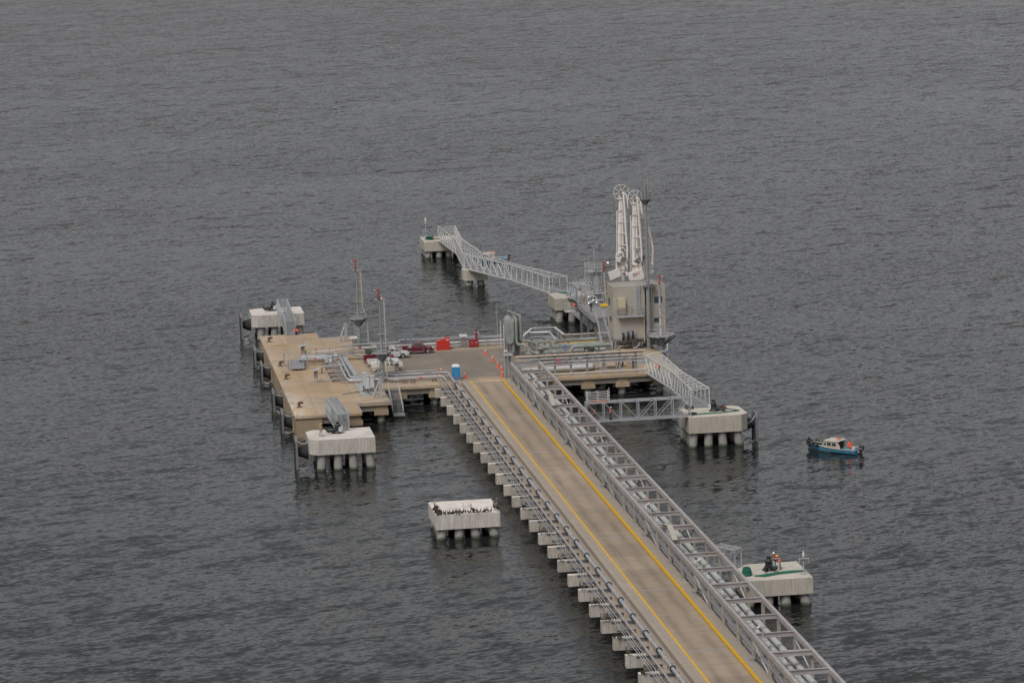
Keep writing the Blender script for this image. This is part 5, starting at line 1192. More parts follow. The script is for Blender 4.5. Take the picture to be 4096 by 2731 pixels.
# header across the front right of the head with branches
t = thing('discharge_header', 'fat horizontal pale grey header pipe near the front edge of the jetty head', 'pipe', (10, 24, 4.4), None)
build('pipe_run', MB().pipe([(3.6, 23.6, 4.62), (14.0, 24.0, 4.6), (14.6, 24.1, 4.6)], 0.44, 20, 0.2).vtube([(13.9, 24.0, 4.6), (14.5, 24.3, 4.6), (14.7, 24.9, 4.6), (13.7, 33.5, 4.6)], [0.44, 0.44, 0.42, 0.4], 18), 'pipe_pale', t)
build('name_plate', MB().box(9.9, 23.47, 4.55, 10.6, 23.5, 4.7), 'dark_steel', t)
for x0, x1 in ((12.6, 11.6), (13.4, 12.6)): build('branch', MB().pipe([(x0, 24.2, 4.6), (x1, 33.5, 4.6)], 0.34, 16), 'pipe_pale', t)
for i, (x, l) in enumerate(((9.9, 'a'), (10.25, 'b'), (10.9, 'c'), (11.2, 'd'))):
    solo('impulse_line', MB().pipe([(x + 0.75, 25.0, 4.3), (x - 0.3, 33.5, 4.3)], 0.08, 6), 'pipe_silver', 'thin line running back from the fat header pipe between the rack posts', 'pipe', 'thin lines behind the fat header pipe', (x, 25, 4.3))
solo('loose_hose', MB().vtube([(11.4, 26.5, 4.9), (12.3, 25.4, 4.8), (13.2, 25.6, 4.75), (14.2, 26.2, 5.0), (15.4, 26.4, 5.05)], 0.045, 6), 'white_paint', 'white rope sagging across the pale header branches', 'rope', None, (13, 26, 4.7))
# front pipe rack on posts
t = thing('front_rack', 'row of grey posts carrying horizontal pipes along the front right of the jetty head', 'pipe rack', (14.5, 20.8, ZD))
FX = [5.9, 8.35, 10.8, 13.3, 15.8, 18.3, 20.8]
for x in FX:
    p = build('post', MB().ibeam((x, 20.8, ZD), (x, 20.8, 7.65), 0.3, 0.3).box(x - 0.15, 20.77, ZD, x + 0.15, 20.83, 7.65).box(x - 0.3, 20.5, ZD, x + 0.3, 21.1, ZD + 0.05), 'steel', t)
    build('lamp', MB().beam((x - 0.28, 20.6, 7.78), (x + 0.1, 20.7, 7.86), 0.16, 0.06), 'white_paint', p)
for z, w_ in ((7.0, 0.22), (6.45, 0.16), (5.95, 0.2)): build('rail_beam', MB().beam((3.0, 20.98, z), (22.0, 20.98, z), 0.06, w_), 'steel', t)
FR = 'horizontal lines on the front rack'
for z, r, mt, l in ((7.3, 0.16, 'pipe_tan', 'tan lagged pipe, the top line of the front rack'), (6.8, 0.07, 'pipe_silver', 'silver line second from the top of the front rack'), (6.28, 0.07, 'pipe_silver', 'silver line in the middle of the front rack'), (5.78, 0.08, 'pipe_silver', 'lowest silver line of the front rack')):
    solo('rack_line', MB().pipe([(2.3, 20.55, z), (22.2, 20.55, z)], r, 8), mt, l, 'pipe', FR, (12, 20.55, z))
solo('hydrant_line', MB().pipe([(2.6, 19.25, 4.6), (21.6, 19.25, 4.6), (22.05, 19.25, 4.7), (22.05, 19.25, 6.7), (24.6, 20.6, 6.9), (25.9, 21.5, 7.0), (25.95, 21.6, 8.0)], 0.085, 8, 0.35), 'white_paint', 'white fire line along the front edge that climbs round the waisted footbridge', 'pipe', None, (12, 19.25, 4.6))
for x in (7.7, 11.9, 17.0, 20.2): solo('pipe_stand', MB().beam((x, 19.25, ZD), (x, 19.25, 4.5), 0.07, 0.07).box(x - 0.15, 19.1, ZD, x + 0.15, 19.4, ZD + 0.03), 'steel', 'short stand under the white fire line at the front edge', 'stand', 'short stands under the white fire line', (x, 19.25, ZD))
# low steel working platform right of the rack
t = thing('work_platform', 'low grey steel working platform with a stair behind the front rack', 'platform', (17.8, 24.5, ZD))
build('grated_deck', MB().box(16.5, 24.2, 5.45, 19.3, 26.2, 5.55), 'grating', t)
for x, y in ((16.7, 24.3), (18.4, 24.3), (16.7, 26), (19.1, 26)): build('leg', MB().beam((x, y, ZD), (x, y, 5.45), 0.22, 0.22), 'steel', t)
build('stair_flight', MB().beam((19.3, 24.3, 5.5), (21.6, 24.3, 4.1), 0.07, 0.2).beam((19.3, 25.4, 5.5), (21.6, 25.4, 4.1), 0.07, 0.2), 'steel', t)
build('handrail', rail(MB(), [(16.5, 26.1, 5.55), (19.3, 26.1, 5.55), (21.6, 25.4, 4.1)], 1.05, 0.025, 1.1), 'galv', t)
t = thing('step_ladder', 'light steel stile stair behind the end of the fat header pipe', 'stair', (15.3, 25.6, ZD))
m = MB()
for x in (14.9, 15.9):
    for dx, dy in ((0, -0.2), (0.25, 0.9)): m.vtube([(x + dx * 0, 25.6 + dy, 6.4), (x + dx + 0.15, 24.8 + dy, 4.0)], 0.035, 5)
build('stile_frame', m, 'galv_light', t)
m = MB()
for i in range(6): m.box(15.0, 25.1 - i * 0.1, 5.6 - i * 0.28, 15.95, 25.35 - i * 0.1, 5.63 - i * 0.28)
build('treads', m, 'grating', t)
# seaward bump-out tray
t = thing('edge_tray', 'broad flat galvanised cable tray bending out round the seaward edge on rails', 'cable tray', (13, 55, ZD))
pth = [(8.5, 54.2), (11.0, 61.4), (14.7, 61.4), (15.0, 53.2), (20.5, 53.0)]
m = MB(); m2 = MB()
for (xa, ya), (xb, yb) in zip(pth[:-1], pth[1:]):
    m.beam((xa, ya, 5.05), (xb, yb, 5.05), 0.42, 0.1)
    for z in (4.85, 4.65, 4.4, 4.15): m2.beam((xa, ya, z), (xb, yb, z), 0.05, 0.07)
    n = max(1, int(math.hypot(xb - xa, yb - ya) / 2.2))
    for i in range(n + 1): m2.beam((xa + (xb - xa) * i / n, ya + (yb - ya) * i / n, 3.7), (xa + (xb - xa) * i / n, ya + (yb - ya) * i / n, 5.0), 0.09, 0.09)
build('tray', m, 'galv_light', t); build('side_rails', m2, 'galv', t)
build('outrigger', MB().prism([(8.6, 54.6), (15.0, 54.6), (14.7, 61.3), (11.0, 61.3)], 3.62, 3.7), 'grating', t)
solo('yellow_grating', MB().box(14.6, 50.2, 4.05, 20.0, 52.3, 4.12), 'yellow_paint', 'yellow grating strip behind the process pipes at the seaward edge', 'grating', None, (17, 51, ZD))
solo('slant_pipe', MB().pipe([(9.3, 58.0, 4.9), (13.3, 57.5, 4.9), (13.0, 46.2, 4.95)], 0.14, 8, 0.5), 'pipe_silver', 'pale slanting pipe inside the bent seaward cable tray', 'pipe', None, (13, 52, 4.9))
# green storage drum and boxes on the right
solo('capstan_base', MB().lathe((23.2, 29.0, ZD), [(1.4, 0), (1.4, 0.35), (1.2, 0.5), (0.2, 0.55)], 20), 'pipe_sage', 'low round sage green base near the right front corner of the head', 'drum', None, (23.2, 29, ZD))
solo('fire_cabinet', MB().box(9.45, 27.6, ZD, 10.4, 28.3, 5.35).box(9.4, 27.55, 5.35, 10.45, 28.35, 5.42), 'red_box', 'red hose cabinet behind the fat header pipe', 'cabinet', None, (9.9, 28, ZD))
solo('red_bollard', MB().cyl((11.3, 29.6, ZD), (11.3, 29.6, 6.0), 0.17, n=10), 'red_box', 'red hydrant post between the thin lines behind the header', 'hydrant', None, (11.3, 29.6, ZD))
# steps down to the water beside the near mast
s = stair('steel steps leading down to the water beside the near mast', -17.45, -15.9, 12.2, 1.35, 18.2, 3.95, 14, 'steel')
solo('landing_stage', MB().box(-17.5, 11.3, 1.15, -15.8, 12.3, 1.3).box(-17.5, 11.2, 1.05, -15.8, 11.3, 1.4), 'galv', 'small landing stage at the foot of the water steps', 'landing', None, (-16.7, 11.8, 1.2))
# A-frames that once held hose
AG = 'grey steel gantries at the corners of the berth block'
def gantry(label, x, y):
    t = thing('hose_gantry', label, 'gantry', (x, y, ZD), AG)
    build('post', MB().beam((x, y, ZD), (x, y, 7.4), 0.42, 0.30), 'galv', t)
    build('strut', MB().beam((x - 1.1, y + 0.6, ZD), (x - 0.1, y, 6.7), 0.26, 0.26), 'galv', t)
    build('strut', MB().beam((x - 0.75, y + 0.3, 4.9), (x, y, 4.9), 0.2, 0.2), 'galv', t)
    build('strut', MB().beam((x, y, 6.3), (x + 0.8, y, 7.2), 0.14, 0.14), 'galv', t)
    build('head_beam', MB().beam((x - 0.75, y, 7.45), (x + 0.95, y, 7.5), 0.4, 0.12), 'dark_steel', t)
    build('base_plate', MB().box(x - 0.35, y - 0.3, ZD, x + 0.35, y + 0.3, ZD + 0.04).box(x - 1.35, y + 0.35, ZD, x - 0.85, y + 0.85, ZD + 0.04), 'steel', t)
gantry('grey steel gantry at the far corner of the berth block', -19.4, 64.0)
gantry('grey steel gantry beside the electrical cabinets at the near corner', -19.35, 10.6)

# small-bore valves and drains among the process pipes
VG2 = 'small hand valves among the process pipes'
rv = random.Random(21)
for i, (x, y, z) in enumerate(((7.0, 33.0, 4.0), (9.6, 33.6, 4.0), (12.4, 32.6, 4.0), (15.6, 32.8, 4.0), (9.0, 38.4, 4.0), (12.0, 38.5, 4.0), (15.0, 38.4, 4.0), (17.6, 38.2, 4.0), (11.0, 42.6, 4.0), (14.0, 42.6, 4.0), (16.8, 43.0, 4.0), (7.2, 39.2, 4.0), (18.3, 33.2, 4.0), (6.6, 34.2, 4.0))):
    h = rv.uniform(1.1, 1.9); t = thing('hand_valve', 'small upright hand valve standing among the sage grey process pipes', 'valve', (x, y, z), VG2)
    build('stem', MB().cyl((x, y, z), (x, y, z + h), 0.07, n=8).box(x - 0.16, y - 0.12, z + h * 0.5, x + 0.16, y + 0.12, z + h * 0.5 + 0.3), rv.choice(['pipe_sage', 'galv', 'steel']), t)
    build('handwheel', MB().ring((x, y, z + h), 0.2, 0.03, 'z', 12, 5), rv.choice(['dark_steel', 'dark_steel', 'band_red']), t)
pp('small-bore sage line running over the thick pipes towards the stairs', [(9.4, 34.4, 4.2), (9.4, 34.4, 5.9), (17.5, 34.6, 5.95), (17.5, 34.6, 4.4)], 0.1)
pp('small-bore sage line crossing behind the hoops', [(9.0, 44.5, 4.2), (9.0, 44.5, 5.7), (16.0, 44.3, 5.75), (16.0, 44.3, 4.4)], 0.1)
pp('diagonal sage line rising from the nearer vessel foot', [(6.6, 38.2, 4.4), (6.6, 38.2, 5.4), (7.8, 33.2, 5.4), (7.8, 33.2, 4.5)], 0.16)
solo('skid_rail', rail(MB(), [(11.5, 30.0, 4.0), (20.5, 30.0, 4.0)], 1.1, 0.03, 1.3), 'galv', 'galvanised handrail between the front rack and the process pipes', 'railing', None, (16, 30, ZD))
# ---------------------------------------------------------------- pickups
PGR = 'pickup trucks parked on the jetty head'
def pickup(label, paint, x, y, crew=True, canopy=False, bed_empty=True, bars=False, rz=0.0):
    """4.95 m pickup, nose towards +x; built at the origin then placed"""
    t = thing('pickup_truck', label, 'pickup truck', (0, 0, 0), PGR)
    W = 0.88
    def arch(cx, n=7, r=0.44): return [(cx + r * math.cos(a), 0.40 + r * math.sin(a)) for a in [math.pi * k / (n - 1) for k in range(n)]]
    fx, rx = 1.53, -1.53
    prof = [(2.42, 0.42), (2.48, 0.55), (2.46, 0.80), (2.30, 0.98), (1.25, 1.08), (-0.62, 1.10), (-0.62, 1.08), (-2.48, 1.08), (-2.50, 0.55), (-2.44, 0.48)]
    low = [(q[0], q[1]) for q in arch(rx)][::-1] + [(-1.0, 0.36), (1.0, 0.36)] + arch(fx)[::-1]
    body = MB(); poly = prof + low
    n = len(poly)
    # outer skin pinched a little towards nose and tail
    def yy(px): return W - (0.10 if px > 2.2 else 0.0) - (0.04 if px < -2.4 else 0)
    hood_bed = MB()
    if True:
        # cab part and nose solid, bed open: sides are thin walls
        nose = [q for q in poly if q[0] >= -0.70] 
        front = [(2.42, 0.42), (2.48, 0.55), (2.46, 0.80), (2.30, 0.98), (1.25, 1.08), (-0.65, 1.10), (-0.65, 0.36), (1.0, 0.36)] + arch(fx)[::-1]
        m_ = len(front)
        v = [(p_[0], -yy(p_[0]), p_[1]) for p_ in front] + [(p_[0], yy(p_[0]), p_[1]) for p_ in front]
        body.add(v, [tuple(range(m_)), tuple(range(m_, 2 * m_))[::-1]] + [(i, m_ + i, m_ + (i + 1) % m_, (i + 1) % m_) for i in range(m_)])
        rear = [(-0.65, 1.08), (-2.48, 1.08), (-2.50, 0.55), (-2.44, 0.48), (-1.97, 0.44)] + arch(rx)[::-1][1:-1] + [(-1.09, 0.40), (-0.65, 0.36)]
        for s in (-1, 1):
            m2 = len(rear); y0, y1 = s * (W - 0.07), s * W
            v = [(p_[0], min(y0, y1), p_[1]) for p_ in rear] + [(p_[0], max(y0, y1), p_[1]) for p_ in rear]
            body.add(v, [tuple(range(m2)), tuple(range(m2, 2 * m2))[::-1]] + [(i, m2 + i, m2 + (i + 1) % m2, (i + 1) % m2) for i in range(m2)])
        body.box(-2.49, -W + 0.07, 0.55, -2.42, W - 0.07, 1.07)
    build('body', body, paint, t, bevel=0.03)
    build('bed_floor', MB().box(-2.42, -W + 0.07, 0.62, -0.66, W - 0.07, 0.70), 'rubber' if bed_empty else paint, t)
    ca, cb_ = (-0.62 if crew else -0.45), 1.28
    cab = MB()
    zr = 1.74
    lowr = [(ca, -0.84, 1.09), (cb_, -0.84, 1.09), (cb_, 0.84, 1.09), (ca, 0.84, 1.09)]
    midr = [(ca - 0.02, -0.83, 1.16), (cb_ - 0.08, -0.83, 1.14), (cb_ - 0.08, 0.83, 1.14), (ca - 0.02, 0.83, 1.16)]
    topr = [(ca + 0.10, -0.66, zr - 0.05), (0.42, -0.66, zr - 0.03), (0.42, 0.66, zr - 0.03), (ca + 0.10, 0.66, zr - 0.05)]
    top2 = [(ca + 0.22, -0.55, zr), (0.30, -0.55, zr + 0.01), (0.30, 0.55, zr + 0.01), (ca + 0.22, 0.55, zr)]
    cab.loft([lowr, midr, topr, top2], smooth=False)
    cabo = build('cab', cab, paint, t, bevel=0.03)
    # glazing: thin dark panes standing 8 mm off the cab
    def side_pt(x, z, s):
        k = (z - 1.15) / (zr - 0.04 - 1.15); return (x, s * (0.83 - 0.17 * k + 0.008), z)
    for s in (-1, 1):
        for xa, xb, xc, xd in (((ca + 0.10, 0.24, 0.20, ca + 0.20),) if crew else ((ca + 0.12, 0.14, 0.12, ca + 0.2),)) + ((0.33, 1.08, 0.43, 0.35),):
            q = [side_pt(xa, 1.19, s), side_pt(xb, 1.19, s), side_pt(xc, 1.60, s), side_pt(xd, 1.60, s)]
            q2 = [(p_[0], p_[1] + s * 0.012, p_[2]) for p_ in q]
            build('side_window', MB().add(q + q2, [(0, 1, 2, 3), (7, 6, 5, 4), (0, 4, 5, 1), (1, 5, 6, 2), (2, 6, 7, 3), (3, 7, 4, 0)]), 'car_glass', cabo)
    ws = [(cb_ - 0.10 + 0.01, -0.72, 1.16), (cb_ - 0.10 + 0.01, 0.72, 1.16), (0.47, 0.58, zr - 0.08), (0.47, -0.58, zr - 0.08)]
    build('windscreen', MB().add(ws + [(p_[0] + 0.015, p_[1], p_[2] + 0.015) for p_ in ws], [(0, 1, 2, 3), (7, 6, 5, 4), (0, 4, 5, 1), (1, 5, 6, 2), (2, 6, 7, 3), (3, 7, 4, 0)]), 'car_glass', cabo)
    rw = [(ca + 0.0, -0.66, 1.2), (ca + 0.0, 0.66, 1.2), (ca + 0.07, 0.58, 1.58), (ca + 0.07, -0.58, 1.58)]
    build('rear_window', MB().add(rw + [(p_[0] - 0.02, p_[1], p_[2]) for p_ in rw], [(0, 1, 2, 3), (7, 6, 5, 4), (0, 4, 5, 1), (1, 5, 6, 2), (2, 6, 7, 3), (3, 7, 4, 0)]), 'car_glass', cabo)
    for cx in (fx, rx):
        for s in (-1, 1):
            w_ = build('wheel', MB().cyl((cx, s * 0.62, 0.38), (cx, s * 0.865, 0.38), 0.38, n=20, smooth=False), 'tyre', t)
            rm = MB().cyl((cx, s * 0.80, 0.38), (cx, s * 0.872, 0.38), 0.13, n=10)
            rm.ring((cx, s * 0.862, 0.38), 0.245, 0.022, 'y', 20, 5)
            for k in range(6):
                a = k * math.pi / 3; rm.beam((cx, s * 0.868, 0.38), (cx + 0.23 * math.cos(a), s * 0.868, 0.38 + 0.23 * math.sin(a)), 0.012, 0.075, (0, 1, 0))
            build('rim', rm, 'rim', w_)
    for s in (-1, 1):
        build('headlight', MB().box(2.33, s * 0.72 - 0.12, 0.78, 2.47, s * 0.72 + 0.12, 0.95), 'lamp_white', t, bevel=0.02)
        build('tail_light', MB().box(-2.51, s * 0.82 - 0.05, 0.72, -2.44, s * 0.82 + 0.065, 1.04), 'lamp_red', t)
        build('wing_mirror', MB().box(1.0, s * 0.98 - 0.09, 1.12, 1.12, s * 0.98 + 0.06, 1.28), 'rubber' if 'white' in paint else paint, t)
        for hx in (((-0.15, 0.62) if crew else (0.3,))): build('door_handle', MB().box(hx - 0.09, s * 0.885 - 0.015, 0.98, hx + 0.09, s * 0.885 + 0.015, 1.02), 'chrome', t)
        for hx in ((0.28, 1.12, -0.55) if crew else (0.2, 1.12)): build('door_gap', MB().box(hx - 0.008, s * 0.882 - 0.002, 0.46, hx + 0.008, s * 0.882 + 0.002, 1.08), 'rubber', t)
        build('side_step', MB().vtube([(-0.9, s * 0.86, 0.36), (0.95, s * 0.86, 0.36)], 0.035, 6), 'chrome', t)
    build('front_bumper', MB().box(2.30, -0.78, 0.42, 2.53, 0.78, 0.62), paint, t, bevel=0.04)
    build('rear_bumper', MB().box(-2.62, -0.78, 0.46, -2.50, 0.78, 0.58), 'dark_steel', t, bevel=0.02)
    build('grille', MB().box(2.40, -0.5, 0.70, 2.49, 0.5, 0.86), 'rubber', t)
    if canopy: build('bed_cover', MB().loft([[(-2.46, -0.8, 1.09), (-0.66, -0.8, 1.09), (-0.66, 0.8, 1.09), (-2.46, 0.8, 1.09)], [(-2.40, -0.70, 1.3), (-0.66, -0.7, 1.36), (-0.66, 0.7, 1.36), (-2.4, 0.7, 1.3)]], smooth=False), paint, t, bevel=0.04)
    if bars:
        b_ = MB()
        for s in (-1, 1): b_.vtube([(-0.75, s * 0.7, 1.1), (-0.85, s * 0.66, 1.62)], 0.035, 6)
        b_.vtube([(-0.85, -0.66, 1.62), (-0.85, 0.66, 1.62)], 0.035, 6)
        build('roll_bar', b_, 'dark_steel', t)
        build('door_badge', MB().box(0.78, -0.893, 0.70, 0.98, -0.884, 0.86), 'blue', t)
        build('bed_load', MB().ball((-1.2, -0.2, 0.95), 0.4, 0.35, 0.35), 'grey_cloth', t)
    t.location = (x, y, ZD); t.rotation_euler = (0, 0, rz)
    return t
pickup('maroon crew-cab pickup with a small blue badge on its door, beside the tall red box', 'car_maroon', -9.35, 49.0, True, False, True, True, 0.01)
pickup('silver pickup parked just left of and nearer than the maroon crew-cab', 'car_silver', -13.75, 45.6, True, False, True, False, 0.02)
pickup('dark green pickup with a red tail light, farthest left behind the near mast', 'car_green', -15.4, 48.4, False, False, True, False, 0.0)
pickup('dark red pickup in the near row, farthest of the four parked side by side', 'car_red', -16.2, 42.5, True, False, True, False, 0.0)
pickup('white pickup second from the back in the near row', 'car_white', -15.95, 38.9, True, False, True, False, 0.01)
pickup('silver-white pickup third in the near row, between the white and the beige ones', 'car_silver', -15.8, 35.6, True, True, False, False, -0.01)
pickup('beige pickup nearest the pipes in the near row', 'car_beige', -16.0, 32.3, False, True, False, False, 0.0)

# ---------------------------------------------------------------- workboats
def workboat(label, loc, rz, kind):
    t = thing('workboat', label, 'boat', (0, 0, 0), 'small cabin workboats')
    hull = 'boat_blue'
    L = 7.6
    rings = []; sheer = []
    for i in range(11):
        u = i / 10; x = -L / 2 + L * u
        hb = 1.12 * (1 - max(0, (u - 0.45) / 0.55) ** 2.2) if u < 1 else 0.03
        hb = max(hb, 0.05); zs = 0.62 + 0.75 * max(0, u - 0.35) ** 1.8 * 1.6
        kb = -0.30 + (0.55 * max(0, (u - 0.7) / 0.3) ** 2)
        xo = x + 0.35 * max(0, u - 0.6) / 0.4
        rings.append([(x, 0, kb), (x, -hb * 0.62, kb + 0.12), (xo, -hb * 0.94, 0.18 + 0.3 * max(0, u - 0.6)), (xo, -hb, zs), (xo, -hb * 0.86, zs), (xo, -hb * 0.84, zs - 0.22 if u > 0.04 else zs), (xo, 0, zs - 0.20 if u > 0.04 else zs), (xo, hb * 0.84, zs - 0.22 if u > 0.04 else zs), (xo, hb * 0.86, zs), (xo, hb, zs), (xo, hb * 0.94, 0.18 + 0.3 * max(0, u - 0.6)), (x, hb * 0.62, kb + 0.12)])
        sheer.append((xo, hb, zs))
    build('hull', MB().loft(rings, smooth=False), hull, t)
    dk = [(s[0], -s[1] * 0.83, s[2] - 0.19) for s in sheer] + [(s[0], s[1] * 0.83, s[2] - 0.19) for s in sheer[::-1]]
    dv = MB(); n = len(sheer)
    for i in range(1, n - 1):
        a, b_ = sheer[i], sheer[i + 1]
        dv.add([(a[0], -a[1] * 0.83, a[2] - 0.185), (b_[0], -b_[1] * 0.83, b_[2] - 0.185), (b_[0], b_[1] * 0.83, b_[2] - 0.185), (a[0], a[1] * 0.83, a[2] - 0.185)], [(0, 1, 2, 3)])
    build('deck', dv, 'boat_deck', t)
    gm = MB()
    for s in (-1, 1): gm.vtube([(q[0], s * q[1] * 1.01, q[2] + 0.01) for q in sheer], 0.055, 6)
    build('gunwale', gm, 'boat_cabin' if kind == 0 else 'boat_white', t)
    build('waterline_paint', MB().loft([[(r_[2][0], r_[2][1] * 1.012, 0.20), (r_[2][0], r_[2][1] * 1.012 if 1 else 0, -0.05), (r_[2][0], -r_[2][1] * 1.012, -0.05), (r_[2][0], -r_[2][1] * 1.012, 0.20)] for r_ in rings[5:]], smooth=False), 'boat_teal', t) if kind == 0 else None
    cm = 'boat_cabin' if kind == 0 else 'boat_white'
    # cabin: sloping front, open back
    for s in (-1, 1):
        side = [(1.75, 0.62), (0.95, 1.60), (-0.95, 1.62), (-1.35, 1.0), (-1.45, 0.45), (0.9, 0.50)]
        y0, y1 = (s * 0.86, s * 0.90)
        build('cabin_side', MB().xprism(side, min(y0, y1), max(y0, y1)), cm, t)
        for xa, xb, za, zb in ((1.25, 0.80, 0.98, 1.32), (0.62, 0.05, 0.92, 1.40), (-0.12, -0.75, 0.92, 1.38)):
            q = [(xa, za), (xb if xa < 1 else 0.78, za), (xb, zb), (xa - (0.27 if xa > 1 else 0), zb)]
            yo = s * 0.905
            build('cabin_window', MB().xprism(q, min(yo, yo + s * 0.012), max(yo, yo + s * 0.012)), 'glass', t)
    build('windscreen', MB().add([(1.72, -0.85, 0.66), (1.72, 0.85, 0.66), (0.96, 0.85, 1.60), (0.96, -0.85, 1.60), (1.68, -0.85, 0.66), (1.68, 0.85, 0.66), (0.92, 0.85, 1.60), (0.92, -0.85, 1.60)], [(0, 1, 2, 3), (7, 6, 5, 4), (0, 4, 5, 1), (1, 5, 6, 2), (2, 6, 7, 3), (3, 7, 4, 0)]), cm, t)
    rf = build('cabin_roof', MB().loft([[(1.15, -1.0, 1.60), (-1.35, -1.0, 1.64), (-1.35, 1.0, 1.64), (1.15, 1.0, 1.60)], [(1.05, -0.95, 1.665), (-1.42, -0.95, 1.72), (-1.42, 0.95, 1.72), (1.05, 0.95, 1.665)]], smooth=False), 'boat_white', t, bevel=0.03)
    build('roof_rail', MB().vtube([(0.9, -0.8, 1.72), (0.9, -0.8, 1.84), (-1.2, -0.8, 1.9), (-1.2, 0.8, 1.9), (0.9, 0.8, 1.84), (0.9, 0.8, 1.72)], 0.03, 5), 'boat_white', rf)
    build('life_ring', MB().ring((-0.75, 0.25, 1.84), 0.26, 0.07, 'z', 14), 'band_orange', rf)
    build('roof_light', MB().cyl((-1.1, 0.5, 1.78), (-1.1, 0.5, 2.25), 0.03).ball((-1.1, 0.5, 2.3), 0.07), 'band_red', rf)
    build('cabin_interior', MB().box(-0.9, -0.84, 0.5, 0.8, 0.84, 1.58), 'dark_cloth', t)
    eng = build('outboard_motor', MB().loft([[(-4.45, -0.24, 0.55), (-3.92, -0.24, 0.55), (-3.92, 0.24, 0.55), (-4.45, 0.24, 0.55)], [(-4.6, -0.27, 0.85), (-3.88, -0.27, 0.85), (-3.88, 0.27, 0.85), (-4.6, 0.27, 0.85)], [(-4.5, -0.2, 1.15), (-3.98, -0.2, 1.2), (-3.98, 0.2, 1.2), (-4.5, 0.2, 1.15)]], smooth=False).box(-4.25, -0.1, -0.6, -4.02, 0.1, 0.55), 'rubber', t, bevel=0.03)
    build('cowl_stripe', MB().box(-4.57, -0.285, 0.82, -3.95, 0.285, 0.90), 'chrome', eng); build('cowl_badge', MB().box(-4.45, -0.286, 0.72, -4.1, 0.286, 0.80), 'band_red', eng)
    build('engine_bracket', MB().box(-4.0, -0.22, 0.2, -3.78, 0.22, 0.7), 'galv', t)
    if kind == 0:
        for i, (x, y, z) in enumerate(((4.05, 0.0, 1.25), (3.85, -0.45, 0.9), (3.85, 0.45, 0.95), (3.2, -0.85, 0.95), (3.1, 0.85, 1.1), (2.3, 1.1, 1.0), (3.55, -0.65, 0.6))):
            build('tyre_fender', MB().ring((x, y, z), 0.28, 0.12, 'x' if i == 0 else 'y', 14, 6), 'rubber', t)
        build('deck_gear', MB().box(2.2, -0.45, 0.75, 2.7, -0.1, 0.95).box(2.4, 0.2, 0.8, 2.9, 0.6, 1.0), 'rubber', t)
        build('fish_box', MB().box(-2.9, -0.75, 0.45, -2.5, -0.3, 0.8), 'white_paint', t)
    t.location = loc; t.rotation_euler = (0, 0, rz)
    return t
b1 = workboat('blue workboat with a beige cabin and tyres on its bow, drifting right of the dolphin', (38.6, -32.3, WZ), R(136), 0)
b2 = workboat('white-cabined workboat with an orange ring on its roof behind the long footbridge', (19.2, 173.6, WZ), R(176), 1)

# ---------------------------------------------------------------- deck furniture
def traffic_cone():
    t = thing('traffic_cone', 'x', 'traffic cone', (0, 0, 0), 'orange traffic cones')
    build('base', MB().box(-0.26, -0.26, 0, 0.26, 0.26, 0.05), 'cone', t)
    build('body', MB().lathe((0, 0, 0.05), [(0.23, 0), (0.055, 0.88), (0.05, 0.95)], 14), 'cone', t)
    build('reflective_collar', MB().lathe((0, 0, 0.05), [(0.118, 0.62), (0.078, 0.80)], 14), 'white_paint', t)
    return t
c0 = traffic_cone()
for i, (x, y, l) in enumerate(((0.82, 43.7, 'farthest of the row of cones leading back from the gate cabinet'), (1.08, 37.4, 'second cone from the back in the row by the gate cabinet'), (1.11, 31.7, 'middle cone of the row by the gate cabinet'),
                               (1.13, 27.8, 'fourth cone from the back in the row by the gate cabinet'), (0.56, 23.0, 'nearest cone of the row, at the start of the yellow kerb'), (-5.78, 25.4, 'cone just right of the blue toilet, the nearer to it'),
                               (-5.11, 23.5, 'cone right of the toilet and close to the left footway'), (-8.1, 28.8, 'cone whose tip shows behind the thick pipe left of the toilet'))):
    o = c0 if i == 0 else dup(c0)
    o.location = (x, y, ZD); o['label'] = l
t = thing('fire_equipment_box', 'tall bright red box with a sloping lid beside the maroon pickup', 'box', (-5, 51.0, ZD))
build('shell', MB().xprism([(-6.05, ZD), (-3.95, ZD), (-3.95, ZD + 1.95), (-4.12, ZD + 1.97), (-6.05, ZD + 1.42)], 50.6, 51.75), 'red_box', t, bevel=0.02)
build('lid_label', MB().box(-4.55, 50.58, ZD + 1.55, -4.03, 50.597, ZD + 1.72), 'white_paint', t)
t = thing('hose_cabinet', 'low dark red two-door cabinet at the seaward edge', 'cabinet', (0.1, 52.2, ZD))
build('shell', MB().box(-0.66, 51.6, ZD + 0.12, 0.80, 52.3, ZD + 1.18), 'red_dark', t, bevel=0.02)
build('roof', MB().box(-0.72, 51.53, ZD + 1.185, 0.86, 52.37, ZD + 1.24), 'red_dark', t)
for x in (-0.66, 0.07): build('door', MB().box(x + 0.03, 51.575, ZD + 0.16, x + 0.69, 51.597, ZD + 1.14), 'red_dark', t)
for x in (-0.42, 0.3): build('door_label', MB().box(x, 51.56, ZD + 0.80, x + 0.3, 51.573, ZD + 0.87), 'white_paint', t)
build('foot', MB().box(-0.6, 51.7, ZD, -0.5, 52.2, ZD + 0.12).box(0.64, 51.7, ZD, 0.74, 52.2, ZD + 0.12), 'dark_steel', t)
t = thing('portable_toilet', 'blue portable toilet with a pale domed roof at the corner of the pipes', 'portable toilet', (-6.6, 22.6, ZD))
build('cabin', MB().box(-7.15, 22.1, ZD + 0.12, -6.03, 23.22, ZD + 2.05), 'toilet', t, bevel=0.04)
build('base', MB().box(-7.2, 22.05, ZD, -5.98, 23.27, ZD + 0.12), 'galv', t)
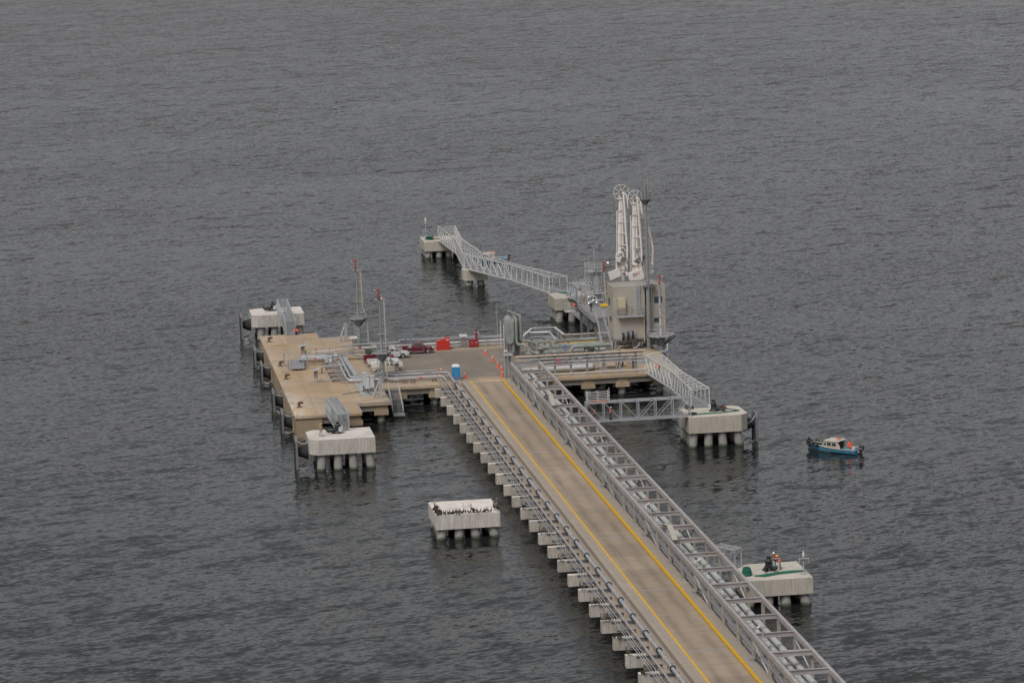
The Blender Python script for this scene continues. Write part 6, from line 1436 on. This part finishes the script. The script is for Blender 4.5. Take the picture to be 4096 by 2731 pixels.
build('roof', MB().loft([[(-7.2, 22.05, 6.05), (-5.98, 22.05, 6.05), (-5.98, 23.27, 6.05), (-7.2, 23.27, 6.05)], [(-7.12, 22.12, 6.25), (-6.06, 22.12, 6.25), (-6.06, 23.2, 6.25), (-7.12, 23.2, 6.25)], [(-6.85, 22.4, 6.40), (-6.33, 22.4, 6.40), (-6.33, 22.92, 6.40), (-6.85, 22.92, 6.40)]], smooth=False), 'toilet_roof', t, bevel=0.03)
build('door', MB().box(-6.95, 22.06, ZD + 0.2, -6.23, 22.097, ZD + 1.95), 'toilet', t, bevel=0.01)
build('door_sign', MB().box(-6.75, 22.04, ZD + 0.35, -6.35, 22.058, ZD + 0.5), 'band_red', t)
for x in (-7.16, -6.05): build('corner_rib', MB().box(x, 22.07, ZD + 0.12, x + 0.04, 22.1, ZD + 2.05), 'toilet', t)
# electrical cabinets
EG = 'grey electrical cabinets on a stand'
for x0, y0, z0, x1, y1, z1, l in ((-21.35, 16.6, 4.9, -20.75, 17.6, 6.75, 'left rear grey electrical cabinet with the taller head'), (-21.15, 14.9, 4.75, -20.55, 15.6, 6.7, 'front left grey electrical cabinet beside the trough'),
                              (-20.5, 15.0, 4.85, -19.9, 15.7, 6.5, 'front right grey electrical cabinet beside the trough'), (-19.7, 15.4, 4.75, -19.15, 16.0, 5.95, 'small electrical box with a dark grille face at the right end')):
    t = thing('electrical_cabinet', l, 'cabinet', ((x0 + x1) / 2, (y0 + y1) / 2, ZD), EG)
    build('shell', MB().box(x0, y0, z0, x1, y1, z1), 'cab_grey', t, bevel=0.02)
    build('hood', MB().box(x0 - 0.05, y0 - 0.08, z1 + 0.003, x1 + 0.05, y1 + 0.05, z1 + 0.06), 'cab_grey', t)
    build('leg', MB().box(x0 + 0.05, y0 + 0.1, ZD, x0 + 0.15, y1 - 0.1, z0), 'dark_steel', t); build('leg', MB().box(x1 - 0.15, y0 + 0.1, ZD, x1 - 0.05, y1 - 0.1, z0), 'dark_steel', t)
    if 'grille' in l: build('grille', MB().box(x0 + 0.06, y0 - 0.02, z0 + 0.1, x1 - 0.05, y0 - 0.003, z1 - 0.1), 'dark_steel', t)
    build('cable', MB().vtube([(x0 + 0.3, y0 + 0.2, z0), (x0 + 0.25, y0 + 0.0, 4.4), (x0 - 0.05, y0 - 0.1, 4.08)], 0.035, 5), 'rubber', t)
solo('equipment_plinth', MB().box(-20.6, 13.6, ZD, -18.9, 15.0, ZD + 0.28), 'steel', 'low grey steel plinth in front of the electrical cabinets', 'plinth', None, (-19.8, 14, ZD))
# instrument panels with a sloping sunshade
def panel(label, x, y, h=1.75, rz=0.0, extra=False, corrugated=False):
    t = thing('instrument_panel', label, 'panel', (x, y, ZD), 'instrument panels with sunshades')
    for dx in (-0.25, 0.25): build('post', MB().beam((x + dx, y, ZD), (x + dx, y, ZD + h), 0.07, 0.07), 'steel', t)
    build('board', MB().box(x - 0.3, y - 0.08, ZD + 0.6, x + 0.3, y - 0.04, ZD + h), 'panel_tan', t)
    if corrugated:
        m = MB()
        for k in range(6): m.beam((x - 0.6 + 0.2 * k + 0.1, y - 0.55, ZD + h), (x - 0.6 + 0.2 * k + 0.02, y + 0.55, ZD + h + 0.3), 0.17, 0.03)
        build('sunshade', m, 'galv_light', t)
        build('notice', MB().box(x - 0.16, y - 0.1, ZD + h - 0.42, x + 0.16, y - 0.082, ZD + h - 0.2), 'white_paint', t)
    else:
        build('sunshade', MB().add([(x - 0.62, y - 0.5, ZD + h - 0.05), (x + 0.55, y - 0.5, ZD + h + 0.28), (x + 0.62, y + 0.5, ZD + h + 0.36), (x - 0.55, y + 0.5, ZD + h + 0.03), (x - 0.62, y - 0.5, ZD + h - 0.1), (x + 0.55, y - 0.5, ZD + h + 0.23), (x + 0.62, y + 0.5, ZD + h + 0.31), (x - 0.55, y + 0.5, ZD + h - 0.02)], [(0, 1, 2, 3), (7, 6, 5, 4), (0, 4, 5, 1), (1, 5, 6, 2), (2, 6, 7, 3), (3, 7, 4, 0)]), 'galv', t)
    if extra: build('green_bag', MB().ball((x + 0.42, y - 0.05, ZD + 0.85), 0.16, 0.2, 0.42), 'rope_green', t)
    return t
panel('instrument panel with tilted sunshade and a green bag, beside the loading manifold', -27.6, 50.2, 1.9, extra=True)
panel('instrument panel with tilted sunshade standing alone near the thin parallel lines', -27.5, 27.4, 1.75)
panel('instrument panel with corrugated shade left of the dark red cabinet', -1.5, 52.4, 1.75, corrugated=True)
panel('instrument panel with corrugated shade at the foot of the far mast', -18.9, 55.3, 1.9, corrugated=True)
panel('instrument panel with a dark top beside the beige pickup', -14.7, 30.6, 1.7)
solo('pipe_run_low', MB().pipe([(-27.1, 27.2, 4.12), (-23.5, 26.9, 4.12), (-23.4, 26.8, 4.3)], 0.07, 6), 'steel', 'low conduit on the deck from the lone instrument panel', 'pipe', None, (-25, 27, 4.1))
t = thing('fire_hydrant', 'red hydrant column with a white side valve above the dark red cabinet', 'hydrant', (0.9, 54.0, ZD))
build('column', MB().cyl((0.75, 53.9, ZD), (0.75, 53.9, 6.35), 0.15, n=12).cyl((0.75, 53.9, 6.35), (0.75, 53.9, 6.42), 0.2, n=12), 'red_dark', t)
build('outlet', MB().vtube([(0.45, 53.9, 6.1), (1.1, 53.9, 6.1)], 0.08, 8).beam((1.05, 53.9, 6.1), (1.25, 53.9, 5.6), 0.1, 0.1), 'galv_light', t)
solo('steel_bar', MB().beam((-24.6, 15.2, 4.05), (-20.5, 17.6, 4.05), 0.07, 0.09), 'rusty', 'long rusty bar lying on the berth deck near the electrical cabinets', 'bar', None, (-22.5, 16.4, 4.05))
t = thing('pallet_bench', 'row of small dark valves with blue handles behind the maroon pickup', 'valve rack', (-10.5, 53.9, ZD))
for i in range(5):
    v_ = build('valve_stem', MB().cyl((-11.3 + i * 0.42, 52.3, 4.0), (-11.3 + i * 0.42, 52.3, 5.75), 0.05, n=6), 'dark_steel', t)
    build('handle', MB().box(-11.45 + i * 0.42, 52.15, 5.76, -11.15 + i * 0.42, 52.45, 5.82), 'blue' if i % 2 else 'galv_light', v_)
# navigation beacons
def beacon(label, x, y, z, mode):
    t = thing('navigation_beacon', label, 'beacon', (x, y, z), 'navigation lights on the outer dolphins')
    build('post', MB().cyl((x, y, z), (x, y, z + (2.6 if mode else 1.6)), 0.09, n=8), 'galv', t)
    if mode:
        build('lantern', MB().lathe((x, y, z + 2.6), [(0.12, 0), (0.24, 0.15), (0.24, 0.75), (0.28, 0.8), (0.1, 1.25), (0.03, 1.5)], 12), 'white_paint', t)
        build('solar_panel', MB().add([(x - 0.9, y - 0.5, z + 1.05), (x + 0.2, y - 0.5, z + 1.05), (x + 0.45, y + 0.25, z + 1.65), (x - 0.65, y + 0.25, z + 1.65), (x - 0.9, y - 0.45, z + 1.0), (x + 0.2, y - 0.45, z + 1.0), (x + 0.45, y + 0.3, z + 1.6), (x - 0.65, y + 0.3, z + 1.6)], [(0, 1, 2, 3), (7, 6, 5, 4), (0, 4, 5, 1), (1, 5, 6, 2), (2, 6, 7, 3), (3, 7, 4, 0)]), 'dark_steel', t)
        build('battery_box', MB().box(x - 0.4, y - 0.2, z, x + 0.4, y + 0.2, z + 0.4), 'galv', t)
    else:
        build('lantern', MB().lathe((x, y, z + 1.95), [(0.1, 0), (0.16, 0.1), (0.16, 0.45), (0.08, 0.6), (0.02, 0.8)], 10), 'galv_light', t)
        build('solar_panel', MB().box(x - 0.5, y - 0.06, z + 1.45, x + 0.55, y, z + 1.85).box(x - 0.56, y - 0.03, z + 1.40, x + 0.61, y + 0.02, z + 1.90), 'galv_light', t)
        build('solar_cells', MB().box(x - 0.48, y - 0.08, z + 1.48, x + 0.53, y - 0.062, z + 1.82), 'dark_steel', t)
        build('battery_box', MB().box(x - 0.3, y - 0.15, z, x + 0.2, y + 0.2, z + 0.3), 'galv', t)
beacon('white beacon lantern with a solar panel on the farthest dolphin', 8.7, 188.3, 4.3, 1)
beacon('small light with a flat solar panel at the corner of the green-roped dolphin', 14.75, -114.5, 4.0, 0)
solo('whip_antenna', MB().cyl((11.1, 184.5, 4.3), (11.0, 184.5, 11.5), 0.03, n=6), 'dark_steel', 'thin whip antenna on the farthest dolphin', 'antenna', None, (11.1, 184.5, 4.3))
# ropes
def coil(label, x, y, z, R0, h, mat='rope_green', squash=1.0, cat='rope coil'):
    t = MB(); k = 0; zz = 0.06
    rnd = random.Random(int(x * 7 + y))
    while zz < h:
        t.ring((x + rnd.uniform(-0.04, 0.04), y + rnd.uniform(-0.04, 0.04), z + zz), R0 * (1 - 0.35 * (zz / h) ** 2), 0.065, 'z', 18, 6); zz += 0.095
    return solo('rope_coil', t, mat, label, cat, 'coiled mooring ropes', (x, y, z))
coil('tall coil of green rope at the left edge of the nearest right-hand dolphin', 8.55, -113.2, 4.0, 0.52, 0.95)
coil('flat dark coil of rope near the footbridge end on the grey octagonal dolphin', 20.9, -22.4, 5.2, 0.62, 0.25, 'rubber')
coil('black tyre-like coil under the footbridge landing on the grey octagonal dolphin', 21.3, -17.9, 5.2, 0.62, 0.32, 'rubber')
def loose(label, pts, n=7, mat='rope_green', spread=0.35, z=0.05):
    m = MB(); rnd = random.Random(len(label))
    for k in range(n):
        q = []
        for i, p in enumerate(pts):
            e = 0.15 if i in (0, len(pts) - 1) else 1.0
            q.append((p[0] + rnd.uniform(-0.1, 0.1), p[1] + (k - n / 2) / n * spread * 2 * e + rnd.uniform(-0.06, 0.06), p[2] + 0.05 + rnd.uniform(0, z)))
        m.vtube(q, 0.05, 5)
    return solo('mooring_rope', m, mat, label, 'rope', 'green mooring ropes laid out', pts[0])
loose('bundle of green mooring rope stretched across the nearest right-hand dolphin', [(9.4, -113.9, 4), (10.4, -113.9, 4), (12.0, -113.2, 4), (13.6, -112.9, 4), (15.2, -112.9, 4)], 8, 'rope_green', 0.5, 0.08)
loose('thin green rope along the front edge of the grey octagonal dolphin', [(20.3, -23.0, 5.2), (22.5, -22.6, 5.2), (25.0, -22.4, 5.2), (27.6, -21.6, 5.2), (26.2, -19.5, 5.2)], 3, 'rope_green', 0.3)
loose('green ropes lying on the tower dolphin behind the control building', [(21.3, 97.6, 5.2), (22.6, 96.6, 5.2), (23.6, 97.3, 5.2), (24.4, 96.6, 5.2)], 6, 'rope_green', 1.2)
loose('green ropes behind the heap on the farthest dolphin', [(8.6, 188.0, 4.3), (10.0, 187.7, 4.3), (11.6, 187.4, 4.3)], 4, 'rope_green', 0.5)
hp = MB(); rnd = random.Random(5)
for k in range(26): hp.ring((9.0 + rnd.uniform(-0.5, 0.5), 184.6 + rnd.uniform(-0.5, 0.5), 4.35 + rnd.uniform(0, 0.55)), rnd.uniform(0.25, 0.5), 0.06, 'z', 10, 4)
solo('rope_heap', hp, 'rope_green', 'heap of green rope on the farthest dolphin', 'rope', None, (9, 184.6, 4.3))
hp = MB()
for k in range(16): hp.ring((10.3 + rnd.uniform(-0.5, 0.5), 184.6 + rnd.uniform(-0.5, 0.5), 4.35 + rnd.uniform(0, 0.35)), rnd.uniform(0.2, 0.45), 0.06, 'z', 10, 4)
solo('rope_heap', hp, 'pipe_tan', 'heap of tan rope on the farthest dolphin beside the green heap', 'rope', None, (10.3, 184.6, 4.3))
coil('dark tyre lying on the tower dolphin', 22.6, 94.6, 5.2, 0.5, 0.2, 'rubber')
solo('deck_cleat', MB().vtube([(-17.45, -67.9, 4.0), (-17.45, -67.9, 4.42), (-17.3, -67.9, 4.55), (-17.0, -67.9, 4.55), (-16.85, -67.9, 4.42), (-16.85, -67.9, 4.0)], 0.07, 8).beam((-17.65, -68.1, 4.05), (-16.65, -68.1, 4.05), 0.25, 0.08), 'galv_light', 'pale hoop fitting in the middle of the cormorant dolphin', 'fitting', None, (-17.1, -68, 4.0))
# ---------------------------------------------------------------- people
def person(label, loc, face, pose, top, legs, hat, vest=None, held=None):
    """face = heading in radians; figure built looking along +x, feet on z = 0, body one remeshed surface, clothes as children"""
    t = thing('person', label, 'person', (0, 0, 0), None)
    p = dict(hip=0.93, lean=0.03, head=0.0, ul=(0.06, -0.06), kn=(0.05, 0.05), ua=(0.12, -0.05), el=(0.25, 0.3), out=(0.10, 0.10), stance=0.10)
    p.update(pose)
    V = Vector
    def sag(o, ang, L, y=0.0): return o + V((math.sin(ang) * L, y, -math.cos(ang) * L))
    hip = V((0, 0, p['hip']))
    up = V((math.sin(p['lean']), 0, math.cos(p['lean'])))
    waist = hip + up * 0.16; chest = hip + up * 0.40; neck = hip + up * 0.54
    hd = V((math.sin(p['lean'] + p['head']), 0, math.cos(p['lean'] + p['head'])))
    hc = neck + hd * 0.18 + V((0.02, 0, 0))
    B = MB()
    B.vtube([hip - up * 0.06, waist, chest, chest + up * 0.09, neck], [0.13, 0.125, 0.155, 0.13, 0.055], 12)
    B.vtube([neck - up * 0.03, neck + hd * 0.09], [0.06, 0.055], 8)
    B.ball(hc, 0.095, 0.078, 0.118, 12)
    fw = V((math.cos(p['lean'] + p['head']), 0, -math.sin(p['lean'] + p['head'])))
    B.ball(hc + fw * 0.098 - hd * 0.01, 0.018, 0.014, 0.02, 6)           # nose
    B.ball(hc + fw * 0.07 - hd * 0.06, 0.035, 0.035, 0.03, 8)             # chin
    for s in (-1, 1):
        B.ball(hc + V((0, s * 0.08, 0)), 0.018, 0.012, 0.028, 6)          # ears
        B.ball(hc + fw * 0.078 + V((0, s * 0.032, 0)) + hd * 0.015, 0.012, 0.015, 0.01, 6)
    TOP = MB(); LEG = MB(); BOOT = MB()
    TOP.vtube([hip - up * 0.04, waist, chest, chest + up * 0.10, neck - up * 0.01], [0.165, 0.155, 0.19, 0.165, 0.085], 14)
    for i, s in ((0, 1), (1, -1)):
        h = hip + V((0, s * 0.09, -0.02)); k = sag(h, p['ul'][i], 0.43, s * (p['stance'] - 0.09) * 0.6); a = sag(k, p['ul'][i] - p['kn'][i], 0.42, s * (p['stance'] - 0.09) * 0.4)
        B.vtube([h, k, a], [0.085, 0.058, 0.042], 10); B.ball(k, 0.06)
        ft = a + V((0.17, s * 0.02, -0.045)); B.vtube([a + V((-0.04, 0, -0.04)), a + V((0.06, 0, -0.045)), ft], [0.04, 0.042, 0.028], 8)
        LEG.vtube([h + V((0, 0, 0.06)), h.lerp(k, 0.5), k, k.lerp(a, 0.5), a + V((0, 0, 0.05))], [0.115, 0.10, 0.082, 0.075, 0.068], 12)
        BOOT.vtube([a + V((-0.065, 0, 0.10)), a + V((-0.03, 0, 0.0))], [0.055, 0.055], 8); BOOT.vtube([a + V((-0.07, 0, -0.035)), a + V((0.06, 0, -0.03)), ft + V((0.04, 0, 0.0))], [0.05, 0.052, 0.036], 8)
        sh = chest + up * 0.09 + V((0, s * 0.18, 0)); el = sag(sh, p['ua'][i], 0.29, s * p['out'][i]); wr = sag(el, p['ua'][i] + p['el'][i], 0.25, -s * p['out'][i] * 0.3)
        B.vtube([sh, el, wr], [0.058, 0.044, 0.030], 10); B.ball(el, 0.045)
        TOP.vtube([chest + up * 0.085 + V((0, s * 0.10, 0)), sh, el, el.lerp(wr, 0.6), wr], [0.10, 0.082, 0.064, 0.056, 0.05], 12)
        d = (wr - el).normalized(); side = V((0, s, 0)); nrm = d.cross(side).normalized(); w2 = nrm.cross(d).normalized()
        B.vtube([wr, wr + d * 0.045, wr + d * 0.09], [0.028, 0.036, 0.034], 8)
        for q in range(4):     # fingers, curled and unequal
            b0_ = wr + d * 0.085 + nrm * (q - 1.5) * 0.019; L = (0.062, 0.074, 0.070, 0.054)[q]
            m1 = b0_ + d * L * 0.5 - w2 * s * 0.008; m2 = m1 + d * L * 0.32 - w2 * s * 0.022; B.vtube([b0_, m1, m2], [0.0095, 0.009, 0.008], 6)
        th = wr + d * 0.03 + nrm * 0.03; B.vtube([th, th + d * 0.035 + nrm * 0.022, th + d * 0.065 + nrm * 0.018], [0.012, 0.011, 0.009], 6)
    body = build('body', B, 'skin', t)
    r_ = body.modifiers.new('remesh', 'REMESH'); r_.mode = 'VOXEL'; r_.voxel_size = 0.013; r_.use_smooth_shade = True
    build('jacket', TOP, top, t); build('trousers', LEG, legs, t); build('boots', BOOT, 'boot', t)
    if vest:
        VE = MB(); VE.vtube([waist - up * 0.08, waist, chest, chest + up * 0.11], [0.18, 0.175, 0.212, 0.185], 14)
        ve = build('vest', VE, vest, t)
        build('reflective_band', MB().vtube([waist + up * 0.04, waist + up * 0.09], [0.192, 0.196], 14, caps=False), 'galv_light', ve)
    if hat:
        hb = hc + hd * 0.035
        prof = [(0.122, 0.0), (0.118, 0.05), (0.09, 0.098), (0.04, 0.118), (0.01, 0.122)]
        H = MB(); rings = []
        a = fw; b_ = V((0, 1, 0))
        for rr, zz in [(0.14, -0.006)] + prof: rings.append([hb + hd * zz + (a * math.cos(2 * math.pi * k / 14) * 1.12 + b_ * math.sin(2 * math.pi * k / 14)) * rr for k in range(14)])
        H.loft(rings); build('helmet', H, hat, t)
        build('hair', MB().ball(hc - fw * 0.03 + hd * 0.0, 0.088, 0.085, 0.09, 10), 'hair', t)
    else:
        build('hair', MB().ball(hc - fw * 0.02 + hd * 0.035, 0.100, 0.088, 0.095, 10), 'hair', t)
    t.location = loc; t.rotation_euler = (0, 0, face)
    return t
STAND = dict()
WIDE = dict(ul=(0.16, -0.18), kn=(0.05, 0.05), stance=0.14)
CROUCH = dict(hip=0.42, lean=0.55, ul=(1.75, 1.35), kn=(1.95, 2.05), ua=(1.1, 0.9), el=(0.6, 0.7), head=-0.2)
BEND = dict(hip=0.90, lean=0.75, head=-0.35, ul=(0.12, -0.15), kn=(0.15, 0.1), ua=(1.45, 1.25), el=(0.3, 0.4))
WORK = dict(lean=0.15, ua=(0.7, 0.55), el=(0.9, 1.0))
SIT = dict(hip=0.45, lean=0.12, ul=(1.45, 1.35), kn=(1.3, 1.2), ua=(0.5, 0.4), el=(0.9, 0.9))
person('person in yellow helmet, tan jacket and pale trousers standing alone on the near left dolphin', (-31.1, -22.9, 5.2), R(100), WIDE, 'tan_cloth', 'pale_cloth', 'yellow_hat')
person('person in orange vest and blue helmet crouching over the hook of the grey octagonal dolphin', (25.75, -21.4, 5.2), R(165), CROUCH, 'dark_cloth', 'dark_cloth', 'blue_hat', 'orange_cloth')
person('person in white helmet and orange vest standing behind the hook on the green-roped dolphin', (12.45, -110.2, 4.0), R(200), WORK, 'navy', 'navy', 'white_hat', 'orange_cloth')
person('person in yellow helmet and orange vest leaning over the green-roped dolphin hook', (12.75, -111.4, 4.0), R(180), BEND | dict(lean=0.5), 'grey_cloth', 'grey_cloth', 'yellow_hat', 'orange_cloth')
person('person in orange vest inside the crossing footbridge, the left one of two', (6.95, -23.1, 5.32), R(20), STAND, 'dark_cloth', 'navy', None, 'orange_cloth')
person('person in orange vest and white helmet inside the crossing footbridge, right of the pair', (9.15, -23.2, 5.32), R(10), WIDE, 'dark_cloth', 'navy', 'white_hat', 'orange_cloth')
person('person in tan overalls and white helmet at the back of the raised platform', (20.2, 64.2, 8.0), R(75), STAND, 'tan_cloth', 'tan_cloth', 'white_hat')
person('person in navy overalls and white helmet on the raised platform by its left rail', (20.1, 56.3, 8.0), R(230), WIDE | dict(el=(1.2, 1.2)), 'navy', 'navy', 'white_hat')
person('person in dark clothes at the jetty head right edge, left of a pair', (26.55, 27.6, ZD), R(40), STAND, 'navy', 'navy', 'blue_hat')
person('person in grey overalls at the jetty head right edge, right of a pair', (27.2, 27.2, ZD), R(-30), STAND, 'grey_cloth', 'grey_cloth', 'blue_hat')
person('person in dark blue overalls and blue helmet standing behind the front rack', (21.0, 24.3, ZD), R(190), STAND, 'navy', 'navy', 'blue_hat')
person('person in dark blue under the working platform stair, bending', (19.9, 27.0, ZD), R(0), BEND, 'navy', 'navy', 'blue_hat')
person('person in a green helmet and navy jacket among the process pipes', (16.2, 33.0, ZD + 0.5), R(250), WORK, 'navy', 'navy', 'green_hat')
person('person in bright orange crouching at the landing of the waisted footbridge', (24.5, 20.4, ZD), R(200), CROUCH, 'orange_cloth', 'dark_cloth', None, 'orange_cloth')
person('person in bright orange bending where the far short footbridge meets the berth deck', (-26.5, 74.0, ZD), R(180), CROUCH | dict(hip=0.5), 'orange_cloth', 'navy', None, 'orange_cloth')
pb = Vector((38.6, -32.3, WZ)) + Matrix.Rotation(R(136), 3, 'Z') @ Vector((-2.15, -0.25, 0.42))
person('person in a big orange life jacket sitting in the stern of the blue workboat', tuple(pb), R(316), SIT | dict(hip=0.5), 'orange_cloth', 'orange_cloth', None, 'orange_cloth')

# ---------------------------------------------------------------- birds
def cormorant():
    t = thing('cormorant', 'x', 'bird', (0, 0, 0), None)
    b_ = MB().vtube([(-0.20, 0, 0.07), (-0.12, 0, 0.14), (0.0, 0, 0.27), (0.07, 0, 0.40), (0.07, 0, 0.50), (0.05, 0, 0.58), (0.07, 0, 0.645), (0.115, 0, 0.665)], [0.028, 0.065, 0.105, 0.075, 0.034, 0.027, 0.034, 0.018], 10)
    b_.vtube([(-0.20, 0, 0.09), (-0.33, 0, 0.01)], [0.045, 0.02], 6)
    for s in (-1, 1): b_.vtube([(0.02, s * 0.085, 0.36), (-0.10, s * 0.09, 0.22), (-0.23, s * 0.04, 0.08)], [0.045, 0.05, 0.012], 6)
    build('body', b_, 'bird_dark', t)
    build('bill', MB().vtube([(0.11, 0, 0.665), (0.185, 0, 0.655)], [0.013, 0.005], 5), 'bill', t)
    f = MB()
    for s in (-1, 1): f.vtube([(0.0, s * 0.045, 0.20), (0.0, s * 0.045, 0.01), (0.07, s * 0.06, 0.008)], [0.014, 0.012, 0.012], 5)
    build('legs', f, 'bird_dark', t)
    return t
def pelican(mat='bird_dark'):
    t = thing('pelican', 'x', 'bird', (0, 0, 0), None)
    b_ = MB().vtube([(-0.42, 0, 0.34), (-0.28, 0, 0.36), (-0.05, 0, 0.42), (0.14, 0, 0.50), (0.22, 0, 0.62), (0.17, 0, 0.78), (0.13, 0, 0.92), (0.18, 0, 1.04), (0.26, 0, 1.05)], [0.05, 0.12, 0.19, 0.13, 0.06, 0.04, 0.036, 0.055, 0.035], 12)
    for s in (-1, 1): b_.vtube([(0.10, s * 0.14, 0.50), (-0.12, s * 0.17, 0.42), (-0.42, s * 0.06, 0.33)], [0.06, 0.09, 0.02], 8)
    build('body', b_, mat, t)
    build('head_stripe', MB().vtube([(0.10, 0, 0.99), (0.17, 0, 1.085), (0.25, 0, 1.08)], [0.03, 0.036, 0.03], 6), 'bird_white', t)
    build('bill', MB().vtube([(0.25, 0, 1.05), (0.36, 0, 0.90), (0.45, 0, 0.72)], [0.032, 0.03, 0.012], 6), 'bill', t)
    f = MB()
    for s in (-1, 1): f.vtube([(-0.02, s * 0.07, 0.28), (-0.02, s * 0.07, 0.015), (0.09, s * 0.09, 0.012)], [0.022, 0.018, 0.018], 5)
    build('legs', f, 'bird_dark', t)
    return t
BIRDS_ON_HEADS = ((16, -10.2, 0.05, 1, 'lone pale-headed pelican on a crosshead level with the cormorant dolphin near side'),
 (18, -10.1, 0.1, 0, 'lone dark pelican on the crosshead two below the pale-headed one'),
 (19, -10.25, 0.0, 1, 'leftmost pelican of the three sharing one crosshead'), (19, -9.85, 0.1, 0, 'middle pelican of the three sharing one crosshead'), (19, -9.45, 0.05, 1, 'rightmost pelican of the three sharing one crosshead'),
 (20, -10.3, 0.05, 1, 'pelican with drooping bill, left of the trio one crosshead nearer the camera'), (20, -9.95, 0.1, 0, 'pelican standing tallest in the nearer trio'), (20, -9.6, 0.1, 0, 'dark pelican at the right of the nearer trio'),
 (22, -10.2, 0.2, 0, 'lone dark pelican on the third crosshead from the bottom edge'),
 (23, -9.7, 0.1, 1, 'pale-necked pelican on the crosshead nearest the bottom of the picture'),
 (12, -10.1, 0.05, 0, 'dark pelican upright on a crosshead right of the cormorant dolphin'), (14, -10.15, 0.1, 1, 'left of two grey pelicans on a crosshead below the cormorant dolphin'), (14, -9.6, 0.1, 1, 'right of two grey pelicans on a crosshead below the cormorant dolphin'))
rb = random.Random(11)
CG = 'cormorants perched along the dolphin edge'
K0 = cormorant()
spots = []
def bx_(px): return -21.35 + (px - 567) / 1006.0 * 7.95
for px in (592, 604, 618, 630, 645, 660, 692, 718, 755, 778, 790, 826, 840, 870, 898, 933, 962, 1000, 1035, 1075, 1111, 1156, 1215, 1268, 1318, 1336, 1352, 1385, 1435): spots.append((bx_(px), -72.05 + rb.uniform(-0.05, 0.12), 'front'))
for k in range(20): spots.append((-21.2 + rb.uniform(-0.02, 0.5) * (0.5 if k > 9 else 1), -71.95 + k * 0.155 + rb.uniform(-0.08, 0.08), 'corner'))
for i, (x, y, w_) in enumerate(spots):
    o = K0 if i == 0 else dup(K0)
    o.location = (x, y, 4.0); o.rotation_euler = (0, 0, rb.uniform(0, 6.28)); s = rb.uniform(0.85, 1.12); o.scale = (s, s, s * rb.uniform(0.85, 1.05))
    if w_ == 'front': o['label'] = 'small dark cormorant in the spaced row along the front edge of its dolphin'; o['group'] = CG + ', front row'
    else: o['label'] = 'small dark cormorant in the tight crowd at the front left corner of its dolphin'; o['group'] = CG + ', corner crowd'
P0 = pelican('bird_dark'); P1 = pelican('bird_grey')
pel = [(P0, -20.9, -68.9, 4.0, 2.6, 'dark long-necked pelican at the left edge of the cormorant dolphin'),
       (P0, -16.75, -71.7, 4.0, 2.7, 'dark pelican standing tall in the middle of the front cormorant row'),
       (P0, -13.95, -71.2, 4.0, 2.2, 'dark pelican at the front right corner of the cormorant dolphin'),
       (P1, -13.55, -69.5, 4.0, 0.6, 'pale-headed pelican behind the dark one at the right corner of the cormorant dolphin'),
       (P0, -13.65, -71.95, 4.0, 4.0, 'dark pelican leaning over the extreme right corner of the cormorant dolphin')]
CHY = lambda i: 17.6 - 7.28 * i + 0.3
for i, x, dy, q, l in (BIRDS_ON_HEADS):
    pel.append((P1 if q else P0, x, CHY(i) + dy, 3.5, rb.uniform(2.2, 3.9), l))
used = set()
for src, x, y, z, rz, l in pel:
    if src.name in used: o = dup(src)
    else: o = src; used.add(src.name)
    o.location = (x, y, z); o.rotation_euler = (0, 0, rz); o['label'] = l; o['group'] = 'pelicans resting on the concrete'

for i, (x, dy) in enumerate(((-10.25, 0.1), (-9.95, 0.05), (-9.6, 0.12))):
    o = dup(K0, (x, CHY(21) + dy, 3.5), rb.uniform(0, 6)); o['label'] = ('left', 'middle', 'right')[i] + ' one of three small dark cormorants on a crosshead near the bottom'; o['group'] = 'cormorants on a crosshead'
for i, (x, dy) in enumerate(((-10.2, 0.1), (-9.95, 0.05))):
    o = dup(K0, (x, CHY(23) + dy, 3.5), rb.uniform(0, 6)); o['label'] = ('left', 'right')[i] + ' small cormorant beside the pale-necked pelican on the bottom crosshead'; o['group'] = 'cormorants on a crosshead'
